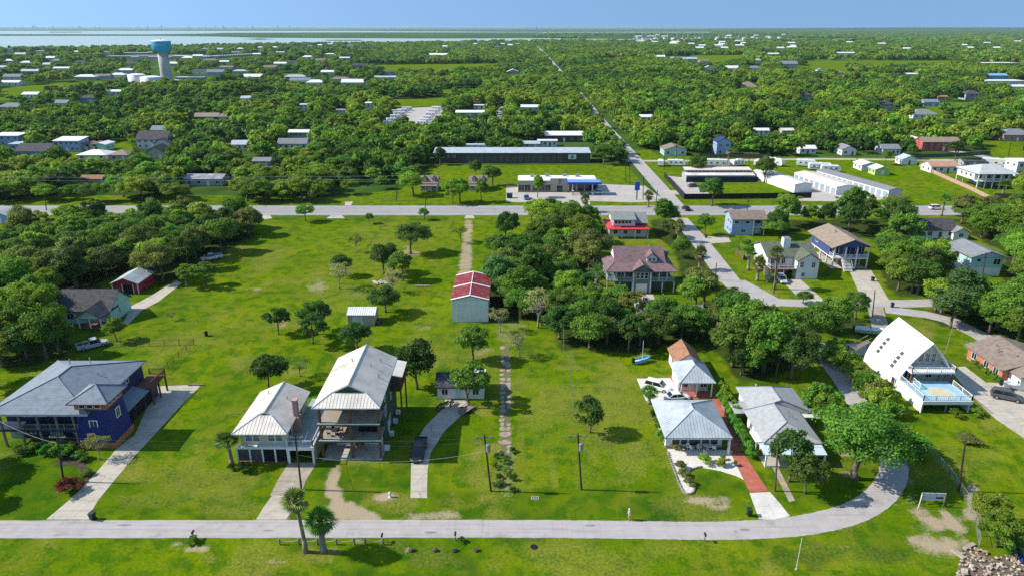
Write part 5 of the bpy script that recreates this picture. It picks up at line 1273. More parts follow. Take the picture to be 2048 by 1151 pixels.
# ================================================================== houses behind the grove and along the side street
def purple_house():
    bx, by = 22.8, 157.6
    b = House('mauve_roofed_house', 'grey-green raised house with mauve roof and wraparound veranda', 'house', bx, by)
    X = lambda x: x - bx
    Y = lambda y: y - by
    b.wall('ground_wall', GREYG, X(25.5), X(37.5), Y(160.0), Y(168), 0, 2.9); b.wall('main_wall', GREYG, X(25.0), X(37.0), Y(159.8), Y(169), 3.0, 5.7)
    b.wall('front_bay', GREYG, X(29.0), X(33.2), Y(157.6), Y(159.78), 3.0, 5.5); b.wall('garage_bay', GREYG, X(29.0), X(33.2), Y(157.7), Y(159.78), 0, 2.98)
    b.box('veranda_floor', GREYG, X(22.8), X(39.0), Y(157.62), Y(168.5), 2.82, 2.99)
    for a, c in ((22.9, 28.9), (33.3, 38.9)):
        b.rail([(X(a), Y(157.72)), (X(c), Y(157.72))], 3.0, WHITE, .95, .3)
        for i in range(4): b.post(X(a + (c - a) * i / 3), Y(157.74), 3.0, 5.5, WHITE, .08)
        for i in range(3): b.post(X(a + (c - a) * i / 2), Y(157.9), 0, 2.8, WHITE, .12)
    for x in (29.05, 33.15): b.post(X(x), Y(157.6), 0, 5.5, WHITE, .13)
    b.rail([(X(22.9), Y(157.72)), (X(22.9), Y(168.4))], 3.0, WHITE, .95, .3)
    b.garage(Y(157.7), X(31.1), 2.7, 2.3)
    for u in (30.1, 31.1, 32.1): b.win('f', Y(157.6), X(u), 3.7, .72, 1.4, bars=(0, 1))
    for u in (25.9, 26.9, 28.0, 34.4, 35.6): b.win('f', Y(159.8), X(u), 3.8, .75, 1.3, bars=(0, 1))
    # veranda skirt roof all round, tall gable in the middle, dormer and porch gable
    b.hip(SHINGP, X(22.9), X(38.9), Y(157.5), Y(168.6), 5.6, 7.2, .5, axis='x', inset=3.6, name='veranda_roof', ridge=SHINGP)
    b.gable(SHINGP, X(25.0), X(37.0), Y(160.8), Y(169.6), 6.4, 9.3, 'x', .2, wallm=WHITE, name='main_roof')
    MB().poly((X(30.6), Y(160.3), 6.35), (X(37.2), Y(160.3), 6.35), (X(33.9), Y(165.2), 9.75)).poly((X(37.2), Y(160.3), 6.35), (X(37.2), Y(169.8), 6.35), (X(33.9), Y(165.2), 9.75)).poly((X(37.2), Y(169.8), 6.35), (X(30.6), Y(169.8), 6.35), (X(33.9), Y(165.2), 9.75)).poly((X(30.6), Y(169.8), 6.35), (X(30.6), Y(160.3), 6.35), (X(33.9), Y(165.2), 9.75)).build('hip_roof', SHINGP, b.o)
    b.gable(SHINGP, X(28.7), X(33.5), Y(157.4), Y(161.5), 5.62, 7.15, 'y', .35, wallm=GREYG, name='porch_gable')
    b.wall('dormer_wall', WHITE, X(32.6), X(35.0), Y(160.9), Y(163.5), 6.6, 7.9); b.gable(SHINGP, X(32.6), X(35.0), Y(160.9), Y(164), 7.9, 8.9, 'y', .3, wallm=WHITE, name='dormer_roof')
    for u in (33.3, 34.3): b.win('f', Y(160.9), X(u), 6.95, .6, .8)
    b.wall('side_dormer_wall', GREYG, X(35.8), X(38.4), Y(164.5), Y(167.5), 6.4, 7.6); b.box('side_dormer_roof', SHINGP, X(35.6), X(38.7), Y(164.2), Y(167.8), 7.6, 7.8)
    b.pipe(X(28.5), Y(162.5), 7.4, .7)
    keep(1200, 1358, 490, 588)
    psheet('driveway', ((1262, 588), (1306, 588), (1318, 622), (1272, 622)), CONC, .02, 'pale driveway below the mauve-roofed house')
purple_house()
def red_porch_house():
    bx, by = 29.0, 203.5
    b = House('red_porch_house', 'white house with grey dormer and bright red porch roof', 'house', bx, by)
    b.wall('wall', WHITEW, .6, 12, 2.0, 11.5, 0, 3.2)
    b.hip(REDROOF, .2, 12.2, .2, 11.8, 3.0, 4.4, .4, axis='x', inset=4.2, name='porch_roof')
    b.gable(SHINGS, 1.4, 12.2, 2.4, 11.0, 4.2, 6.4, 'x', .15, wallm=WHITEW, name='main_roof')
    b.wall('dormer_wall', WHITEW, 1.6, 8.2, 1.5, 7.0, 3.6, 5.6); b.shed(SHINGS, [(1.2, 1.0, 5.62), (8.5, 1.0, 5.62), (8.5, 7.0, 6.75), (1.2, 7.0, 6.75)], name='dormer_roof')
    for i in range(5): b.win('f', 1.5, 2.4 + 1.05 * i, 4.35, .8, .85, bars=(0, 0))
    for x in (.4, 4.2, 8.1, 12): b.post(x, .1, 0, 3.0)
    for u in (2.5, 5.5, 9.5): b.win('f', 2.0, u, 1.0, 1.1, 1.2)
    keep(1206, 1300, 420, 468)
red_porch_house()
def pale_blue_house():
    x, y = P(1462, 471)
    b = House('pale_blue_house', 'pale blue two-storey house with brown roof and corner balconies', 'house', x, y)
    b.wall('wall', LBLUE, 0, 6.4, 0, 7.5, 0, 5.2); b.gable(SHINGBR, -.2, 10.2, -.3, 7.8, 5.2, 6.9, 'x', .4, wallm=LBLUE)
    b.wall('recessed_wall', LBLUE, 6.42, 10, 2.2, 7.5, 0, 5.18); b.box('balcony', WHITE, 6.45, 10, 0, 2.18, 2.5, 2.7); b.rail([(6.5, .05), (9.95, .05)], 2.7, WHITE)
    b.box('fin_wall', WHITE, 6.3, 6.55, -.5, 0, 0, 5.2)
    for x_ in (9.9,): b.post(x_, .1, 0, 5.1)
    for u in (1.3, 4.6): b.win('f', 0, u, 3.8, 1.3, .8, bars=(0, 0))
    b.win('f', 0, 3.6, .9, 1.2, 1.1); b.garage(2.2, 8.2, 2.4, 2.1); b.win('f', 2.2, 8.2, 3.2, 2.0, 1.4)
    for yy in (1.5, 4.0): b.win('l', 0, yy, 3.3, 1.1, 1.1); b.win('l', 0, yy, .9, 1.1, 1.1)
    keep(1448, 1528, 428, 475)
pale_blue_house()
def deck_house():
    bx, by = 65.4, 167.6
    b = House('green_roofed_house', 'white house with green-grey roof, big white chimney and raised front deck', 'house', bx, by)
    b.wall('wall', WHITEW, 0, 12.0, 2.5, 13.5, 2.6, 5.2); b.wall('ground_wall', TANW, .3, 6.3, 4.5, 13.4, 0, 2.5)
    b.gable(SHINGG, -.2, 12.2, 2.2, 13.8, 5.2, 7.3, 'x', .4, wallm=WHITEW)
    b.wall('wing', WHITEW, 6.6, 12.0, -.2, 2.48, 0, 5.1); b.gable(SHINGG, 6.6, 12.0, -.4, 6.5, 5.1, 6.7, 'y', .4, wallm=WHITEW, name='wing_roof')
    b.box('front_deck', WOOD, 0, 6.5, -.2, 2.45, 2.4, 2.6); b.rail([(.05, 2.4), (.05, -.15), (6.5, -.15)], 2.6, WHITE, 1.0, .3)
    for x in (.15, 3.4): b.post(x, -.05, 0, 2.4)
    b.box('chimney', WHITE, 4.6, 6.4, 5.4, 7.2, 5.6, 9.0); b.box('chimney_cap', STEEL, 4.7, 6.3, 5.5, 7.1, 9.0, 9.15)
    for u in (1.2, 2.6, 4.0): b.win('f', 2.5, u, 3.3, .8, 1.4)
    for u in (7.7, 10.6): b.win('f', -.2, u, 3.2, .85, 1.3, bars=(1, 1))
    b.win('f', -.2, 8.3, .8, .8, .9)
    b.stair(-1.5, -.1, -2.6, 2.2, 0, 2.5, 9, GREYWOOD)
    keep(1512, 1640, 484, 560)
deck_house()
def blue_tan_house():
    bx, by = 84.6, 175.5
    b = House('blue_raised_house', 'slate blue house on white stilts with tan roof and front gallery', 'house', bx, by)
    b.wall('wall', NAVY2, 0, 9.2, 2.6, 15.0, 2.9, 6.0); b.gable(SHINGT, -.4, 9.6, -.2, 15.2, 6.0, 8.0, 'y', .6, wallm=NAVY2)
    b.box('floor_deck', WHITE, -.1, 9.3, 0, 15.1, 2.68, 2.89)
    b.rail([(.05, 2.5), (.05, .1), (9.15, .1), (9.15, 2.5)], 2.9, WHITE, 1.0, .28)
    for i in range(4):
        b.post(.1 + 3.0 * i, .12, 0, 6.0 + (1.0 if i in (1, 2) else 0), WHITE, .14)
        for yy in (4.0, 8.0, 12.0, 15.0): b.post(.1 + 3.0 * i, yy - .1, 0, 2.66, WHITE, .13)
    for i in range(3): b.win('f', 2.6, 1.6 + 3.0 * i, 3.4, 1.5, 1.9, bars=(1, 0))
    b.win('f', 2.6, 4.6, 6.2, 1.6, .8); b.win('l', 0, 11, 4.2, 1.3, 1.2); b.pipe(3.2, 8.0, 7.2, 1.0, .16); b.pipe(6.8, 13, 7.0, .5)
    b.stair(2.2, 4.4, -2.6, .0, 0, 2.7, 9, WHITE)
    b.box('slab', CONC, 0, 9.2, .3, 15, 0, .06)
    keep(1624, 1748, 455, 542)
blue_tan_house()
def mint_house():
    bx, by = 117.2, 169.8
    b = House('mint_raised_house', 'pale mint two-storey house with grey roof and white side stair', 'house', bx, by)
    b.wall('wall', TEALW, 0, 8.2, 0, 10.5, 2.4, 5.2); b.wall('ground_wall', METALW, .1, 8.1, .1, 10, 0, 2.38); b.gable(SHING, -.2, 8.4, -.3, 10.8, 5.2, 6.6, 'y', .45, wallm=TEALW)
    b.win('f', 0, 1.9, 3.9, .9, .8, bars=(0, 0)); b.win('f', 0, 6.6, 3.1, 1.7, 1.5)
    b.box('side_porch', WHITE, -2.0, -.02, 4, 10.5, 2.2, 2.4); b.rail([(-1.95, 4), (-1.95, 10.4)], 2.4, WHITE); b.stair(-1.7, -.3, .3, 4.0, 0, 2.3, 9, WHITE)
    b.shed(SHING, [(-2.3, 5.5, 4.6), (-.02, 5.5, 5.1), (-.02, 10.9, 5.1), (-2.3, 10.9, 4.6)], name='side_porch_roof')
    for yy in (5.7, 8, 10.3): b.post(-1.9, yy, 0, 4.6)
    b.win('l', 0, 5.5, 3.2, 1.0, 1.4); b.win('l', 0, 8.0, 3.2, 1.0, 1.4)
    keep(1892, 1998, 488, 555)
mint_house()
simple_house('white bungalow with dark grey roof right of the pines', 1868, 477, 12.5, 8, 2.8, 'gable_x', SHINGD, WHITEW, 2.4, wins=4)
simple_house('small white annexe with grey roof beside the dark-roofed bungalow', 1920, 480, 4.5, 6, 2.4, 'gable_y', SHING, WHITEW, 1.2, wins=1, doors=0)
simple_house('long low grey-roofed house half hidden in the grove', 1345, 652, 13, 6, 2.3, 'gable_x', mat('weathered_grey_roof', (.20, .20, .20), .9, .25, .8), GREYW, 1.3, wins=3, vis=False)
simple_house('grey shed roof hidden in the grove below the mauve-roofed house', 1306, 632, 5, 4, 2.2, 'gable_x', SHING, GREYW, .9, wins=1, cat='shed', name='shed', doors=0, vis=False)
simple_house('pale blue roofed shed at the left edge behind the wood', 2, 448, 6, 6, 2.6, 'gable_y', METALG, LBLUE, 1.2, wins=1, cat='shed', name='shed')

# ================================================================== beyond the highway: shops, stores and yards
def sign_ring(b, u, at, z, r, m=None):
    mb = MB(); n = 16
    for i in range(n):
        a, c = 2 * math.pi * i / n, 2 * math.pi * (i + 1) / n
        mb.tube((u + r * math.cos(a), at - .08, z + r * math.sin(a)), (u + r * math.cos(c), at - .08, z + r * math.sin(c)), r * .17, None, 5)
    return mb.build('round_logo', m or DARKIN, b.o)
def lettering(text, size, m, parent, loc, rot=(math.pi / 2, 0, 0), name='lettering', extr=.02, align='CENTER'):
    cu = bpy.data.curves.new(name, 'FONT'); cu.body = text; cu.size = size; cu.extrude = extr; cu.align_x = align; cu.align_y = 'CENTER'
    tmp = bpy.data.objects.new('tmp', cu); COL.objects.link(tmp); bpy.context.view_layer.update()
    me = bpy.data.meshes.new_from_object(tmp.evaluated_get(bpy.context.evaluated_depsgraph_get())); bpy.data.objects.remove(tmp)
    me.materials.clear(); me.materials.append(m)
    o = link(name, me, parent); o.location = loc; o.rotation_euler = rot
    return o
def store():
    x0, y0 = P(1036, 384); w = P(1196, 384)[0] - x0
    b = House('roadside_store', 'long tan roadside store with white flat roof behind the blue fuel canopy', 'store', x0, y0)
    b.wall('wall', TANW, 0, w, 0, 13, 0, 3.8); b.box('roof', BITUM, .25, w - .25, .3, 12.7, 3.81, 3.95)
    MB().box(-.1, w + .1, -.15, .2, 3.1, 4.4).build('front_fascia', mat('tan_fascia', (.40, .37, .30), .8, .08), b.o)
    b.box('raised_parapet', mat('tan_parapet', (.44, .41, .34), .8, .08), w * .40, w * .61, -.3, .3, 2.9, 5.3)
    sign_ring(b, w * .52, -.3, 4.4, .5); sign_ring(b, w * .20, -.15, 3.75, .35)
    lettering('Bernard\'s', .75, IRON, b.o, (w * .31, -.18, 3.75)); lettering('Liquor', .6, IRON, b.o, (w * .52, -.33, 3.4)); lettering('C - Store', .7, IRON, b.o, (w * .88, -.18, 3.75))
    for u in (.04, .12, .22, .30, .37): b.win('f', 0, w * u, .5, 2.2, 2.2, TANW, (1, 0))
    b.door('f', 0, w * .52, .05, 2.4, 2.5, GLASS, name='shop_door')
    for u in (.68, .78, .88, .95): b.win('f', 0, w * u, .5, 2.2, 2.2, IRON, (1, 0))
    for x, y in ((5, 9), (11, 10), (18, 10.5), (23, 9.5)): b.box('roof_unit', STEEL, x, x + 1.6, y, y + 1.2, 3.95, 4.9)
    keep(1034, 1198, 348, 385)
    cx, cy = P(1168, 390)
    c = House('fuel_canopy', 'bright blue fuel canopy on white columns in front of the store', 'canopy', cx - 6.5, cy - 1)
    c.box('canopy', mat('canopy_blue', (.015, .075, .50), .5, .08), 0, 13, 0, 5.5, 4.2, 5.0); c.box('canopy_top', mat('canopy_top', (.16, .30, .62), .6, .1), .25, 12.75, .25, 5.25, 5.003, 5.02)
    for x in (2.2, 9.8):
        c.post(x, 2.6, 0, 4.2, WHITE, .2)
        pm = thing('fuel_pump', 'white fuel pump under the blue canopy, %s' % ('towards the tree' if x < 5 else 'towards the parked car'), 'fuel pump', (cx - 6.5 + x, cy - .2, 0))
        MB().box(-.45, .45, -.3, .3, 0, .3).build('island', CONC, pm); MB().box(-.35, .35, -.25, .25, .3, 1.7).build('cabinet', WHITE, pm); MB().box(-.28, .28, -.27, -.25, 1.0, 1.55).build('display', DARKIN, pm)
    keep(1132, 1202, 364, 396)
    psheet('forecourt', ((1012, 372), (1036, 372), (1036, 385), (1200, 385), (1190, 368), (1290, 372), (1330, 402), (1262, 405), (1180, 402), (1180, 411.6), (1108, 411.6), (1108, 406), (1012, 404)), GRAVEL, .030, 'wide pale concrete forecourt of the store')
    s = thing('totem_sign', 'tall thin blue totem sign by the street corner', 'sign', (*P(1273, 400), 0))
    MB().box(-.25, .25, -.2, .2, 0, 6.5).build('post', STEEL, s); MB().box(-.9, .9, -.25, .25, 3.6, 6.8).build('panel', CLOTHB, s)
    s = thing('dumpster_pen', 'dark green dumpster at the left end of the forecourt', 'dumpster', (*P(1019, 396), 0))
    MB().hexa([(-1, -.8, .1), (1, -.8, .1), (1, .8, .1), (-1, .8, .1), (-1.1, -.95, 1.5), (1.1, -.95, 1.5), (1.1, .95, 1.5), (-1.1, .95, 1.5)]).build('bin', PLASTIC, s); MB().slab([(-1.15, -1, 1.56), (1.15, -1, 1.56), (1.15, 1, 1.75), (-1.15, 1, 1.75)], .06).build('lid', IRON, s)
store()
def warehouse():
    x0, y0 = P(868, 326); w = P(1180, 326)[0] - x0
    b = House('long_storage_building', 'very long dark storage building with white metal roof behind the store', 'warehouse', x0, y0)
    b.wall('wall', BROWNW, 0, w, 0, 11, 0, 4.6); MB().slab([(-.3, -.4, 4.75), (w + .3, -.4, 4.75), (w + .3, 11.4, 5.5), (-.3, 11.4, 5.5)], .15).build('roof', METALG, b.o)
    for i in range(15): b.garage(0, w * .22 + i * w * .042, w * .033, 3.4, .05, mat('brown_roller_door', (.13, .105, .095), .7, .2))
    for i in range(3): b.win('f', 0, w * .06 + i * w * .035, 2.6, 1.2, .9)
    b.box('sign_board', WHITE, w * .86, w * .91, -.2, -.05, 1.8, 3.9); MB().lathe([(.0, 0), (.75, .0), (.75, .06)], 12).build('sign_emblem', mat('sign_green', (.05, .25, .15), .7, .1), b.o, loc=(w * .885, -.22, 2.85)).rotation_euler = (math.pi / 2, 0, 0)
    keep(864, 1182, 300, 328)
warehouse()
def long_kennel():
    x0, y0 = P(1372, 362); w = P(1508, 362)[0] - x0
    b = House('clerestory_building', 'long pale pink-roofed building with a row of dark clerestory windows', 'building', x0, y0)
    b.wall('wall', GREYW, 0, w, 0, 8, 0, 2.3); MB().slab([(-.3, -.4, 2.4), (w + .3, -.4, 2.4), (w + .3, 3.6, 2.9), (-.3, 3.6, 2.9)], .15).build('lower_roof', FLATW, b.o)
    b.wall('clerestory_wall', mat('plum_wall', (.16, .12, .18), .8, .1), .5, w - .5, 3.65, 8, 2.35, 3.85); MB().slab([(.2, 3.2, 3.95), (w - .2, 3.2, 3.95), (w - .2, 8.4, 4.35), (.2, 8.4, 4.35)], .15).build('roof', mat('pink_white_roof', (.66, .58, .53), .8, .08), b.o)
    for i in range(16): b.win('f', 3.65, 1.5 + (w - 3) * i / 15, 3.05, 1.1, .6, WHITE, (0, 0))
    MB().box(-.6, w + .6, -2.8, -2.6, 0, 2.2).build('blue_windscreen', mat('navy_windscreen', (.02, .025, .06), .8, .2), b.o)
    keep(1364, 1510, 330, 366)
long_kennel()
def storage_units(label, pts, h, n, rm, wmat, keepr, side='l'):
    """a row of lock-ups: pts are photo pixels of front-left, front-right, rear-right foot"""
    a, c, d = [Vector(P(*p)) for p in pts]
    L = (d - c).length; w = (c - a).length; rz = math.atan2((c - a).y, (c - a).x)
    b = House('storage_units', label, 'storage', a.x, a.y, rz)
    b.wall('wall', wmat, 0, w, 0, L, 0, h); b.gable(rm, 0, w, 0, L, h, h + .6, 'y', .2, wallm=wmat)
    for i in range(n): b.garage(0 if side == 'l' else w, L * (i + .5) / n, L / n * .72, h * .8, .02, mat('grey_blue_roller', (.30, .36, .42), .6, .1), face=side, panels=3)
    keep(*keepr)
storage_units('low lock-up row with pinkish roof in the middle of the storage yard', ((1671, 390), (1712, 388), (1652, 358)), 3.0, 8, mat('pink_white_roof', (0, 0, 0)), WHITEW, (1620, 1712, 348, 390))
storage_units('low lock-up row with grey roof and white doors at the right of the storage yard', ((1775, 397), (1802, 395), (1712, 352)), 3.0, 13, SHING, WHITEW, (1690, 1803, 345, 397))
storage_units('white lock-up row with pale roof at the left of the storage yard', ((1588, 386), (1622, 384), (1570, 354)), 3.2, 6, FLATW, WHITEW, (1545, 1625, 348, 388), 'r')
psheet('storage_yard', ((1560, 358), (1690, 350), (1790, 396), (1720, 404), (1600, 402)), GRAVEL, .031, 'pale gravel yard between the lock-up rows')
psheet('fenced_lot', ((1335, 352), (1372, 356), (1408, 380), (1428, 394), (1368, 396)), GRAVEL, .032, 'fenced pale lot at the street corner')
psheet('lot_entrance', ((1322, 381), (1352, 381), (1362, 389), (1332, 390)), CONC, .045, 'pale concrete entrance from the long street')
# shops and homes in rows: label, foot px, foot py, width m, depth m, wall height m, roof, roof colour, wall colour, rise, more
BACK = [
 ('dark house with white roof behind the parked cars', 1128, 284, 21, 9, 3.6, 'gable_x', METALWH, BROWNW, 1.6, dict(wins=5)),
 ('white mobile home beside the row of parked cars', 1095, 293, 10, 5, 2.8, 'flat', METALWH, WHITEW, 0, dict(wins=4, cat='mobile home', name='mobile_home')),
 ('grey shed with pale roof at the rear of the long storage building', 1062, 297, 9, 5, 2.4, 'mono', METALG, GREYW, .8, dict(wins=2, cat='shed', name='shed')),
 ('pale teal house with brown roof at the corner of the long street', 1350, 312, 11, 10, 3.0, 'gable_y', SHINGBR, TEALW, 1.8, dict(wins=3)),
 ('tall narrow navy blue house behind the parked trailers', 1446, 310, 7, 7, 6.5, 'gable_y', mat('navy_roof', (.03, .04, .14), .6, .1), LBLUE, 1.8, dict(wins=2, floors=2)),
 ('white bungalow with pale roof among the trees right of the navy house', 1615, 308, 8, 6, 2.6, 'gable_x', METALWH, WHITEW, 1.2, dict(wins=3)),
 ('white cottage with grey roof by the lane behind the storage yard', 1697, 311, 7, 9, 3.0, 'gable_y', SHING, WHITEW, 1.6, dict(wins=2)),
 ('white bungalow with front porch beside the curved drive', 1782, 309, 9, 8, 2.8, 'gable_x', SHING, WHITEW, 1.6, dict(wins=4)),
 ('long white shed behind the lime green one', 1738, 342, 7, 8, 2.6, 'gable_y', METALWH, WHITEW, 1.0, dict(wins=1, cat='shed', name='shed')),
 ('lime green shed with white roof in the weedy field', 1764, 351, 6.5, 6, 2.6, 'gable_y', METALWH, LGREEN, 1.2, dict(wins=1, cat='shed', name='shed')),
 ('blue-grey gabled shed at the corner of the walled yard', 1818, 330, 7, 6, 2.6, 'gable_y', METALG, WHITEW, 1.6, dict(wins=1, cat='shed', name='shed')),
 ('tan-roofed house in the walled yard', 1888, 346, 12, 8, 2.8, 'gable_x', mat('salmon_roof', (.46, .27, .18), .85, .12, .6), WHITEW, 1.6, dict(wins=4)),
 ('red two-storey house with tan roof at the right', 1880, 302, 19, 8, 4.6, 'gable_x', SHINGT, REDH, 1.8, dict(wins=6, floors=2)),
 ('red annexe with white roof left of the red house', 1838, 296, 8, 9, 4.0, 'gable_y', METALWH, REDH, 1.0, dict(wins=2)),
 ('dark open carport with patched roof near the white stilt house', 1948, 334, 10, 7, 2.4, 'gable_x', SHINGD, GREYW, 1.0, dict(wins=3, cat='carport', name='carport')),
 ('pink brick house with grey hip roof at the right edge', 2034, 283, 16, 10, 3.6, 'hip', SHING, BRICKP, 2.8, dict(wins=5)),
 ('pale two-storey block at the right edge by the stilt house', 2046, 352, 7, 8, 6.0, 'flat', WHITE, WHITEW, 0, dict(wins=2, floors=2)),
 ('large pale-roofed house half hidden in the wood at the right', 1850, 238, 17, 11, 3.0, 'hip', SHINGS, WHITEW, 3.2, dict(wins=4)),
 ('pale blue cottage with grey roof beside the parked boats', 1862, 213, 12, 8, 3.4, 'gable_x', SHINGB, LBLUE, 1.8, dict(wins=4)),
 ('brown-roofed shed behind the pale blue cottage', 1885, 200, 9, 6, 2.6, 'gable_x', SHINGR, BRICKP, 1.2, dict(wins=2, cat='shed', name='shed')),
 ('grey house in the wood right of the pale blue cottage', 1946, 200, 14, 10, 5, 'hip', SHINGD, GREYW, 3.0, dict(wins=4, floors=2)),
 ('dark-roofed house in the wood left of the pale-roofed one', 1772, 222, 10, 8, 5, 'hip', SHINGD, GREYW, 2.6, dict(wins=3, floors=2)),
 ('white roof peeping from the wood above the storage yard', 1522, 270, 9, 5, 2.6, 'gable_x', METALWH, WHITEW, 1.0, dict(wins=3)),
 ('small pale shed roof in the wood above the storage yard', 1575, 270, 7, 5, 2.6, 'gable_x', FLATW, TANW, 1.0, dict(wins=2, cat='shed', name='shed')),
 ('white roof deep in the wood right of the long street', 1292, 242, 8, 6, 2.6, 'gable_x', METALWH, WHITEW, 1.2, dict(wins=2)),
 ('grey cabin with two dormers left of the lawn trees', 858, 382, 6.5, 8, 3.0, 'gable_x', SHINGBR, GREYW, 2.2, dict(wins=3, porch=True, cat='cabin', name='cabin')),
 ('grey cabin with two dormers nearer the store', 956, 382, 6.5, 8, 3.0, 'gable_x', SHINGBR, GREYW, 2.2, dict(wins=3, porch=True, cat='cabin', name='cabin')),
 ('blue two-storey house with white roof at the left edge', 14, 292, 14, 9, 5.4, 'mono', METALWH, LBLUE, .6, dict(wins=4, floors=2)),
 ('blue lean-to with pale roof beside the left-edge house', 36, 300, 8, 6, 3.0, 'mono', METALG, LBLUE, .4, dict(wins=2)),
 ('dark-roofed house near the left edge', 66, 316, 16, 11, 3.2, 'gable_x', SHINGD, LBLUE, 3.0, dict(wins=4)),
 ('raised house under a broad white roof at the left', 136, 304, 13, 9, 5.6, 'mono', METALWH, LBLUE, 1.0, dict(wins=5, floors=2)),
 ('narrow brown-roofed house in a row of three', 170, 302, 5, 9, 3.0, 'gable_y', SHINGBR, CREAM, .8, dict(wins=2)),
 ('narrow rust-roofed house in a row of three', 184, 302, 5, 9, 3.0, 'gable_y', SHINGR, CREAM, .8, dict(wins=2)),
 ('pale green narrow house at the end of a row of three', 200, 302, 6.5, 9, 3.2, 'gable_y', METALWH, MINT, .8, dict(wins=2)),
 ('white hip-roofed pavilion below the row of narrow houses', 184, 321, 14, 10, 2.6, 'hip', METALWH, WHITEW, 1.8, dict(wins=3)),
 ('tan-roofed house partly hidden left of the grey gabled house', 238, 322, 9, 9, 2.8, 'hip', SHINGT, TANW, 2.0, dict(wins=2)),
 ('large pale grey gabled house in a clearing on the left', 306, 298, 16, 10, 5.0, 'gable_x', SHINGD, mat('pale_grey_wall', (.55, .56, .58), .8, .06), 3.6, dict(wins=5, floors=2)),
 ('dark-roofed wing right of the pale grey gabled house', 326, 300, 9, 7, 3.4, 'gable_y', SHINGD, mat('pale_grey_wall', (0, 0, 0)), 2.4, dict(wins=2)),
 ('dark gable below the pale grey house', 312, 318, 9, 9, 3.0, 'gable_y', SHINGD, TANW, 3.0, dict(wins=2)),
 ('blue-grey house behind the round bright tree on the left', 318, 272, 9, 8, 3.4, 'gable_x', SHINGB, LBLUE, 2.0, dict(wins=3)),
 ('tan bungalow with brown roof above the left clearing', 412, 242, 16, 9, 2.8, 'gable_x', SHINGT, TANW, 2.0, dict(wins=4)),
 ('brown bungalow right of the tan one above the left clearing', 446, 242, 10, 8, 2.8, 'hip', SHINGBR, CREAM, 2.0, dict(wins=3)),
 ('white roof among trees right of the left clearing', 480, 300, 9, 7, 2.8, 'gable_x', METALG, WHITEW, 1.6, dict(wins=3)),
 ('two-tone house with white upper roof in the middle wood', 598, 284, 11, 7, 5.2, 'gable_x', METALWH, GREYW, 1.0, dict(wins=4, floors=2)),
 ('grey-roofed house below the two-tone one in the middle wood', 585, 299, 15, 7, 3.0, 'gable_x', SHING, WHITEW, 2.2, dict(wins=5)),
 ('low grey roof in the wood left of the highway turnout', 524, 334, 8, 6, 2.6, 'gable_x', SHING, GREYW, 1.2, dict(wins=2)),
 ('long patched house under the power lines on the left', 408, 372, 15, 8, 2.8, 'gable_x', mat('patched_roof', (.30, .32, .35), .7, .4, .35, col2=(.10, .11, .14)), GREYW, 1.2, dict(wins=4)),
 ('pinkish low roof in trees by the left clearing', 190, 370, 12, 6, 2.4, 'gable_x', SHINGR, TANW, 1.0, dict(wins=2)),
 ('white tower house in the wood left of the trailer park', 738, 224, 5, 5, 6.5, 'mono', METALWH, WHITEW, .4, dict(wins=1, floors=2)),
 ('white two-storey house in the wood on the left', 608, 222, 7, 6, 4.5, 'mono', METALG, WHITEW, .6, dict(wins=2, floors=2)),
 ('grey-white house above the middle wood', 494, 205, 10, 7, 3.4, 'gable_x', METALG, WHITEW, 1.6, dict(wins=3)),
 ('pale house at the edge of the golf green', 60, 196, 14, 9, 3, 'gable_x', METALWH, WHITEW, 1.8, dict(wins=4)),
 ('grey house on the left skyline row', 20, 222, 18, 10, 3, 'hip', SHING, TANW, 2.6, dict(wins=4)),
 ('dark-roofed house on the left below the golf green', 176, 204, 14, 9, 3.2, 'hip', SHINGD, LBLUE, 2.4, dict(wins=4)),
 ('white-roofed house near the middle of the left woods', 228, 190, 12, 8, 3, 'gable_x', METALWH, WHITEW, 1.4, dict(wins=3)),
 ('blue-roofed house in the left woods', 122, 214, 10, 8, 3, 'gable_x', SHINGB, WHITEW, 2.0, dict(wins=3)),
 ('long white mobile home right of the trailer park', 940, 234, 20, 7, 3, 'gable_x', METALWH, TANW, 1.2, dict(wins=5, cat='mobile home', name='mobile_home')),
 ('white trailer house at the end of the tree-lined lane', 958, 218, 8, 6, 2.6, 'flat', METALWH, WHITEW, 0, dict(wins=2)),
 ('white roof showing through trees left of the long street', 1060, 222, 14, 7, 2.8, 'gable_x', METALWH, WHITEW, 1.4, dict(wins=3)),
 ('grey-roofed house far behind the middle wood', 780, 150, 16, 10, 3, 'hip', SHINGD, LBLUE, 2.6, dict(wins=3)),
 ('long blue-roofed shed left of the far meadow', 770, 160, 26, 8, 3, 'gable_x', METALG, LBLUE, 1.4, dict(wins=4, cat='shed', name='shed')),
 ('white gabled house beside the far meadow', 1026, 152, 16, 12, 5, 'gable_y', METALWH, TANW, 3.2, dict(wins=3, floors=2)),
 ('long white barn beyond the far meadow', 876, 114, 40, 16, 4, 'gable_x', METALWH, WHITEW, 3.0, dict(wins=4, cat='barn', name='barn')),
 ('white farmhouse beside the pond', 1384, 124, 18, 10, 5, 'gable_x', METALG, GREYW, 3, dict(wins=4, floors=2)),
 ('brown farmhouse right of the pond', 1408, 127, 16, 9, 4, 'gable_x', SHINGBR, TANW, 3, dict(wins=3)),
 ('cream gabled house in front of the pond', 1418, 142, 14, 9, 4, 'gable_y', METALG, WHITEW, 3, dict(wins=3)),
 ('white gabled house right of the cream one', 1464, 143, 18, 10, 4.4, 'gable_x', METALWH, WHITEW, 3.2, dict(wins=4)),
 ('white raised house at the left end of the far pasture', 1516, 128, 12, 9, 6, 'hip', METALG, WHITEW, 2.6, dict(wins=3, floors=2)),
 ('pale house in trees left of the far pasture', 1510, 142, 18, 10, 4, 'hip', SHING, WHITEW, 3, dict(wins=3)),
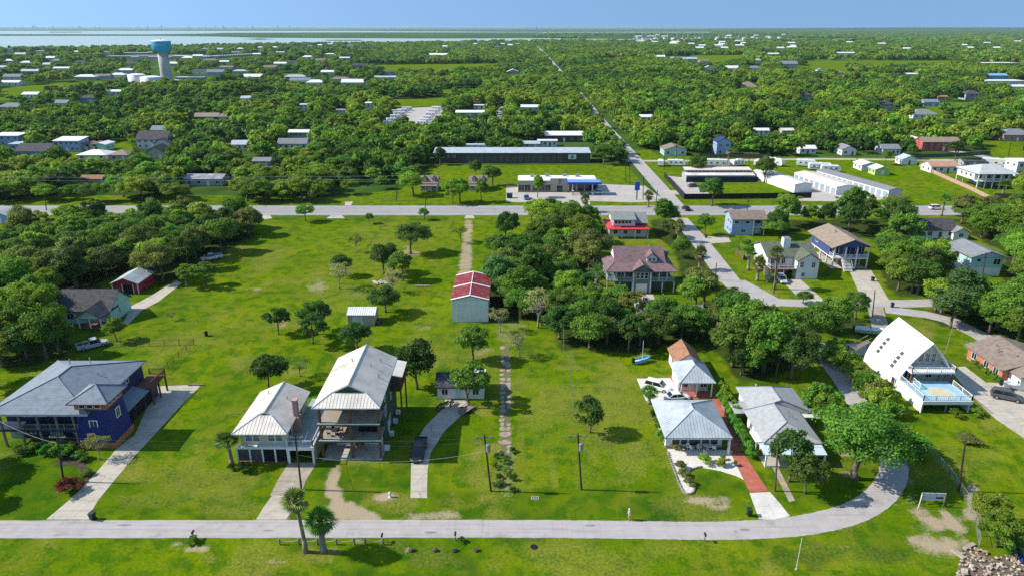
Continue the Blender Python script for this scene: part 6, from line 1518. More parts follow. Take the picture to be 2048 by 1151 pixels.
 ('large grey house at the left of the far pasture', 1578, 136, 26, 14, 6, 'gable_x', SHINGB, GREYW, 4, dict(wins=4, floors=2)),
 ('small white house below the far pasture', 1642, 146, 10, 8, 4, 'gable_y', SHING, WHITEW, 2, dict(wins=2)),
 ('brown house below the far pasture', 1678, 150, 12, 8, 3, 'hip', SHINGBR, TANW, 2, dict(wins=2)),
 ('white mobile home below the right end of the far pasture', 1820, 154, 20, 8, 3.4, 'gable_x', METALWH, WHITEW, 1.2, dict(wins=4, cat='mobile home', name='mobile_home')),
 ('long pink-walled warehouse at the right end of the far pasture', 1998, 136, 62, 30, 7, 'flat', FLATW, mat('salmon_wall', (.46, .22, .18), .8, .1), 0, dict(wins=5, cat='warehouse', name='warehouse')),
 ('blue shed in front of the white works at the right', 1995, 160, 24, 14, 5, 'gable_x', mat('sky_blue_roof', (.20, .42, .62), .6, .1), LBLUE, 2.0, dict(wins=3, cat='shed', name='shed')),
 ('broad white works roof near the right edge', 2010, 172, 46, 22, 5, 'flat', METALWH, WHITEW, 0, dict(wins=5, cat='warehouse', name='warehouse')),
 ('white works roof cut by the right edge', 2040, 184, 20, 12, 5, 'mono', METALWH, WHITEW, 1, dict(wins=3, cat='warehouse', name='warehouse')),
 ('tan pyramid roof deep in the right wood', 1498, 180, 18, 14, 3, 'hip', SHINGT, TANW, 4.5, dict(wins=3)),
 ('grey roof in the wood right of the tan pyramid', 1612, 200, 10, 8, 4, 'hip', SHINGD, GREYW, 2.6, dict(wins=2)),
 ('white sheds behind the far pasture', 1690, 110, 46, 12, 4, 'gable_x', METALWH, WHITEW, 2, dict(wins=4, cat='shed', name='shed')),
 ('white-roofed block left of the sheds behind the far pasture', 1545, 112, 30, 12, 4, 'gable_x', METALWH, WHITEW, 2, dict(wins=3, cat='shed', name='shed')),
 ('white house across the wood far right of the pond', 1322, 118, 16, 10, 4, 'gable_x', METALWH, WHITEW, 3, dict(wins=2)),
]
for (lab, px, py, w, d, h, rf, rm, wmat, rise, kw) in BACK:
    b = simple_house(lab, px, py, w, d, h, rf, rm, wmat, rise if rise else None, **kw)
    if 'two dormers' in lab:
        for u in (-1.8, 1.8):
            b.wall('dormer_wall', WHITE, u - .6, u + .6, .9, 2.6, 3.6, 4.9); b.gable(SHINGBR, u - .6, u + .6, .7, 3.0, 4.9, 5.5, 'y', .15, name='dormer_roof', wallm=WHITE); b.win('f', .9, u, 3.9, .6, .8)
def stilt_house():
    x, y = P(1952, 378)
    b = House('white_stilt_house', 'big white house on stilts with grey hip roof behind the brick wall', 'house', x, y)
    b.wall('wall', WHITEW, 0, 15, 2.5, 14, 3.0, 6.0); b.hip(mat('pale_hip_roof', (.45, .47, .47), .8, .08, .5), -.1, 15.1, -.2, 14.2, 6.05, 8.6, .5, axis='x', inset=5.5)
    b.box('gallery', WHITE, 0, 15, 0, 2.48, 2.75, 2.98); b.rail([(.1, .1), (14.9, .1)], 3.0, WHITE, 1.0, .4)
    for i in range(6):
        b.post(.15 + 14.7 * i / 5, .15, 0, 6.0, WHITE, .15)
        b.post(.15 + 14.7 * i / 5, 13.8, 0, 2.98, WHITE, .15)
    for i in range(4): b.win('f', 2.5, 2 + 3.6 * i, 3.6, 1.6, 1.5)
    for yy in (5, 8, 11): b.win('l', 0, yy, 4.0, 1.0, 1.2)
    b.wall('ground_core', GREYW, 5, 14, 5, 13, 0, 2.74); keep(1934, 2028, 333, 380)
stilt_house()

# ---- water tower and its tanks
def water_tower():
    x, y = P(334, 160)
    t = thing('water_tower', 'tall bright blue water tower on a concrete column', 'water tower', (x, y, 0))
    MB().lathe([(7.2, -1), (6.4, 4), (6.1, 12), (6.0, 31.8)], 28).build('column', mat('tower_concrete', (.44, .43, .42), .85, .12, .15), t, True)
    MB().lathe([(6.05, 31.2), (6.3, 31.7), (10.5, 34.2), (11.0, 35.0), (11.0, 43.6), (10.8, 44.2)], 36).build('tank', mat('tank_blue', (.020, .40, .68), .4, .06, .1, spec=.4), t, True)
    MB().lathe([(10.95, 44.15), (9.6, 45.0), (4, 45.7), (0.3, 45.9)], 36).build('tank_roof', mat('tank_roof_white', (.70, .74, .76), .6, .05), t, True)
    MB().tube((0, 0, 45.7), (0, 0, 47.2), .8, .6, 8).build('vent', STEEL, t)
    # tall white letters that follow the curve of the tank
    base = math.radians(-113)
    for i, ch in enumerate('LEON'):
        a = base + math.radians(15) * i
        o = lettering(ch, 3.4, WHITE, t, (11.3 * math.cos(a), 11.3 * math.sin(a), 39.8), (math.pi / 2, 0, a + math.pi / 2), extr=.05)
    MB().lathe([(6.2, 30.4), (6.25, 31.1), (6.05, 31.2)], 28).build('collar', STEEL, t)
    for i, (px, py, r, h, lab) in enumerate(((276, 169, 9.0, 10.5, 'round white water tank left of the water tower'), (304, 170, 11.0, 8.5, 'wider white water tank nearer the water tower'))):
        k = thing('water_tank', lab, 'water tank', (*P(px, py), 0))
        MB().lathe([(r, -.3), (r, h)], 26).build('shell', WHITE, k, True); MB().lathe([(r + .05, h), (r * .5, h + 1.0), (.2, h + 1.3)], 26).build('roof', WHITE, k, True)
    keep(300, 350, 80, 162); keep(256, 322, 148, 171)
water_tower()
simple_house('white pump house right of the water tower', 380, 162, 34, 10, 4, 'flat', METALWH, mat('pump_house_blue', (.10, .16, .42), .7, .1), None, wins=6)
simple_house('white shed at the foot of the water tower', 350, 166, 10, 6, 3, 'flat', METALWH, WHITEW, None, wins=2, cat='shed', name='shed')
# ---- the suburb by the bay: small pale houses, each its own
SUB = [(20, 126), (52, 130), (95, 134), (112, 126), (160, 128), (170, 160), (205, 158), (235, 156), (122, 142), (60, 148), (25, 160), (262, 132), (250, 146), (212, 108), (152, 107), (100, 120), (40, 112), (300, 108), (285, 120), (395, 116), (420, 125), (375, 120), (450, 128), (480, 148), (430, 150), (400, 148), (515, 112), (540, 140), (560, 132), (505, 160), (590, 160), (600, 168), (585, 128), (615, 118), (640, 125), (660, 112), (690, 120), (560, 108), (470, 108), (720, 135), (655, 150), (680, 165), (705, 172), (630, 172), (0, 140), (80, 106), (20, 104), (345, 132), (455, 140), (20, 172), (640, 95), (660, 93), (620, 97), (590, 98), (550, 100), (700, 96), (520, 100), (480, 103), (440, 104), (410, 104), (740, 98), (950, 92), (980, 90), (1005, 92), (1020, 95), (1035, 92), (995, 98), (925, 96), (890, 98)]
WC = [WHITEW, LBLUE, TANW, MINT, GREYW, CREAM]; RC = [METALWH, METALWH, METALG, SHING, SHINGD, METALWH, SHINGBR]
CW = dict(zip([m_.name for m_ in WC + RC], ('white', 'pale blue', 'tan', 'mint', 'grey', 'cream', 'white', 'white', 'grey metal', 'grey', 'dark grey', 'white', 'brown')))
for i, (px, py) in enumerate(SUB):
    w = rnd.uniform(15, 26) if py > 110 else rnd.uniform(14, 20)
    simple_house('%s house with %s roof %s' % (CW[WC[(i * 5 + 1) % 6].name], CW[RC[i % 7].name], 'at the far end of the long street' if px >= 760 else 'on the shore strip by the bay' if py < 105 else 'left of the water tower' if px < 300 else 'right of the water tower' if py < 135 else 'in the woods below the water tower'), px, py, w, 10, 3.6 if py > 104 else 6.5, rnd.choice(('gable_x', 'hip', 'gable_x')), RC[i % 7], WC[(i * 5 + 1) % 6], rnd.uniform(1.6, 3.2), wins=3, doors=0, group='bayside houses around the water tower' if px < 760 else 'shore houses at the end of the long street')
for i in range(22):      # white storage roofs right of the tower
    x, y = P(405 + i * 5.2, 118 - i * .32); o = House('storage_shed', 'small white-roofed unit in the long row right of the water tower', 'shed', x, y, 0, 'white units right of the water tower'); o.wall('wall', GREYW, -3, 3, 0, 14, 0, 3.5); o.gable(METALWH, -3, 3, 0, 14, 3.5, 5.0, 'y', .2)
keep(395, 520, 106, 120)
for i, (px, py, w) in enumerate(((270, 110, 60), (320, 116, 110), (300, 119, 80), (390, 117, 90), (240, 117, 50))):
    simple_house(('long white school roof left of the water tower', 'very long low white building behind the water tower', 'long low grey-white building across the water tower', 'white row building right of the tower column', 'white low building at the left of the school')[i], px, py, w, 14, 4.5, 'flat', METALWH, GREYW, None, wins=6, cat='building', name='low_building')
mat('tank_white', (.55, .56, .57), .7, .04)
# ---- far works: tanks and stacks along the shore
for i in range(30):
    px = 1275 + (i * 53 % 300); py = 77.5 + (i % 5) * .9
    x, y = P(px, py); k = rnd.random()
    t = thing('storage_tank' if k < .6 else 'works_shed', 'round white tank of the far shore works' if k < .6 else 'long pale shed of the far shore works', 'works', (x, y, 0), 0, 'far shore works')
    if k < .6:
        r = rnd.uniform(6, 13); h = rnd.uniform(6, 11); MB().lathe([(r, 0), (r, h), (.5, h + 2)], 12).build('shell', mat('tank_white', (.72, .72, .72), .7, .04), t)
    else: MB().box(-22, 22, 0, 25, 0, rnd.uniform(5, 9)).build('wall', rnd.choice((mat('tank_white', (0, 0, 0)), METALG, LBLUE)), t)
for i in range(16):
    px = 1280 + i * 14 + rnd.uniform(-4, 4); x, y = P(px, 76.5)
    t = thing('mast', 'thin pale mast among the far shore works', 'mast', (x, y, 0), 0, 'masts of the far shore works'); MB().tube((0, 0, 0), (0, 0, rnd.uniform(18, 34)), 1.4, .8, 5).build('pole', mat('tank_white', (0, 0, 0)), t)
for i in range(46):      # skyline across the bay
    px = rnd.uniform(20, 620) if i < 36 else rnd.uniform(1050, 1100); x, y = P(px, 59.5)
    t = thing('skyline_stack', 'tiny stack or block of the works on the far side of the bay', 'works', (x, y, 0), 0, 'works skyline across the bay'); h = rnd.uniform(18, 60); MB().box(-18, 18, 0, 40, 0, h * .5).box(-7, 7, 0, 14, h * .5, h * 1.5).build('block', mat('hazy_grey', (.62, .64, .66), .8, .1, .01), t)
for i in range(60):      # scattered white roofs of the far right plain
    px, py = rnd.uniform(1080, 2040), rnd.choice((68, 70, 72, 75, 86, 90, 95, 100)) + rnd.uniform(-1.5, 1.5)
    if px < 1250 and py > 80: py = 70
    x, y = P(px, py); w = rnd.uniform(14, 30) * (1.6 if py < 80 else 1)
    t = House('far_roof_house', 'white roof scattered over the far plain on the right', 'house', x, y, 0, 'white roofs over the far plain'); t.wall('wall', WHITEW, -w / 2, w / 2, 0, 14, 0, 5); t.gable(METALWH, -w / 2, w / 2, 0, 14, 5, 8, 'x', .5)
    if py > 84: keep(px - 9, px + 9, py - 6, py)
# ================================================================== drives, paths and terraces
psheet('driveway', ((92, 1038), (140, 998), (176, 962), (205, 930), (226, 905), (232, 898), (270, 868), (300, 800), (312, 772), (400, 768), (398, 774), (372, 800), (320, 856), (272, 908), (222, 968), (196, 1000), (184, 1020), (181, 1038)), CONC, .022, 'long pale driveway of the blue house')
psheet('garden_bed', ((108, 930), (124, 905), (160, 900), (178, 905), (172, 930), (190, 942), (168, 968), (158, 972), (168, 950), (150, 930)), mat('dark_mulch', (.07, .05, .035), .95, .3, 2), .026, 'dark mulched bed beside the blue house')
psheet('driveway', ((578, 924), (634, 924), (612, 960), (601, 990), (540, 990), (556, 958)), OLDC, .022, 'brown concrete drive of the beige house')
psheet('gravel_apron', ((545, 989), (600, 989), (590, 1010), (572, 1038), (512, 1038), (528, 1012)), SHELL, .020, 'white gravel apron below the beige house')
psheet('driveway', ((821, 995), (854, 995), (855, 940), (861, 905), (888, 862), (920, 832), (948, 815), (905, 806), (884, 818), (850, 852), (827, 890), (822, 930)), CONC, .022, 'old concrete driveway curving to the cottage')
psheet('cottage_pad', ((890, 798), (932, 800), (938, 812), (925, 824), (890, 822)), SHELL, .026, 'tan pad in front of the small cottage')
psheet('terrace', ((1334, 897), (1462, 899), (1482, 930), (1502, 966), (1472, 951), (1440, 941), (1402, 934), (1380, 939), (1373, 953), (1387, 972), (1385, 984), (1370, 986), (1362, 975), (1350, 942)), mat('white_gravel', (.66, .62, .57), .9, .14, 3, .3, 20), .022, 'white gravel terrace in front of the bungalow')
psheet('red_drive', ((1461, 905), (1486, 904), (1537, 981), (1500, 984)), REDC, .024, 'red stained driveway beside the white terrace')
psheet('red_path', ((1424, 796), (1446, 796), (1487, 902), (1462, 903)), REDC, .021, 'red path in shade along the bungalow')
psheet('red_court', ((1338, 750), (1350, 748), (1362, 764), (1366, 780), (1432, 782), (1446, 795), (1362, 799)), REDC, .023, 'red court between the bungalow and the cottage')
psheet('drive_apron', ((1499, 985), (1540, 983), (1560, 1006), (1580, 1031), (1548, 1038), (1518, 1037)), CONCW, .025, 'white concrete apron at the foot of the red drive')
psheet('parking_pad', ((1273, 756), (1340, 755), (1368, 797), (1292, 801)), CONCW, .024, 'white concrete parking pad behind the bungalow')
psheet('walkway', ((1540, 924), (1552, 924), (1590, 1000), (1578, 1003)), OLDC, .022, 'narrow worn walkway beside the red drive')
psheet('driveway', ((1897, 735), (1930, 732), (1972, 764), (2070, 768), (2070, 890), (1992, 838), (1944, 792)), CONC, .022, 'wide concrete driveway of the brick ranch')
psheet('gravel_drive', ((1660, 688), (1744, 684), (1742, 708), (1690, 712), (1672, 702)), GRAVEL, .020, 'gravel drive behind the bow-roofed house')
psheet('path', ((262, 612), (300, 592), (352, 561), (364, 566), (318, 602), (284, 620), (252, 652), (246, 647)), CONC, .022, 'pale path running along the field from the mint house')
psheet('driveway', ((1560, 558), (1600, 558), (1655, 606), (1610, 608)), CONC, .021, 'pale drive of the green-roofed house')
psheet('driveway', ((1698, 540), (1742, 540), (1782, 606), (1728, 608)), CONC, .021, 'pale drive of the blue raised house')
psheet('driveway', ((1890, 556), (1945, 556), (1985, 590), (2000, 602), (1970, 602), (1935, 572)), CONC, .021, 'pale drive of the mint raised house')
psheet('driveway', ((1400, 474), (1455, 472), (1462, 484), (1410, 488)), CONC, .021, 'pale drive of the pale blue house')
psheet('driveway', ((1735, 612), (1765, 612), (1780, 660), (1745, 662)), OLDC, .019, 'shaded drive running down from the side street')
psheet('trailer_court', ((772, 254), (800, 217), (890, 213), (884, 242), (862, 256)), GRAVEL, .034, 'pale gravel trailer court among the trees')
# broken slabs of the old track
SLABM = mat('broken_concrete', (.34, .27, .20), .95, .2, 1.5, .4, 8)
trk = bpy.data.objects.new('old_track', MB().poly(*[(*P(*p), .008) for p in ((1002, 930), (1024, 930), (1020, 860), (1019, 770), (1017, 690), (1004, 690), (1004, 770), (1002, 860))]).mesh('old_track', mat('track_soil', (.115, .125, .045), .95, .35, 1.4, col2=(.19, .15, .10)))); COL.objects.link(trk); structure(trk, 'old broken concrete track between the lots')
q = random.Random(5)
for py in range(695, 905, 9):
    for sx in (-1, 1):
        if q.random() < .28: continue
        x, y = P(1011 + sx * 6.5 + q.uniform(-1, 1), py); w, d = q.uniform(.35, .6), q.uniform(.45, .8)
        MB().slab([(x + w * math.cos(a) * q.uniform(.85, 1.2), y + d * math.sin(a) * q.uniform(.85, 1.2), .05) for a in (0.6, 1.5, 2.6, 3.7, 4.7, 5.6)], .05).build('slab', SLABM, trk)
for py in (884, 868, 726, 770):
    x, y = P(1011, py); MB().slab([(x + 1.0 * math.cos(a) * q.uniform(.85, 1.15), y + .8 * math.sin(a) * q.uniform(.85, 1.15), .06) for a in np.linspace(.3, 6.0, 8)], .05).build('slab', SLABM, trk)

# ================================================================== vehicles
TYRE = mat('tyre', (.012, .012, .012), .8, .1); RIM = mat('rim', (.45, .45, .46), .4, .1, metal=.6); LAMP = mat('lamp_glass', (.7, .7, .68), .2, .05); TAIL = mat('tail_lamp', (.35, .02, .02), .4, .1); CGLASS = mat('car_glass', (.015, .018, .022), .08, .1, spec=.7)
def paint(name, c): return mat('paint_' + name, c, .28, .04, .5, spec=.6)
PW, PK, PS, PB, PR, PG, PT = paint('white', (.78, .78, .78)), paint('black', (.012, .012, .014)), paint('silver', (.46, .47, .48)), paint('blue', (.03, .08, .30)), paint('red', (.36, .03, .03)), paint('dark_grey', (.09, .09, .10)), paint('tan', (.44, .39, .31))
def loft(mb, secs):
    """sections of equal point count joined into a skin with end caps"""
    k = len(mb.v); n = len(secs[0])
    for s in secs: mb.v += [tuple(p) for p in s]
    for a in range(len(secs) - 1):
        for i in range(n):
            j = (i + 1) % n; mb.f.append((k + a * n + i, k + a * n + j, k + (a + 1) * n + j, k + (a + 1) * n + i))
    mb.f.append(tuple(k + i for i in reversed(range(n)))); mb.f.append(tuple(k + (len(secs) - 1) * n + i for i in range(n)))
    return mb
CARP = {}
def car_parts(kind):
    if kind in CARP: return CARP[kind]
    L = dict(sedan=4.6, suv=4.8, pickup=5.6)[kind]; W = .92 if kind != 'pickup' else .98; h2 = dict(sedan=.88, suv=1.02, pickup=1.05)[kind]; top = dict(sedan=1.42, suv=1.75, pickup=1.85)[kind]
    def sec(x, w, z0, z1): return [(x, -w, z0 + .12), (x, -w * .9, z0), (x, w * .9, z0), (x, w, z0 + .12), (x, w, z1 - .10), (x, w * .88, z1), (x, -w * .88, z1), (x, -w, z1 - .10)]
    b = MB(); xs = [(-L / 2, .80, .42, h2 - .10), (-L / 2 + .12, .96, .32, h2 - .02), (-L / 2 + .9, 1, .28, h2), (0, 1, .27, h2), (L / 2 - 1.3, 1, .28, h2 - .02), (L / 2 - .25, .95, .30, h2 - .18), (L / 2, .80, .40, h2 - .28)]
    loft(b, [sec(x, W * w, z0, z1) for x, w, z0, z1 in xs])
    cab = dict(sedan=(-1.55, -.85, .55, 1.25), suv=(-2.25, -1.95, .45, 1.2), pickup=(-.55, -.35, .85, 1.5))[kind]
    g = MB(); loft(g, [[(x, -W * w, z), (x, W * w, z), (x2, W * w2, top - .05), (x2, -W * w2, top - .05)] for x, w, z, x2, w2 in ((cab[0], .9, h2 - .03, cab[1], .76), (cab[3], .9, h2 - .03, cab[2], .74))])
    r = MB(); r.hexa([(cab[1] - .05, -W * .78, top - .07), (cab[2] + .05, -W * .76, top - .07), (cab[2] + .05, W * .76, top - .07), (cab[1] - .05, W * .78, top - .07), (cab[1] + .05, -W * .70, top), (cab[2] - .08, -W * .68, top), (cab[2] - .08, W * .68, top), (cab[1] + .05, W * .70, top)])
    for sg in (-1, 1):
        for xa, xb in ((cab[0], cab[1]), ((cab[1] + cab[2]) / 2, (cab[1] + cab[2]) / 2), (cab[3], cab[2])): r.tube((xa, sg * W * .89, h2 - .03), (xb, sg * W * .76, top - .05), .045, None, 4)
    bed = None
    if kind == 'pickup': bed = MB().box(-L / 2 + .12, -.62, -W * .84, W * .84, h2 + .002, h2 + .012); r.box(-L / 2 + .02, -.60, -W * .97, -W * .86, h2 - .05, h2 + .18).box(-L / 2 + .02, -.60, W * .86, W * .97, h2 - .05, h2 + .18).box(-L / 2 + .02, -L / 2 + .1, -W * .86, W * .86, h2 - .05, h2 + .18)
    wh = MB().tube((0, -.11, 0), (0, .11, 0), .36, None, 14); rim = MB().tube((0, -.12, 0), (0, .12, 0), .20, None, 10)
    hl = MB().box(-.06, .05, -.16, .16, -.07, .07)
    CARP[kind] = dict(body=b.mesh('body'), cabin=g.mesh('cabin'), roof=r.mesh('roof'), bed=bed.mesh('bed') if bed else None, wheel=wh.mesh('wheel', TYRE), rim=rim.mesh('rim', RIM), lamp=hl.mesh('headlight', LAMP), tail=hl.mesh('tail_light', TAIL), L=L, W=W, h2=h2)
    return CARP[kind]
def coloured(me, m):
    c = me.copy(); c.materials.clear(); c.materials.append(m); return c
PAINTED = {}
def vehicle(kind, label, x, y, rz, m, group=None, detail=True):
    """rz: heading of the nose, radians from +x"""
    p = car_parts(kind); o = thing({'sedan': 'car', 'suv': 'car', 'pickup': 'pickup_truck'}[kind], label, 'pickup truck' if kind == 'pickup' else 'car', (x, y, .03), rz, group)
    key = (kind, m.name)
    if key not in PAINTED: PAINTED[key] = (coloured(p['body'], m), coloured(p['roof'], m), coloured(p['cabin'], CGLASS), coloured(p['bed'], mat('bed_liner', (.06, .06, .065), .8, .2)) if p['bed'] else None)
    a, r, g, bd = PAINTED[key]
    body = link('body', a, o); link('window', g, o); link('roof', r, o)
    if bd: link('cargo_bed', bd, o)
    for sx in (-1, 1):
        for sy in (-1, 1):
            w = link('wheel', p['wheel'], o); w.location = (sx * p['L'] * .31, sy * (p['W'] - .08), .36)
            if detail: link('rim', p['rim'], w)
    if detail:
        for sy in (-1, 1):
            link('headlight', p['lamp'], o).location = (p['L'] / 2 - .03, sy * p['W'] * .62, p['h2'] - .36); link('tail_light', p['tail'], o).location = (-p['L'] / 2 + .03, sy * p['W'] * .66, p['h2'] - .25)
    return o
def trailer(label, px, py, L, rz, h=2.9, group=None, stripe=None, motor=False):
    """travel trailer or motorhome"""
    x, y = P(px, py); o = thing('motorhome' if motor else 'travel_trailer', label, 'motorhome' if motor else 'trailer', (x, y, .04), rz, group)
    mb = MB(); W = 1.25
    loft(mb, [[(xx, -W, z0), (xx, W, z0), (xx, W, z1 - .15), (xx, W * .85, z1), (xx, -W * .85, z1), (xx, -W, z1 - .15)] for xx, z0, z1 in ((-L / 2, .6, h - .25), (-L / 2 + .3, .5, h), (L / 2 - 1.0, .5, h), (L / 2 - .3, .55, h - .5), (L / 2, .9, h - 1.2))])
    b = mb.build('body', PW, o)
    s = MB().box(-L / 2 + .3, L / 2 - .9, -W - .012, W + .012, 1.0, 1.25).build('stripe', stripe or PT, o)
    for i in range(3):
        for sy in (-1, 1): MB().box(-L * .35 + L * .27 * i, -L * .35 + L * .27 * i + .9, sy * W - .02, sy * W + .02, 1.5, 2.1).build('window', CGLASS, o)
    MB().box(L * .3, L * .3 + .65, -W - .02, -W + .02, .6, 2.4).build('door', PS, o)
    for k in (-.15, .12):
        for sy in (-1, 1): MB().tube((L * k, sy * (W - .25), .36), (L * k, sy * (W - .05), .36), .36, None, 10).build('wheel', TYRE, o)
    MB().box(-.5, .5, -.45, .45, h, h + .28).build('roof_unit', WHITE, o)
    if not motor: MB().tube((L / 2 - .2, 0, .5), (L / 2 + 1.0, 0, .45), .06, None, 5).build('hitch', IRON, o)
    keep(px - L * .5 * ppm(py), px + L * .5 * ppm(py), py - 3 * ppm(py), py)
    return o
def boat(label, x, y, L, rz, m=None, inner=None, trailer_=True, mast=False, z=0.55, windshield=True):
    o = thing('boat', label, 'boat', (x, y, 0), rz); m = m or PW
    mb = MB(); W = L * .19
    loft(mb, [[(xx, -W * w, zz), (xx, -W * w * .6, zb), (xx, W * w * .6, zb), (xx, W * w, zz), (xx, W * w * .85, zz - .05), (xx, W * w * .7, zz - .35), (xx, -W * w * .7, zz - .35), (xx, -W * w * .85, zz - .05)] for xx, w, zb, zz in ((-L / 2, .85, z, z + .75), (-L * .2, 1, z - .05, z + .8), (L * .2, .92, z, z + .88), (L * .4, .55, z + .2, z + .98), (L / 2, .06, z + .6, z + 1.05))])
    mb.build('hull', m, o); MB().box(-L * .4, L * .2, -W * .66, W * .66, z + .30, z + .46).build('cockpit', inner or mat('boat_inner', (.55, .58, .62), .6, .1), o)
    if windshield: MB().box(-.1, .5, -W * .5, W * .5, z + .46, z + 1.0).build('console', PW, o); MB().box(.1, .18, -W * .5, W * .5, z + 1.0, z + 1.4).build('windshield', CGLASS, o)
    if trailer_:
        MB().box(-L * .45, L * .55, -.06, .06, .4, .5).box(-L * .3, -L * .2, -W, W, .38, .48).build('trailer_frame', STEEL, o)
        for sy in (-1, 1): MB().tube((-L * .25, sy * W * .95, .3), (-L * .25, sy * W * 1.15, .3), .3, None, 10).build('wheel', TYRE, o)
    MB().box(-L / 2 - .45, -L / 2, -.22, .22, z + .2, z + 1.15).build('outboard_motor', PK, o)
    if mast: MB().tube((0, 0, z), (0, 0, z + 4.5), .05, .03, 5).build('mast', WHITE, o)
    return o
vehicle('pickup', 'black pickup truck parked on the curving driveway', *P(838, 906), R(-92), PK)
vehicle('suv', 'white car with open sunroof on the white parking pad', *P(1315, 778), R(-30), PW)
vehicle('sedan', 'white car nosing out behind the bungalow roof', *P(1352, 798), R(8), PW)
vehicle('pickup', 'silver pickup truck parked at the wood edge by the mint house', *P(186, 694), R(38), PS)
vehicle('pickup', 'white pickup truck at the edge of the long field', *P(424, 519), R(215), PW)
vehicle('suv', 'dark grey car on the driveway of the brick ranch', *P(2012, 797), R(-28), PG)
vehicle('suv', 'silver car under the raised deck of the green-roofed house', *P(1563, 563), R(-95), PS)
vehicle('suv', 'white car beside the blue fuel canopy', *P(1193, 388), R(170), PW)
vehicle('sedan', 'blue car at the left end of the forecourt', *P(1053, 398), R(-90), PB)
vehicle('suv', 'white car driving on the highway', *P(1872, 419), R(0), PW)
vehicle('sedan', 'dark car parked in the fenced corner lot', *P(1386, 374), R(20), PG)
vehicle('sedan', 'dark car turning at the highway corner', *P(1372, 420), R(100), PK)
vehicle('pickup', 'dark pickup under the patched carport roof', *P(1926, 338), R(30), PG)
vehicle('sedan', 'red car in the left clearing', *P(386, 257), R(0), PR); vehicle('suv', 'white car in the left clearing', *P(372, 262), R(10), PW)
CR = [PW, PW, PW, PS, PW, PG, PW, PW, PR]
for i in range(9):
    vehicle('sedan' if i % 3 else 'suv', '%s car in the row behind the long storage building, %s' % ({PW: 'white', PS: 'silver', PG: 'dark', PR: 'red'}[CR[i]], ('leftmost', 'second from the left', 'third from the left', 'fourth from the left', 'middle one', 'fourth from the right', 'third from the right', 'second from the right', 'rightmost')[i]), *P(1088 + i * 10.5, 304 - (i % 2) * .6), R(-75), CR[i], 'cars parked behind the long storage building', False)
keep(1080, 1182, 294, 306)
for i, (px, py, dx) in enumerate(((990, 250, 0), (986, 240, 0), (1002, 236, 0), (1008, 222, 0))): vehicle('sedan', 'small parked car on the lane left of the long street, %s' % ('nearest', 'second', 'third', 'farthest')[i], *P(px, py), R(85), (PG, PW, PW, PS)[i], None, False)
trailer('small white cargo trailer at the left end of the parked row', 1321, 332, 4.5, R(80))
trailer('long white travel trailer second in the parked row', 1352, 332, 8, R(-12))
trailer('white fifth-wheel trailer left of the tall palm', 1435, 333, 10, R(-10), 3.3)
trailer('white trailer just right of the tall palm', 1474, 332, 7, R(30), 3.0)
trailer('white trailer behind the round lot tree', 1515, 333, 6.5, R(60), 3.1)
trailer('tall white fifth-wheel trailer above the round lot tree', 1548, 331, 9, R(-50), 3.4)
trailer('white and grey trailer at the right of the parked row', 1612, 333, 8.5, R(-20), 3.2)
trailer('blue and white motorhome in the storage yard', 1640, 340, 10, R(-8), 3.1, None, PB, True)
trailer('white trailer with dark windows beside the blue motorhome', 1660, 344, 8, R(-8), 3.0, None, PG)
trailer('large white trailer by the lane at the right', 1992, 333, 12, R(-25), 3.6)
trailer('white motorhome with grey stripe behind the long storage building', 952, 301, 11, R(0), 3.3, None, PS, True)
boat('white cabin cruiser on a trailer in the parked row', *P(1394, 332), 7.5, R(0), z=.8)
boat('white motor boat on a trailer behind the bow-roofed house', *P(1737, 668), 5.6, R(-15))
boat('small pale blue sailing dinghy lying by the grove', *P(1284, 724), 3.6, R(25), mat('dinghy_blue', (.20, .42, .62), .4, .08), PW, False, True, .12, False)
boat('white boat cluttered on the brick ranch driveway', *P(2030, 778), 4.2, R(-15), z=.4)
boat('white cruiser beside the pale blue cottage on the right', *P(1890, 216), 9, R(0), z=.8); boat('second white boat beside the pale blue cottage', *P(1925, 217), 8, R(10), z=.8)
for i, (px, py, L, rz) in enumerate(((776, 250, 7, 20), (784, 245, 7, 20), (792, 238, 8, 15), (800, 232, 9, 15), (806, 226, 8, 10), (815, 222, 8, 10), (850, 246, 7, -10), (856, 240, 7, -10), (862, 233, 8, -10), (868, 227, 8, -10), (874, 221, 8, -10), (795, 228, 8, 12), (845, 251, 7, -10), (683, 227, 8, 0))):
    trailer('white trailer in the gravel trailer court' if px > 700 else 'lone white trailer in a clearing left of the trailer court', px, py, L, R(rz), 3.0, 'trailers in the trailer court' if px > 700 else None, (PT, PS, PB)[i % 3])
def motorcycle(label, px, py, rz):
    x, y = P(px, py); o = thing('motorcycle', label, 'motorcycle', (x, y, .03), rz)
    for sx in (-.72, .72):
        n = 12; w = MB()
        for i in range(n): a, c = 6.283 * i / n, 6.283 * (i + 1) / n; w.tube((sx + .3 * math.cos(a), 0, .32 + .3 * math.sin(a)), (sx + .3 * math.cos(c), 0, .32 + .3 * math.sin(c)), .06, None, 5)
        w.build('wheel', TYRE, o)
    MB().blob((0, 0, .5), (.42, .17, .24), 8, .1).build('engine', STEEL, o); MB().blob((.15, 0, .85), (.38, .17, .15), 8, .08).build('tank', PK, o); MB().box(-.75, -.1, -.15, .15, .72, .86).build('seat', PK, o)
    MB().path([(.72, .09, .32), (.42, .09, 1.0)], .035, 5).path([(.72, -.09, .32), (.42, -.09, 1.0)], .035, 5).path([(.3, -.42, 1.08), (.42, 0, 1.02), (.3, .42, 1.08)], .03, 5).build('fork', STEEL, o); MB().path([(.2, -.2, .3), (-.95, -.22, .34)], .05, 6).build('exhaust', STEEL, o)
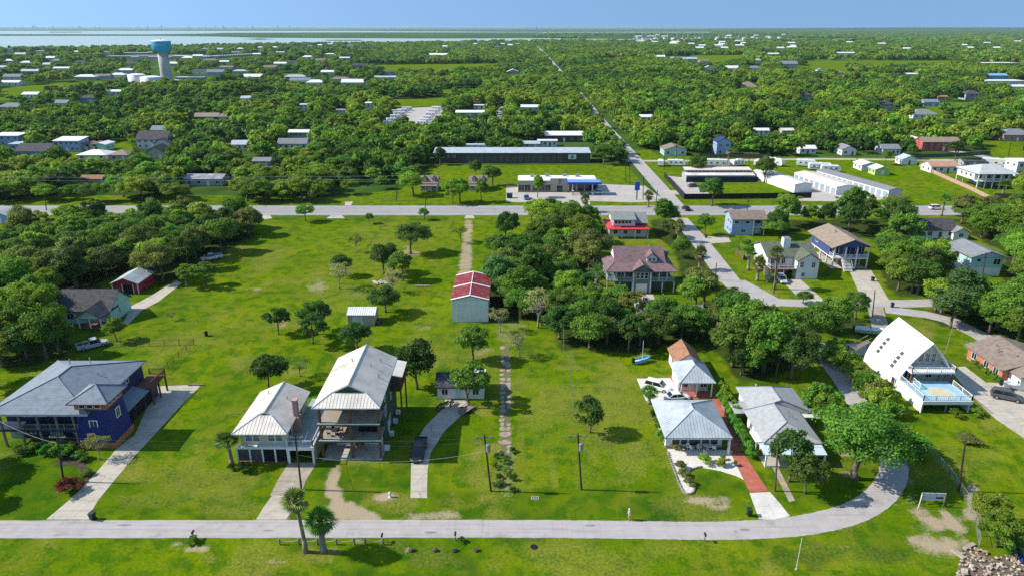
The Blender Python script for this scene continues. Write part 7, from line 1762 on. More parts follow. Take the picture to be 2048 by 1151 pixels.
for i, (px, py, rz) in enumerate(((880, 817, 60), (893, 812, 40), (904, 808, 75))): motorcycle('black motorcycle on the cottage drive, %s of three' % ('nearest', 'middle', 'farthest')[i], px, py, R(rz))
o = thing('utility_trailer', 'small black utility trailer by the cottage drive', 'trailer', (*P(932, 822), .02), R(55)); MB().box(-1.5, 1.5, -.7, .7, .4, .48).build('bed', GREYWOOD, o)
MB().path([(-1.5, -.7, .8), (1.5, -.7, .8), (1.5, .7, .8), (-1.5, .7, .8), (-1.5, -.7, .8)], .03, 4).build('side_rail', IRON, o); MB().path([(1.5, 0, .42), (2.6, 0, .42)], .05, 4).build('hitch', IRON, o)
for sy in (-1, 1): MB().tube((0, sy * .78, .3), (0, sy * .95, .3), .3, None, 10).build('wheel', TYRE, o)

# ================================================================== poles, wires and street furniture
POLEM = mat('creosote_pole', (.055, .042, .034), .9, .25, 2)
POLES = {}
def pole(key, label, base, top_px, r=.15, arms=1, transformer=False, m=None, h=None, lamp=0, w=1.2):
    x, y = P(*base); hh = h or max(3, Zat(top_px[1], y)); lean = ((top_px[0] - CX) * (y * _c - (hh - CAM_H) * _s) / FOC - x) if top_px else 0
    lean = max(-.8, min(.8, lean))
    o = thing('utility_pole', label, 'utility pole', (x, y, 0)); MB().path([(0, 0, -.2), (lean * .5, 0, hh * .5), (lean, 0, hh)], [r, r * .85, r * .7], 8).build('post', m or POLEM, o)
    for k in range(arms): MB().box(lean - w, lean + w, -.06, .06, hh - .5 - .9 * k, hh - .38 - .9 * k).build('crossarm', GREYWOOD, o)
    for k in (-1, 0, 1) if arms else (): MB().tube((lean + k * w * .85, 0, hh - .38), (lean + k * w * .85, 0, hh - .2), .05, None, 5).build('insulator', STEEL, o)
    if transformer: MB().lathe([(.30, hh - 2.6), (.32, hh - 2.5), (.32, hh - 1.5), (.25, hh - 1.4)], 10, (lean + .5, -.1)).build('transformer', STEEL, o)
    if lamp: MB().path([(lean, 0, hh - 1.6), (lean + lamp, -.1, hh - 1.1)], .05, 5).box(lean + lamp - .1, lean + lamp + .5, -.25, .05, hh - 1.2, hh - 1.05).build('lamp_arm', STEEL, o)
    POLES[key] = (x + lean, y, hh); return o
pole('a', 'dark utility pole in front of the blue house', (127, 962), (118, 868)); pole('b', 'utility pole beside the beige house drive', (603, 978), (590, 868), lamp=1.0)
pole('c', 'utility pole with small transformer by the old track', (982, 981), (968, 868), transformer=True, arms=1); pole('d', 'utility pole with big transformer alone on the lawn', (1163, 978), (1155, 866), transformer=True, arms=1)
pole('e', 'utility pole at the edge of the red drive', (1550, 981), (1557, 870), m=mat('brown_pole', (.12, .085, .055), .9, .2, 2)); pole('f', 'dark utility pole inside the bend of the street', (1917, 981), (1926, 886), arms=0)
WIRE = mat('wire', (.10, .10, .11), .6, .1); WIREL = mat('pale_wire', (.5, .5, .5), .5, .1)
def wire(label, a, b, sag=.6, r=.012, m=None, n=10):
    a, b = Vector(a), Vector(b); pts = [a.lerp(b, t) - Vector((0, 0, sag * 4 * t * (1 - t))) for t in np.linspace(0, 1, n)]
    o = MB().path(pts, r, 4).build('power_line', m or WIRE); tag(o, label, 'power line', 'power lines along the shore street'); return o
ks = [(-78, 82.6, 9.2)] + [POLES[k] for k in 'abcdef'] + [(96, 80.5, 9)]
nm = ['the left edge', 'the blue house pole', 'the beige house pole', 'the old track pole', 'the lawn pole', 'the red drive pole', 'the bend pole', 'the right edge']
for i in range(len(ks) - 1):
    for j, dx in enumerate((-.9, .9)):
        wire('%s power line from %s to %s' % (('upper', 'lower')[j], nm[i], nm[i + 1]), (ks[i][0] + dx * .1, ks[i][1] + dx * .3, ks[i][2] - .2 - j * .9), (ks[i + 1][0] + dx * .1, ks[i + 1][1] + dx * .3, ks[i + 1][2] - .2 - j * .9), .7 + .2 * j)
wire('pale service line from the beige house pole across the drive', (POLES['b'][0], POLES['b'][1], 5.6), (POLES['c'][0], POLES['c'][1], 6.4), 1.4, .016, WIREL)
wire('pale service line from the blue house pole to the left', (POLES['a'][0], POLES['a'][1], 6.2), (-76, 90, 5.8), .5, .016, WIREL)
wire('pale service line from the beige house pole to the carport', (POLES['b'][0], POLES['b'][1], 6), (-30, 89, 4.4), .3, .016, WIREL)
for k, (lab, base, top) in enumerate((('thin grey pole standing on the lawn, nearer one', (1146, 830), (1146, 772)), ('thin grey pole standing on the lawn, farther one', (1141, 773), (1140, 700)), ('thin grey pole at the grove edge', (1128, 713), (1127, 655)))):
    pole('g%d' % k, lab, base, top, .06, 0, m=STEEL)
for k, (lab, base, top, ar) in enumerate((('tall utility pole by the tall palm of the green-roofed house', (1548, 586), (1556, 492), 1), ('utility pole where the side street turns', (1431, 560), (1433, 525), 0), ('utility pole in the middle of the side street verge', (1745, 633), (1750, 580), 0), ('utility pole by the mint raised house', (1962, 572), (1968, 505), 1), ('short pole by the mint raised house', (1944, 572), (1946, 545), 0), ('utility pole behind the brick ranch', (2030, 718), (2036, 688), 0),
        ('utility pole at the highway edge behind the small round tree', (849, 433), (852, 396), 1), ('utility pole with lamp at the far left of the highway', (93, 421), (88, 385), 0), ('highway pole in front of the pines', (1494, 422), (1497, 394), 0), ('left one of the twin tall poles on the long street', (1252, 366), (1251, 318), 1), ('right one of the twin tall poles on the long street', (1260, 369), (1259, 321), 1), ('utility pole by the totem sign', (1286, 398), (1287, 352), 1), ('utility pole beside the fenced lot corner', (1312, 405), (1315, 380), 0),
        ('utility pole left of the parked trailers', (1328, 340), (1330, 312), 1), ('utility pole in front of the teal house', (1352, 322), (1354, 290), 1), ('utility pole beside the tall palm lot', (1498, 330), (1499, 304), 1), ('utility pole right of the white cottage', (1714, 322), (1716, 290), 1), ('utility pole left of the walled yard', (1793, 325), (1794, 300), 1), ('utility pole on the left highway verge near the gate', (793, 402), (795, 358), 1), ('slanting utility pole right of the red annexe', (2015, 320), (2022, 285), 1), ('utility pole in front of the cabins', (880, 300), (881, 285), 0))):
    pole('h%d' % k, lab, base, top, .14 if base[1] > 450 else .17, ar)
for i in range(14):      # line along the long street
    t = i / 13; px = 1238 - 160 * t; py = 318 - 212 * t - 8 * math.sin(t * 3); pole('r%d' % i, 'utility pole in the line beside the long street', (px - 6, py), (px - 6, 0), .2, 1, h=10).__setitem__('group', 'utility poles beside the long street')
wire('upper highway power line on the left', (-300, 256, 9.5), (POLES['h18'][0], POLES['h18'][1], 9.3), 1.0, .04, WIREL); wire('lower highway power line on the left', (-300, 256, 8.2), (POLES['h18'][0], POLES['h18'][1], 8), 1.0, .04, WIREL)
wire('power line over the cabins towards the store', POLES['h18'], POLES['h11'], 1.2, .03)
# mail boxes, carts, hydrant, bollards, sign board
def mailbox(label, px, py, post=1.0):
    x, y = P(px, py); o = thing('mailbox', label, 'mailbox', (x, y, 0)); MB().box(-.05, .05, -.05, .05, 0, post).build('post', GREYWOOD, o)
    MB().slab([(-.12, -.28, post + .12), (.12, -.28, post + .12), (.12, .28, post + .12), (-.12, .28, post + .12)], .12).tube((0, -.28, post + .12), (0, .28, post + .12), .12, None, 10).build('box', PK, o); MB().box(.12, .14, .0, .05, post + .1, post + .3).build('flag', PR, o)
mailbox('black mailbox at the street edge below the blue house', 388, 1077); mailbox('black mailbox beside the last rope bollard', 765, 1083); mailbox('dark mailbox opposite the old track', 911, 1080); mailbox('dark mailbox opposite the white terrace', 1409, 1082)
def cart(label, px, py, m=PLASTIC):
    x, y = P(px, py); o = thing('wheeled_bin', label, 'trash bin', (x, y, 0), rnd.uniform(-.3, .3)); MB().hexa([(-.24, -.24, .08), (.24, -.24, .08), (.24, .24, .08), (-.24, .24, .08), (-.32, -.34, 1.0), (.32, -.34, 1.0), (.32, .34, 1.0), (-.32, .34, 1.0)]).build('bin', m, o); MB().slab([(-.34, -.36, 1.05), (.34, -.36, 1.05), (.34, .38, 1.12), (-.34, .38, 1.12)], .06).build('lid', m, o)
    for s in (-1, 1): MB().tube((s * .22, .28, .12), (s * .3, .28, .12), .12, None, 8).build('wheel', TYRE, o)
cart('dark green wheeled bin at the foot of the blue house driveway', 186, 1038); cart('dark green wheeled bin by the white drive apron', 1498, 1030); cart('black bin at the corner of the side street', 1412, 476, PK); cart('dark bin by the blue raised house drive', 1745, 562, PK); cart('dark bin on the side street verge', 1784, 614, PK)
x, y = P(780, 993); o = thing('fire_hydrant', 'white fire hydrant on the verge below the green house', 'hydrant', (x, y, 0)); MB().lathe([(.22, 0), (.22, .06), (.13, .1), (.13, .6), (.17, .62), (.15, .75), (.04, .85)], 10).build('barrel', WHITE, o, True); MB().tube((-.24, 0, .48), (.24, 0, .48), .07, None, 8).build('outlet', WHITE, o); MB().tube((0, -.22, .42), (0, 0, .42), .09, None, 8).build('pumper_outlet', WHITE, o); MB().tube((0, 0, .85), (0, 0, .95), .04, None, 6).build('cap_nut', WHITE, o)
bx_ = [560, 598, 635, 673, 709, 731, 766]
for i, px in enumerate(bx_):
    x, y = P(px, 1088); o = thing('bollard', 'short wooden rope bollard on the shore verge, %s' % ('leftmost of seven', 'second from the left', 'left of the palms', 'right of the palms', 'third from the right', 'second from the right', 'rightmost beside the mailbox')[i], 'bollard', (x, y, 0), 0, 'rope bollards along the shore street')
    MB().tube((0, 0, -.1), (0, 0, .85), .13, .12, 9).build('post', GREYWOOD, o); MB().lathe([(.125, .85), (.10, .93), (.02, .96)], 9).build('cap', GREYWOOD, o)
    if i < 6 and i != 4:
        x2, y2 = P(bx_[i + 1], 1088); d = x2 - x; MB().path([(d * t, 0, .7 - .9 * t * (1 - t)) for t in np.linspace(0, 1, 8)], .03, 5).build('rope', mat('pale_rope', (.5, .46, .36), .9, .1), o)
x, y = P(1862, 1012); o = thing('sign_board', 'wide weathered white sign board on posts inside the street bend', 'sign', (x, y, 0), R(-3))
for i in range(4): MB().box(-1.6, 1.6, -.04, .04, 1.0 + .30 * i, 1.26 + .30 * i).build('plank', mat('pale_blue_plank', (.55, .60, .62), .8, .15, 2), o)
MB().box(.3, 1.3, -.06, -.045, 1.32, 1.56).build('dark_plate', PK, o)
for s in (-1.5, 1.5): MB().box(s - .06, s + .06, -.12, -.06, 0, 2.3).build('post', GREYWOOD, o)
MB().tube((-1.95, -.5, -.05), (-1.80, -.5, 2.3), .05, None, 6).build('pipe_post', WHITE, o)
x, y = P(1592, 1138); o = thing('marker_pole', 'thin pale marker pole standing on the shore lawn', 'pole', (x, y, 0)); MB().tube((0, 0, -.1), (.05, 0, 4.6), .035, .025, 6).build('shaft', WHITE, o); MB().tube((0, 0, 0), (0, 0, .1), .15, None, 8).build('base', CONC, o)
x, y = P(1500, 848); o = thing('flagpole', 'tall white flagpole beside the grey-roofed house', 'flagpole', (x, y, 0)); MB().tube((0, 0, 0), (.1, 0, 7.2), .07, .045, 8).build('shaft', WHITE, o); MB().lathe([(.09, 7.15), (.1, 7.25), (.02, 7.35)], 8, (.1, 0)).build('finial', WHITE, o)
x, y = P(1873, 770); o = thing('flagpole', 'thin grey mast rising through the balcony of the bow-roofed house', 'mast', (x, y, 0)); MB().tube((0, 0, 0), (.4, 0, 11.5), .08, .05, 8).build('shaft', STEEL, o); MB().lathe([(.1, 11.4), (.02, 11.6)], 8, (.4, 0)).build('finial', STEEL, o)
x, y = P(1070, 995); o = thing('drain_grate', 'small square drain grate in the front lawn', 'drain', (x, y, 0)); MB().box(-.5, .5, -.35, .35, 0, .07).build('curb', CONC, o)
for i in range(4): MB().box(-.4 + .22 * i, -.28 + .22 * i, -.28, .28, .072, .085).build('slot', PK, o)
x, y = P(1068, 1093); o = thing('manhole_ring', 'dark round manhole ring in the shore lawn', 'manhole', (x, y, 0)); MB().lathe([(.45, -.02), (.45, .08), (.36, .09), (.34, .03)], 16).build('ring', PK, o); MB().lathe([(.34, .02), (.02, .03)], 16).build('cover', IRON, o)
x, y = P(413, 671); o = thing('burn_barrel', 'black drum standing alone in the long field', 'barrel', (x, y, 0)); MB().lathe([(.34, 0), (.36, .5), (.34, 1.0), (.30, 1.02), (.3, .8)], 12).build('drum', PK, o); MB().tube((.6, 0, .1), (1.0, 0, .1), .1, None, 6).build('log', BARK, o)
for i, (px, lab) in enumerate(((823, 'left of the four'), (870, 'second from the left'), (908, 'third from the left'), (953, 'right end of the four'))):
    x, y = P(px, 1101); o = MB().blob((x, y, .15), (.42, .3, .28), 8, .3, i).build('rock', mat('dark_rock', (.10, .08, .06), .95, .3, 3)); tag(o, 'dark rock in the shore lawn, %s' % lab, 'rock', 'dark rocks along the shore lawn')
# debris heap and bench in the field
o = thing('debris_heap', 'pale heap of broken boards in the middle of the field', 'debris', (*P(760, 566), 0))
for i in range(16): MB().box(-.7, .7, -.15, .15, 0, .12).build('board', mat('pale_board', (.55, .50, .46), .9, .15, 2), o, loc=(rnd.uniform(-2, 2), rnd.uniform(-1, 1), rnd.uniform(.02, .3)), rz=rnd.uniform(0, 3))
o = thing('log_bench', 'pale log bench right of the debris heap', 'bench', (*P(845, 574), 0)); MB().tube((-1.8, 0, .4), (1.8, 0, .45), .16, .14, 8).build('seat', mat('pale_log', (.5, .45, .38), .9, .2, 2), o)
for s in (-1.3, 1.3): MB().tube((s, -.1, 0), (s, 0, .38), .15, None, 8).build('leg', BARK, o)
o = thing('junk_pile', 'heap of junk leaning on the end wall of the tool shed', 'junk', (*P(757, 650), 0))
for i in range(9): MB().blob((rnd.uniform(-.6, .6), rnd.uniform(0, 3), .3), (.4, .4, .5), 7, .4, i).build('scrap', (GREYWOOD, IRON, WOOD)[i % 3], o)
# fences
def fence(name, label, pts, h, m, step=2.4, posts=True, solid=True, postm=None, z=0.0, rails=2, pm=False):
    P3 = [Vector(p) for p in pts]; o = thing(name, label, 'fence', (P3[0].x, P3[0].y, z))
    for a, b in zip(P3[:-1], P3[1:]):
        L = (b - a).length; n = max(1, round(L / step)); d = (b - a) / L; ql = Vector((-d.y, d.x)) * .03
        for i in range(n):
            s, e = a + d * (L * i / n) - P3[0], a + d * (L * (i + 1) / n) - P3[0]
            if solid:
                s2, e2 = s + d * .05, e - d * .05
                MB().hexa([(*(s2 - ql), .05), (*(e2 - ql), .05), (*(e2 + ql), .05), (*(s2 + ql), .05), (*(s2 - ql), h), (*(e2 - ql), h), (*(e2 + ql), h), (*(s2 + ql), h)]).build('panel', m, o)
            else:
                MB().tube((*s, h), (*e, h), .03, None, 5).build('top_rail', m, o)
                w = MB(); k = int(L / n / .25)
                for j in range(k + 1):
                    c = s.lerp(e, j / k); c2 = s.lerp(e, min(1, (j + 3) / k)); c3 = s.lerp(e, max(0, (j - 3) / k)); w.tube((*c, .05), (*c2, h), .006, None, 3, False).tube((*c, .05), (*c3, h), .006, None, 3, False)
                tag(w.build('mesh', m, o), None, None, None, 'stuff')
            if posts: MB().tube((*s, 0), (*s, h + .08), .05, None, 6).build('post', postm or m, o)
        if posts: MB().tube((*(b - P3[0]), 0), (*(b - P3[0]), h + .08), .05, None, 6).build('post', postm or m, o)
    return o
fence('chain_link_fence', 'low chain link fence in the lawn behind the blue house', [P(215, 693), P(300, 691), P(388, 689), P(358, 714), P(326, 748)], 1.25, IRON, 2.6, True, False)
fence('chain_link_fence', 'leaning chain link fence along the right edge of the shore lawn', [P(1862, 912), P(1898, 950), P(1932, 1000), P(1950, 1050), P(1958, 1092)], 1.3, STEEL, 2.2, True, False)
DK = mat('black_fence_screen', (.018, .018, .022), .8, .2)
fence('screened_fence', 'black screened fence round the corner lot', [P(1328, 354), P(1368, 399), P(1480, 398), P(1622, 396)], 2.1, DK, 3.5)
fence('board_fence', 'brown board fence behind the parked trailers', [P(1398, 316), P(1440, 316), P(1540, 317)], 1.9, mat('brown_board', (.13, .10, .08), .9, .2, 1), 2.8)
fence('brick_wall', 'low reddish garden wall slanting towards the highway', [P(1838, 334), P(1890, 358), P(1940, 380), P(1988, 404)], 1.5, BRICKRED, 4, False)
fence('board_fence', 'dark green board fence in front of the red house', [P(1828, 316), P(1900, 314), P(1980, 309)], 1.8, mat('green_grey_board', (.10, .12, .11), .9, .2, 1), 2.8)
fence('board_fence', 'brown board fence at the right edge below the stilt house', [P(1988, 396), P(2060, 398)], 1.8, mat('brown_board', (0, 0, 0)), 2.8)
fence('wooden_fence', 'weathered wooden fence along the clipped hedge', [P(1443, 812), P(1462, 850), P(1490, 905)], 1.5, GREYWOOD, 1.6)
fence('pipe_fence', 'low pipe fence on the far verge of the highway', [P(590, 404), P(650, 403), P(700, 403), P(795, 404)], 1.3, STEEL, 3.0, True, False)
fence('wooden_fence', 'brown wooden fence left of the green-roofed house', [P(1470, 505), P(1486, 520)], 1.6, WOOD, 1.8)
o = thing('timber_stack', 'low timber landscape beam at the end of the blue house drive', 'timber', (*P(378, 770), 0)); MB().box(0, 2.6, -.12, .12, 0, .28).build('beam', GREYWOOD, o); MB().box(-.1, .25, -.2, .2, 0, .34).build('end_block', GREYWOOD, o)
# terrace of the bungalow: white table, chairs, stones, edging
o = thing('garden_table', 'round white garden table on the gravel terrace', 'table', (*P(1415, 897), .03)); MB().lathe([(.04, .68), (.75, .68), (.75, .72), (.03, .73)], 18).build('table_top', WHITE, o); MB().lathe([(.3, 0), (.06, .1), (.06, .68)], 10).build('pedestal', WHITE, o)
for i, (px, py, a) in enumerate(((1398, 899, .6), (1428, 900, 2.6), (1410, 908, 1.4), (1376, 897, .2), (1383, 900, 2.0), (1404, 892, -1.2))):
    c = thing('garden_chair', ('white garden chair left of the round table', 'white garden chair right of the round table', 'white garden chair in front of the round table', 'white garden chair by the left window', 'white garden chair turned from the left window', 'white garden chair behind the round table')[i], 'chair', (*P(px, py), .03), a)
    MB().box(-.26, .26, -.25, .25, .40, .45).build('seat', WHITE, c); MB().box(-.26, .26, .22, .27, .45, .95).build('backrest', WHITE, c)
    for sx in (-.23, .23):
        MB().box(sx - .03, sx + .03, -.25, .25, .6, .65).build('armrest', WHITE, c)
        for sy in (-.22, .22): MB().box(sx - .025, sx + .025, sy - .025, sy + .025, 0, .40).build('leg', WHITE, c)
ed = thing('stone_edging', 'rounded stones edging the terrace and its lawn', 'stones', (*P(1400, 940), .02)); bx0, by0 = P(1400, 940)
line = [(1336, 905), (1345, 930), (1353, 952), (1362, 975), (1370, 986), (1385, 985), (1388, 973), (1378, 958), (1373, 950), (1381, 939), (1402, 933)]
pl = smooth_line([P(*p) for p in line], 7)
for i, (x, y) in enumerate(pl): MB().blob((x - bx0, y - by0, .08), (.2, .17, .16), 6, .25, i).build('stone', mat('edging_stone', (.30, .27, .23), .95, .3, 4), ed)
for i, (px, py, w) in enumerate(((1350, 898, .7), (1361, 900, .5), (1352, 890, .5), (1345, 892, .6), (1432, 890, .5), (1470, 930, .5), (1447, 918, .5))):
    o = thing('flower_pot', 'small potted plant on the bungalow terrace', 'plant pot', (*P(px, py), .02), 0, 'potted plants on the bungalow terrace'); MB().lathe([(.16, 0), (.22, .35), (.18, .35)], 8).build('pot', BRICKRED, o); f = link('plant', PROTO['bush_b']['crown'], o); f.scale = (.28, .28, .35); f.location = (0, 0, .3); f.color = (*GREENS['olive'], 1)
# rubble of the shore protection
RK = [MB().blob((0, 0, 0), (.5, .38, .28), 7, .35, s).mesh('rock', mat('pale_rubble', (.48, .41, .32), .95, .22, 2, .3, 6)) for s in range(7)] + [MB().box(-.55, .55, -.35, .35, -.15, .15).mesh('rock', mat('pink_rubble', (.40, .27, .19), .95, .2, 2, .3, 6)), MB().box(-.75, .75, -.45, .45, -.12, .12).mesh('rock', mat('pale_slab_rubble', (.42, .36, .29), .95, .15, 2, .3, 6))]
poly = [(1926, 1098), (1952, 1090), (1985, 1114), (2048, 1106), (2070, 1180), (1908, 1180), (1918, 1130)]; xs = [P(*p) for p in poly]; n = 0; q = random.Random(3)
psheet('rubble_bank', poly, mat('rubble_soil', (.16, .12, .085), .95, .3, 1.5, .4, 6), .015, 'dark soil of the rubble bank at the lower right corner')
while n < 170:
    px, py = q.uniform(1905, 2060), q.uniform(1088, 1175)
    if not inpoly([px], [py], poly)[0]: continue
    x, y = P(px, py); o = link('rock', RK[q.randrange(9)]); o.location = (x, y, q.uniform(.05, .3)); o.rotation_euler = (q.uniform(-.3, .3), q.uniform(-.3, .3), q.uniform(0, 6)); s = q.uniform(.3, .8) * (1.0 if n < 10 else .6); o.scale = (s, s, s); tag(o, 'pale broken stone in the rubble bank at the lower right', 'rock', 'stones of the rubble bank'); n += 1
for i, (px, py, rz, L) in enumerate(((1916, 1108, 1.9, 1.7), (1938, 1093, .45, 1.9))):
    o = MB().box(-L / 2, L / 2, -.24, .24, -.05, .26).build('concrete_block', OLDC, None, loc=(*P(px, py), 0), rz=rz); tag(o, ('long pale concrete block at the left end of the rubble', 'long pale concrete block at the top of the rubble')[i], 'block')
o = boat('dark blue boat hull poking in at the right edge', *P(2044, 1105), 4.5, R(60), PB, PB, False, False, .15, False)
# the walker on the street
def walker():
    x, y = P(1258, 1039)
    o = thing('person', 'person in beige clothes walking along the street edge', 'person', (x, y, .02), R(200))
    me = bpy.data.meshes.new('body'); J = [(0, 0, .92, .13, .10), (0, 0, 1.15, .14, .10), (0, 0, 1.38, .17, .10), (0, 0, 1.50, .06, .06), (0.02, 0, 1.58, .07, .075), (.03, 0, 1.68, .085, .095), (.02, 0, 1.76, .05, .06),
        (0, .10, .86, .085, .085), (.14, .11, .50, .06, .06), (.08, .11, .10, .045, .045), (.2, .11, .05, .04, .035), (0, -.10, .86, .085, .085), (-.06, -.11, .50, .06, .06), (-.26, -.11, .12, .045, .045), (-.14, -.11, .05, .04, .035),
        (0, .2, 1.40, .05, .05), (-.06, .25, 1.12, .042, .042), (.04, .26, .88, .032, .032), (.06, .26, .79, .03, .02), (0, -.2, 1.40, .05, .05), (.05, -.25, 1.13, .042, .042), (.2, -.24, .92, .032, .032), (.24, -.24, .84, .03, .02)]
    E_ = [(0, 1), (1, 2), (2, 3), (3, 4), (4, 5), (5, 6), (0, 7), (7, 8), (8, 9), (9, 10), (0, 11), (11, 12), (12, 13), (13, 14), (2, 15), (15, 16), (16, 17), (17, 18), (2, 19), (19, 20), (20, 21), (21, 22)]
    me.from_pydata([j[:3] for j in J], E_, []); b = link('body', me, o); sk = b.modifiers.new('skin', 'SKIN')
    for i, j in enumerate(J): me.skin_vertices[0].data[i].radius = j[3:5]
    me.skin_vertices[0].data[0].use_root = True; b.modifiers.new('sub', 'SUBSURF').levels = 1; b.modifiers['sub'].render_levels = 1; me.materials.append(mat('skin', (.48, .30, .22), .7, .08))
    MB().lathe([(.16, .88), (.19, 1.0), (.175, 1.2), (.20, 1.40), (.10, 1.50)], 12).build('shirt', mat('beige_shirt', (.50, .46, .40), .9, .1), o, True)
    for s, (xa, za, xb, zb) in ((.1, (0, .92, .13, .50)), (-.1, (0, .92, -.05, .50))): MB().tube((xa, s, za), (xb, s * 1.1, zb), .12, .09, 10).build('trouser_leg', mat('tan_shorts', (.34, .29, .23), .9, .1), o, True)
    MB().lathe([(.16, 1.71), (.10, 1.73), (.095, 1.80), (.03, 1.83)], 12, (.03, 0)).build('hat', mat('pale_hat', (.6, .57, .5), .9, .1), o, True)
walker()
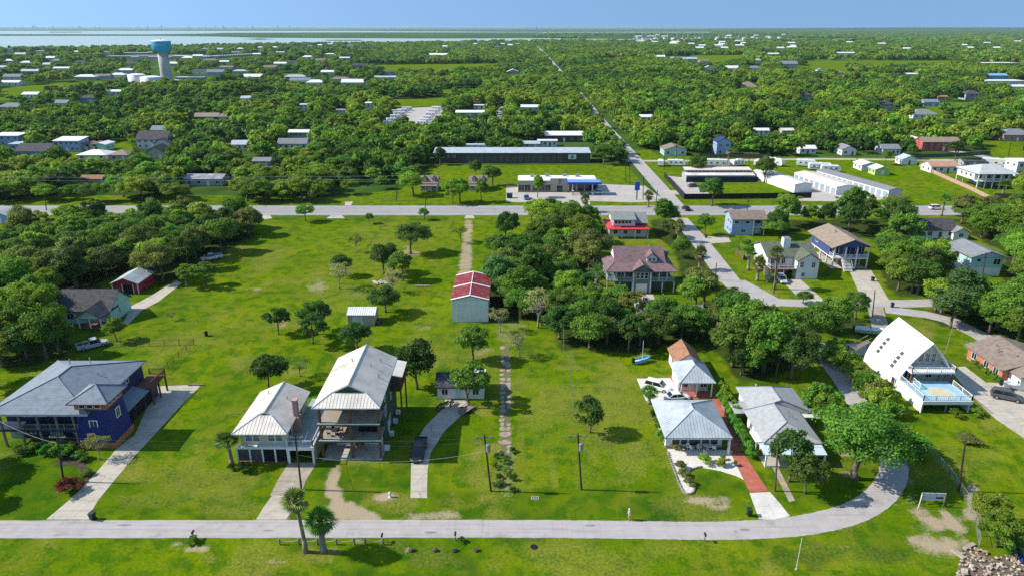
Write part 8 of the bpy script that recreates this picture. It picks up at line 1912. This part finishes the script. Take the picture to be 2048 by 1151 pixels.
# ================================================================== trees placed one by one
def tree_at(key, px, py, w, h, green, label, name=None, cat=None, group=None, rz=None):
    x, y = P(px, py)
    o = plant(key, x, y, label, cat or ('palm' if 'palm' in key else 'shrub' if 'bush' in key else 'tree'), name, group, w, h, green, rz)
    TREES_PX.append((x, y, w * .5)); return o
HAND = [
 ('lawn_b', 612, 443, 6.0, 6.2, 'mid', 'small round tree near the highway at the top of the long field'),
 ('lawn_a', 738, 447, 3.2, 3.6, 'mid', 'tiny round tree at the top of the field, right of the first'),
 ('lawn_a', 849, 440, 3.4, 4.2, 'mid', 'small bright tree by the highway pole'),
 ('oak_big', 822, 508, 10.5, 9.2, 'dark', 'big dense dark tree in the upper field'),
 ('oak_a', 768, 548, 8.0, 8.2, 'dark', 'dark spreading tree just below the big dense one'),
 ('oak_c', 806, 562, 6.4, 8.0, 'mid', 'brighter tree touching the dark spreading one'),
 ('sparse_a', 714, 504, 4.6, 5.8, 'olive', 'thin sparse tree in the upper field'),
 ('sparse_a', 679, 577, 6.6, 7.0, 'grey', 'grey sparse tree left of the debris heap'),
 ('lawn_a', 686, 552, 5.2, 6.0, 'dark', 'dark round crown behind the grey sparse tree'),
 ('bare_a', 786, 584, 6.4, 6.4, 'grey', 'bare branching tree right of the debris heap'),
 ('umbrella_a', 922, 484, 5.6, 5.0, 'yellow', 'small yellowish umbrella-shaped tree beside the barn drive'),
 ('lawn_b', 557, 668, 5.6, 6.0, 'dark', 'round tree at the left of the middle orchard'),
 ('lawn_b', 634, 668, 6.8, 7.6, 'dark', 'taller round tree in the middle orchard'),
 ('loose_a', 626, 687, 6.6, 6.6, 'dark', 'ragged dark tree in front of the taller orchard one'),
 ('oak_b', 772, 624, 7.0, 6.4, 'dark', 'spreading tree right behind the tool shed'),
 ('bush_a', 752, 606, 3.4, 2.6, 'olive', 'low grey-green shrub behind the tool shed'),
 ('lawn_a', 714, 700, 6.0, 6.2, 'dark', 'dark tree directly below the tool shed'),
 ('round_a', 835, 777, 7.6, 9.0, 'dark', 'tall dense tree right of the green house'),
 ('lawn_b', 537, 778, 6.4, 7.0, 'dark', 'dark round tree behind the beige house'),
 ('sparse_a', 600, 752, 4.4, 4.0, 'mid', 'small thin tree between the dark one and the green house'),
 ('loose_a', 938, 814, 7.8, 7.8, 'mid', 'open tree leaning over the small cottage'),
 ('oak_a', 946, 720, 6.6, 7.4, 'mid', 'leafy tree above the small cottage'),
 ('sparse_a', 1038, 714, 4.6, 5.6, 'grey', 'grey thin tree beside the old track'),
 ('round_a', 1180, 864, 4.8, 6.3, 'dark', 'lone round tree in the middle of the right lawn'),
 ('lawn_a', 234, 682, 4.2, 5.2, 'light', 'small bright tree in front of the mint house'),
 ('loose_a', 412, 570, 7.2, 6.2, 'mid', 'leafy tree by the pale path, nearer the field'),
 ('loose_a', 374, 574, 6.2, 6.2, 'mid', 'leafy tree at the end of the pale path'),
 ('palm_green', 464, 928, 4.2, 5.4, 'dark', 'bushy fan palm at the left corner of the beige house'),
 ('oak_a', -110, 950, 9.0, 9.5, 'mid', 'broad tree just outside the left edge whose shade falls on the blue house lawn'),
 ('oak_c', -96, 1005, 6.0, 7.0, 'mid', 'smaller tree outside the left edge below the broad one'),
 ('tall_a', -40, 772, 8.0, 11.5, 'dark', 'tall tree outside the left edge shading the blue house roof'),
 ('palm_tall', 612, 1103, 3.8, 9.2, 'olive', 'tall slender palm on the shore verge'),
 ('palm_mid', 647, 1102, 4.4, 6.1, 'vivid', 'thick-trunked shorter palm beside the tall one'),
 ('sparse_a', 200, 918, 4.0, 4.4, 'olive', 'small thin tree at the foot of the blue tower'),
 ('oak_big', 1709, 957, 13.6, 10.8, 'mid', 'great spreading tree inside the street bend'),
 ('oak_c', 1578, 962, 5.6, 8.4, 'dark', 'young tree in front of the grey-roofed house'),
 ('lawn_b', 1610, 986, 5.4, 6.6, 'dark', 'small round tree below the young one'),
 ('loose_a', 1624, 858, 7.0, 8.6, 'mid', 'thin-crowned tree beside the grey-roofed house'),
 ('bush_a', 1828, 912, 5.4, 3.6, 'vivid', 'big bright shrub right of the great tree'),
 ('bush_b', 1940, 886, 4.2, 1.0, 'olive', 'flat shrub on the lawn below the painted deck'),
 ('bush_b', 1950, 828, 2.4, 1.4, 'mid', 'small shrub at the right foot of the painted deck'),
 ('bush_b', 1906, 832, 2.2, 1.4, 'mid', 'small shrub at the left foot of the painted deck'),
 ('loose_a', 1962, 1058, 5.4, 5.2, 'yellow', 'bright bushy tree on the leaning fence'),
 ('loose_a', 1992, 1092, 5.6, 5.0, 'light', 'second bushy tree behind the leaning fence'),
 ('bush_a', 2020, 1100, 4.0, 3.0, 'mid', 'shrub at the right edge above the rubble'),
 ('palm_short', 1298, 806, 3.6, 3.2, 'vivid', 'short palm beside the parked white car'),
 ('bush_a', 124, 912, 3.6, 2.0, 'vivid', 'broad-leaved shrub under the blue balcony'),
 ('bush_b', 160, 918, 2.4, 1.4, 'mid', 'shrub beside the door of the blue house'),
 ('bush_b', 132, 986, 3.6, 2.0, (.16, .035, .03), 'reddish flowering shrub at the foot of the dark pole'),
 ('bush_b', 150, 970, 2.0, 1.0, 'olive', 'low shrub in the mulched bed'),
 ('bush_b', 178, 948, 1.8, .9, 'mid', 'low shrub at the end of the mulched bed'),
 ('bush_b', 388, 1083, 1.6, .9, 'mid', 'shrub round the mailbox below the blue house'),
 ('bush_b', 487, 944, 2.4, 1.5, 'dark', 'dark shrub in front of the beige house porch'),
 ('bush_b', 462, 938, 1.4, .9, 'dark', 'small dark shrub left of the beige house porch'),
 ('bush_b', 923, 1082, 1.0, .7, 'dark', 'little shrub beside the mailbox opposite the old track'),
 ('bush_b', 1406, 924, 2.2, 1.4, 'yellow', 'round yellow-green shrub in the middle of the terrace'),
 ('bush_b', 1444, 930, 1.9, 1.3, 'yellow', 'round yellow-green shrub at the right of the terrace'),
 ('bush_b', 1358, 936, 2.0, 1.2, 'olive', 'shrub in the narrow arm of the terrace, topmost'),
 ('bush_b', 1364, 954, 2.0, 1.2, 'olive', 'shrub in the narrow arm of the terrace, middle'),
 ('bush_b', 1374, 968, 1.8, 1.1, 'olive', 'shrub in the narrow arm of the terrace, lowest'),
 ('bush_a', 1326, 880, 2.2, 2.0, 'mid', 'shrub on the left wall of the bungalow, front'),
 ('bush_a', 1316, 858, 2.0, 2.0, 'mid', 'shrub on the left wall of the bungalow, middle'),
 ('bush_a', 1309, 838, 2.0, 2.0, 'dark', 'shrub on the left wall of the bungalow, back'),
 ('sparse_a', 345, 640, 2.4, 2.0, 'olive', 'tiny scrub beside the pale path'),
 ('date_palm', 1192, 572, 7.6, 6.2, 'blue', 'feathery date palm left of the mauve-roofed house'),
 ('date_palm', 1190, 522, 7.4, 6.0, 'blue', 'feathery date palm behind the first one'),
 ('banana', 1240, 604, 6.0, 4.2, 'vivid', 'clump of banana leaves below the mauve-roofed house'),
 ('palm_tall', 1549, 578, 4.4, 10.8, 'olive', 'tall palm in front of the green-roofed house deck'),
 ('palm_short', 1514, 562, 4.6, 6.4, 'olive', 'shaggy fan palm left of the green-roofed house'),
 ('palm_green', 1496, 540, 5.0, 6.4, 'mid', 'fan palm behind the shaggy one'),
 ('banana', 1476, 508, 6.4, 5.0, 'mid', 'palm clump by the brown wooden fence'),
 ('palm_green', 1492, 518, 4.4, 5.6, 'mid', 'fan palm in the clump below the pale blue house'),
 ('palm_short', 1398, 540, 4.4, 6.6, 'olive', 'fan palm left of the side street'),
 ('palm_short', 1356, 484, 4.0, 7.0, 'olive', 'fan palm behind the mauve-roofed house'),
 ('palm_short', 1296, 414, 4.2, 6.0, 'olive', 'palm by the totem sign at the highway'),
 ('palm_green', 1882, 432, 5.2, 7.6, 'mid', 'palm on the highway verge at the right'),
 ('palm_tall', 1453, 338, 3.8, 9.0, 'olive', 'tall palm between the parked trailers'),
 ('palm_green', 2004, 394, 5.0, 6.4, 'mid', 'palm in front of the white stilt house'),
 ('palm_short', 1170, 424, 4.0, 6.4, 'olive', 'palm at the highway edge below the store'),
 ('oak_a', 1012, 488, 7.6, 10.0, 'dark', 'tall dark tree at the left edge of the grove'),
 ('oak_c', 1084, 498, 9.0, 9.4, 'mid', 'full tree behind the upper lawn of the grove'),
 ('oak_b', 1080, 460, 10.0, 10.0, 'light', 'bright tree near the highway below the store'),
 ('bare_a', 1176, 452, 7.0, 6.6, 'grey', 'grey leafless tree below the store'),
 ('bare_a', 1076, 655, 7.6, 9.4, 'grey', 'pale leafless tree in the middle of the grove'),
 ('sparse_a', 1000, 664, 5.0, 6.0, 'grey', 'thin grey tree below the red-roofed barn'),
 ('oak_b', 1165, 528, 11.0, 10.0, 'olive', 'broad yellowish tree left of the date palms'),
 ('tall_a', 1075, 395, 4.6, 8.4, 'light', 'light green tree on the store forecourt edge'),
 ('oak_a', 1390, 352, 9.5, 9.0, 'mid', 'round tree inside the fenced corner lot'),
 ('tall_a', 1424, 412, 9.6, 10.0, 'dark', 'layered dark tree at the highway in front of the corner lot'),
 ('oak_b', 1528, 366, 8.6, 11.0, 'mid', 'tall round tree right of the corner lot lawn'),
 ('oak_a', 1606, 606, 4.0, 3.0, 'dark', 'low tree by the side street drive'),
 ('lawn_b', 1410, 470, 5.4, 7.0, 'mid', 'tree at the left of the pale blue house'),
 ('oak_b', 920, 405, 9.0, 9.0, 'light', 'leafy tree between the two cabins'),
 ('loose_a', 905, 408, 7.0, 7.0, 'yellow', 'yellowish tree at the verge below the cabins'),
 ('tall_a', 962, 404, 5.4, 8.4, 'mid', 'slim tree in front of the right cabin'),
 ('oak_a', 985, 372, 8.0, 8.4, 'mid', 'tree right of the right cabin'),
 ('oak_c', 952, 352, 6.4, 7.2, 'dark', 'dark tree behind the right cabin'),
 ('oak_b', 826, 392, 10.0, 9.0, 'light', 'bright tree left of the left cabin'),
 ('oak_a', 1207, 330, 9.4, 9.8, 'mid', 'full tree at the right end of the long storage building'),
 ('tall_a', 880, 330, 6.0, 8.0, 'dark', 'tree in front of the left end of the long storage building'),
 ('round_a', 348, 270, 11.0, 9.0, 'light', 'round bright tree in the left clearing'),
 ('tall_a', 1820, 318, 5.6, 7.0, 'mid', 'slim pine-like tree by the lane at the right'),
 ('oak_a', 1770, 330, 5.0, 7.0, 'mid', 'small layered tree right of the white cottage'),
 ('pine_a', 1908, 330, 9.0, 12.0, 'dark', 'tall layered tree in front of the red house'),
 ('bush_a', 1795, 404, 9.0, 2.4, 'olive', 'long low scrub at the end of the lock-up row'),
]
for r in HAND: tree_at(*r)
for i in range(11):      # clipped hedge: one run of touching shrubs
    t = i / 10; tree_at('bush_a', 1444 + 56 * t, 806 + 108 * t, 1.9, 2.4 - .4 * t, 'vivid', 'clipped hedge shrub along the red path of the bungalow', 'hedge_shrub', 'hedge', 'hedge along the red path')
for i in range(6): tree_at('bush_a', 1440 + 6 * i + rnd.uniform(-3, 3), 790 + 10 * i, 2.4, 2.8, 'light', 'climbing shrub at the upper end of the hedge', 'hedge_shrub', 'hedge', 'upper end of the hedge')
q = random.Random(9)
for i in range(15):      # shrubs between the street and the bow-roofed house
    t = i / 14; tree_at('bush_a' if i % 3 else 'lawn_a', 1668 + 110 * t + q.uniform(-10, 10), 716 + 118 * t + q.uniform(-6, 6), q.uniform(3.4, 5.6), q.uniform(2.6, 4.4), ('mid', 'light', 'mid', 'olive')[i % 4], 'shrub in the thick border left of the bow-roofed house', 'shrub', 'shrub', 'border shrubs left of the bow-roofed house')
for i in range(9): tree_at('bush_a', 1950 + 6 * i + q.uniform(-2, 2), 728 + 4.6 * i, 1.5, 1.2, 'mid', 'low clipped shrub along the brick ranch wall', 'hedge_shrub', 'hedge', 'hedge along the brick ranch')
for i in range(14): tree_at('bush_b', 990 + q.uniform(0, 36), 900 + i * 6 + q.uniform(-3, 3), q.uniform(.8, 1.8), q.uniform(.5, 1.1), ('dark', 'mid', 'olive')[i % 3], 'weedy tuft growing over the lower end of the old track', 'weed_clump', 'weeds', 'weeds on the old track')
for i in range(10): tree_at('bush_b', 40 + 11 * i, 906 + q.uniform(-4, 4), q.uniform(1.4, 2.6), q.uniform(1.0, 1.9), ('mid', 'dark', 'vivid')[i % 3], 'shrub in the planting under the blue balcony', 'shrub', 'shrub', 'shrubs under the blue balcony')

# ================================================================== woods: every other tree, nearest ones as things, the far ones as one mass
CLEAR = FIELDS + [((0, 405), (2048, 405), (2048, 436), (0, 436)), ((760, 258), (800, 213), (895, 210), (888, 244), (866, 258)), ((1250, 314), (2060, 310), (2060, 330), (1250, 326)),
         ((1322, 113), (1390, 113), (1385, 125), (1330, 126)), ((1170, 84.5), (1580, 79), (1580, 70), (1170, 72)), ((1360, 440), (1440, 440), (1560, 590), (2060, 590), (2060, 612), (1480, 622), (1440, 560)), ((975, 262), (1012, 262), (1016, 208), (996, 208)), ((1860, 290), (1960, 300), (2060, 330), (2060, 345), (1930, 318)),
         ((865, 330), (1240, 330), (1340, 408), (865, 408)), ((1550, 345), (2048, 380), (2048, 410), (1550, 410))]
def woods(poly, spacing, size, seed, keys, greens, hmul=(.85, 1.25), jitter=.45, region=''):
    """trees spread over a pixel outline on the ground"""
    q = np.random.default_rng(seed); xy = [P(*p) for p in poly]; xs = [p[0] for p in xy]; ys = [p[1] for p in xy]; out = []
    for gy_ in np.arange(min(ys), max(ys), spacing):
        for gx_ in np.arange(min(xs), max(xs), spacing):
            x, y = gx_ + q.normal() * spacing * jitter, gy_ + q.normal() * spacing * jitter
            px, py = proj(x, y)
            if not inpoly([px], [py], poly)[0]: continue
            w = q.uniform(*size); out.append((x, y, px, py, w, w * q.uniform(*hmul), keys[q.integers(len(keys))], greens[q.integers(len(greens))], region))
    return out
KB = ['oak_a', 'oak_b', 'oak_c', 'round_a', 'loose_a', 'tall_a', 'oak_a', 'oak_c']; GB = ['dark', 'mid', 'mid', 'light', 'yellow', 'mid', 'olive', 'dark', 'light']
ALLT = []
ALLT += woods(((0, 482), (125, 468), (150, 452), (500, 450), (508, 470), (455, 500), (440, 512), (395, 520), (380, 540), (350, 560), (330, 572), (305, 566), (225, 545), (180, 588), (112, 590), (108, 660), (150, 690), (130, 715), (0, 735), (-60, 735), (-60, 482)), 4.7, (5.5, 9.0), 1, KB, GB, region='west wood')
ALLT += woods(((975, 545), (1000, 515), (1050, 520), (1190, 500), (1198, 585), (1210, 600), (1250, 610), (1280, 625), (1420, 600), (1470, 625), (1600, 618), (1650, 622), (1640, 690), (1590, 740), (1480, 770), (1450, 720), (1400, 690), (1345, 685), (1290, 705), (1120, 700), (1105, 640), (1040, 640), (1020, 655), (960, 650), (975, 600)), 4.5, (5.5, 8.6), 2, KB, ['dark', 'mid', 'dark', 'mid', 'olive', 'light', 'blue'], region='middle grove')
ALLT += woods(((1050, 440), (1200, 438), (1205, 470), (1200, 500), (1110, 495), (1060, 470)), 5.2, (6, 9), 3, KB, GB, region='middle grove')
ALLT += woods(((1300, 438), (1360, 440), (1380, 475), (1420, 540), (1400, 560), (1360, 530), (1350, 500), (1310, 470)), 4.8, (5, 8.5), 4, KB, GB, region='middle grove')
ALLT += woods(((1360, 560), (1440, 568), (1462, 610), (1420, 612), (1350, 600)), 5.4, (6, 8.5), 14, KB, ['dark', 'mid', 'mid', 'olive'], region='middle grove')
ALLT += woods(((1560, 440), (1760, 438), (1800, 460), (1810, 500), (1770, 520), (1755, 480), (1640, 462), (1560, 472)), 6.4, (5.5, 8.5), 5, ['pine_a', 'pine_a', 'oak_a', 'tall_a', 'oak_c'], ['mid', 'dark', 'mid', 'light'], (1.15, 1.7), region='pine group')
ALLT += woods(((1760, 500), (1890, 500), (1890, 560), (1880, 592), (1790, 590), (1760, 545)), 5.0, (7, 10), 6, KB, ['dark', 'mid', 'mid', 'light'], region='right-hand trees')
ALLT += woods(((1900, 440), (2060, 436), (2060, 600), (2010, 590), (2005, 500), (1960, 480)), 5.2, (6, 9), 7, KB, GB, region='right-hand trees')
ALLT += woods(((1840, 618), (2060, 615), (2060, 690), (1985, 672), (1900, 655), (1850, 640)), 5.0, (7, 10), 8, KB, ['dark', 'mid', 'mid', 'blue', 'light'], region='right-hand trees')
ALLT += woods(((1640, 640), (1720, 632), (1745, 650), (1700, 665), (1660, 670)), 5.5, (5, 8), 9, KB, ['dark', 'mid'], region='right-hand trees')
ALLT += woods(((1530, 450), (1560, 452), (1560, 478), (1532, 480)), 5, (5, 7.5), 16, KB, ['dark', 'mid'], region='pine group')
ALLT += woods(((1420, 690), (1490, 690), (1580, 720), (1590, 760), (1490, 780), (1445, 760)), 4.8, (7, 10), 19, KB, ['light', 'mid', 'mid', 'dark'], (1.0, 1.35), region='middle grove')
# beyond the highway: bands of growing spacing out to the far shore
RD = [P(1352, 412), P(1318, 372), P(1285, 335), P(1252, 297), P(1222, 263), P(1196, 232), P(1165, 194), P(1135, 160), P(1105, 125), P(1082, 100), P(1068, 89), P(1060, 85)]; RDX = [p[0] for p in RD]; RDY = [p[1] for p in RD]
def band(y0, y1, spacing, size, seed, keys, greens, density=1.0):
    q = np.random.default_rng(seed); out = []
    for yy in np.arange(y0, y1, spacing):
        xm = (yy * _c + CAM_H * _s) * 1080 / FOC
        xs = np.arange(-xm, xm, spacing); n = len(xs)
        x = xs + q.normal(size=n) * spacing * .42; y = yy + q.normal(size=n) * spacing * .42
        d = y * _c + CAM_H * _s; px = CX + FOC * x / d; py = CY - FOC * (y * _s - CAM_H * _c) / d
        ok = np.ones(n, bool)
        # open glades, thinner suburb
        g = vnoise(x * .006, y * .006, 51, 4); ok &= (g > .36) | (q.random(n) < .25)
        sub = inpoly(px, py, ((-50, 98), (720, 86), (760, 175), (330, 176), (200, 205), (-50, 230))); ok &= (~sub) | (q.random(n) < .42)
        ok &= q.random(n) < density
        rx = np.interp(y, RDY, RDX); ok &= (x < rx - 3.0 - np.where(y > 950, 5.0, np.where(y > 420, 2.8, 4.5)) * (1 + y * .0004)) | (x > rx + 3.2 + 2.6 * (1 + y * .0006))
        for c in CLEAR: ok &= ~inpoly(px, py, c)
        ok &= ~inpoly(px, py, ((-260, 62), (1045, 64.5), (1420, 64), (1420, 66), (1100, 66), (1060, 76.5), (1160, 78), (1380, 79.5), (1380, 82.5), (1090, 83), (900, 86), (760, 88.5), (620, 89.5), (490, 92), (340, 96), (160, 98), (0, 100.5), (-260, 102)))
        w = q.uniform(size[0], size[1], n); h = np.minimum(w * q.uniform(.75, 1.15, n), 11.0 * q.uniform(.75, 1.1, n))
        gi = np.clip((vnoise(x * .012, y * .012, 61, 3) - .28) / .44 * len(greens) + q.normal(size=n) * 1.1, 0, len(greens) - 1).astype(int)
        for i in np.nonzero(ok)[0]: out.append((x[i], y[i], px[i], py[i], w[i], h[i], keys[q.integers(len(keys))], greens[gi[i]], 'far'))
    return out
FK = ['far_a', 'far_b', 'far_c', 'far_d', 'far_e', 'far_f']; GF = ['yellow', 'light', 'mid', 'dark', 'mid', 'dark', 'mid', 'light', 'light', 'yellow']
ALLT += band(250, 620, 5.9, (5.0, 11.0), 21, FK, GF); ALLT += band(620, 1300, 7.8, (6, 13), 22, FK, GF); ALLT += band(1300, 2700, 13, (10, 16), 23, ['speck_a', 'speck_b'], GF); ALLT += band(2700, 7000, 34, (18, 34), 24, ['speck_a', 'speck_b'], GF, .8)
# keep what the photo shows in view: nothing grows through a house or right in front of one
for t in np.linspace(0, 1, 16): keep(1356 + 100 * t, 1384 + 100 * t, 432 + 140 * t, 442 + 140 * t)      # the side street stays open
for a in (1500, 1530, 1560, 1590, 1745, 1780): keep(a, a + 30, 598, 608)
bxs = np.array(KEEP)
def blocked(t):
    x, y, px, py, w, h = t[:6]; s = FOC / (y * _c + CAM_H * _s); r = w * .40 * s; tp = py - h * s * .88
    m = (px + r > bxs[:, 0] + 1) & (px - r < bxs[:, 1] - 1) & (py > bxs[:, 3] - 2.2 * s) & (tp < bxs[:, 3] - (bxs[:, 3] - bxs[:, 2]) * .28) & (py < bxs[:, 3] + h * s * 1.05)
    if m.any(): return True
    if any(a < x < b and c < y < d for a, b, c, d in FOOT): return True
    inside = (px + r * .6 > bxs[:, 0]) & (px - r * .6 < bxs[:, 1]) & (py > bxs[:, 2] + (bxs[:, 3] - bxs[:, 2]) * .45) & (py < bxs[:, 3])
    return inside.any()
HP = np.array(TREES_PX)
def crowded(t): return bool(((HP[:, 0] - t[0]) ** 2 + (HP[:, 1] - t[1]) ** 2 < (HP[:, 2] * .8 + t[4] * .3) ** 2).any())
ALLT = [t for t in ALLT if not blocked(t) and not (t[1] < 420 and crowded(t))]
ALLT.sort(key=lambda t: -t[4] / (t[1] * _c + CAM_H * _s) * (1.0 if -30 < t[2] < 2080 else .2))
NIND = 300
LAB = {'west wood': ('leafy tree in the dense wood left of the long field', 'trees of the wood left of the long field'), 'middle grove': ('leafy tree in the grove between the barn and the side street', 'trees of the middle grove'), 'pine group': ('tall tree of the pine group behind the blue raised house', 'trees of the pine group'),
       'right-hand trees': ('leafy tree of the groves behind the bow-roofed house', 'trees of the right-hand groves'), 'far': ('leafy tree beyond the highway', 'trees beyond the highway')}
for t in ALLT[:NIND]:
    x, y, px, py, w, h, key, g, reg = t; lab, gr = LAB[reg]
    lab = '%s %s %s' % ('small' if w < 6.6 else 'broad' if w > 8.2 else 'middling', dict(dark='dark green', mid='plain green', light='bright green', yellow='yellowish', olive='olive green', blue='blue-green', vivid='vivid green')[g], lab)
    o = plant(key if reg != 'far' else {'far_a': 'oak_a', 'far_b': 'oak_b', 'far_c': 'tall_a', 'far_d': 'round_a'}.get(key, 'oak_c'), x, y, lab, 'tree', None, gr, w, h, g)
rest = ALLT[NIND:]
print('trees', len(ALLT))
# the rest of the woodland: one object, crowns set on its points by geometry nodes
pc = bpy.data.collections.new('woodland_crowns')
VAR, idx = [], {}
def vk(t):
    k = t[6] if t[1] < 420 or t[6].startswith(('far', 'speck')) else {'oak_a': 'far_a', 'oak_b': 'far_b', 'oak_c': 'far_c'}.get(t[6], 'far_d')
    if t[1] < 330: k = {'far_a': 'oak_a', 'far_b': 'oak_b', 'far_c': 'tall_a', 'far_d': 'round_a'}.get(k, k)
    if (k, t[7]) not in idx:
        idx[(k, t[7])] = len(VAR); VAR.append((k, t[7])); cm = PROTO[k]['crown'].copy(); cm.materials.clear(); nm = 'leaves_' + t[7]
        cm.materials.append(MATS[nm] if nm in MATS else leafmat(nm, fixed=GREENS[t[7]]))
        pc.objects.link(bpy.data.objects.new('crown_%03d' % idx[(k, t[7])], cm))
    return idx[(k, t[7])]
WH = [vk(t) for t in rest]
me = bpy.data.meshes.new('woodland'); n = len(rest); me.vertices.add(n)
me.vertices.foreach_set('co', np.array([(t[0], t[1], 0.0) for t in rest], np.float32).ravel())
def attr(name, ty, key, vals): a = me.attributes.new(name, ty, 'POINT'); a.data.foreach_set(key, np.asarray(vals).ravel())
sc_ = []
for t in rest:
    p = PROTO[VAR[WH[len(sc_)]][0]]; sc_.append((t[4] / (2 * p['R']), t[4] / (2 * p['R']), t[5] / p['H']))
attr('size', 'FLOAT_VECTOR', 'vector', np.array(sc_, np.float32)); attr('turn', 'FLOAT_VECTOR', 'vector', np.stack([np.zeros(n), np.zeros(n), rng.uniform(0, 6.28, n)], 1).astype(np.float32)); attr('which', 'INT', 'value', np.array(WH, np.int32))
wo = link('woodland', me); tag(wo, 'unbroken green woodland reaching from the highway to the far shore', None, None, 'stuff')
ng = bpy.data.node_groups.new('woodland', 'GeometryNodeTree'); ng.interface.new_socket('Geometry', in_out='INPUT', socket_type='NodeSocketGeometry'); ng.interface.new_socket('Geometry', in_out='OUTPUT', socket_type='NodeSocketGeometry')
N, Lk = ng.nodes, ng.links; gi, go = N.new('NodeGroupInput'), N.new('NodeGroupOutput'); ip = N.new('GeometryNodeInstanceOnPoints'); ci = N.new('GeometryNodeCollectionInfo')
ci.inputs['Collection'].default_value = pc; ci.inputs['Separate Children'].default_value = True; ci.inputs['Reset Children'].default_value = True
def named(nm, dt): a = N.new('GeometryNodeInputNamedAttribute'); a.data_type = dt; a.inputs['Name'].default_value = nm; return a.outputs[0]
Lk.new(gi.outputs[0], ip.inputs['Points']); Lk.new(ci.outputs[0], ip.inputs['Instance']); ip.inputs['Pick Instance'].default_value = True
Lk.new(named('which', 'INT'), ip.inputs['Instance Index']); Lk.new(named('turn', 'FLOAT_VECTOR'), ip.inputs['Rotation']); Lk.new(named('size', 'FLOAT_VECTOR'), ip.inputs['Scale']); Lk.new(ip.outputs[0], go.inputs[0])
md = wo.modifiers.new('crowns', 'NODES'); md.node_group = ng
# ================================================================== the air between here and the far shore
hz = MB().box(-16000, 16000, -400, 36000, -1.06, 62.0).build('haze', None)
m = bpy.data.materials.new('haze'); m.use_nodes = True; m.node_tree.nodes.clear()
ou = m.node_tree.nodes.new('ShaderNodeOutputMaterial'); pv = m.node_tree.nodes.new('ShaderNodeVolumePrincipled')
pv.inputs['Color'].default_value = (0.62, 0.86, 1.0, 1); pv.inputs['Density'].default_value = 0.000034; pv.inputs['Anisotropy'].default_value = 0.2
m.node_tree.links.new(pv.outputs[0], ou.inputs['Volume']); hz.data.materials.append(m)
tag(hz, 'thin pale blue haze over the far shore', None, None, 'stuff')
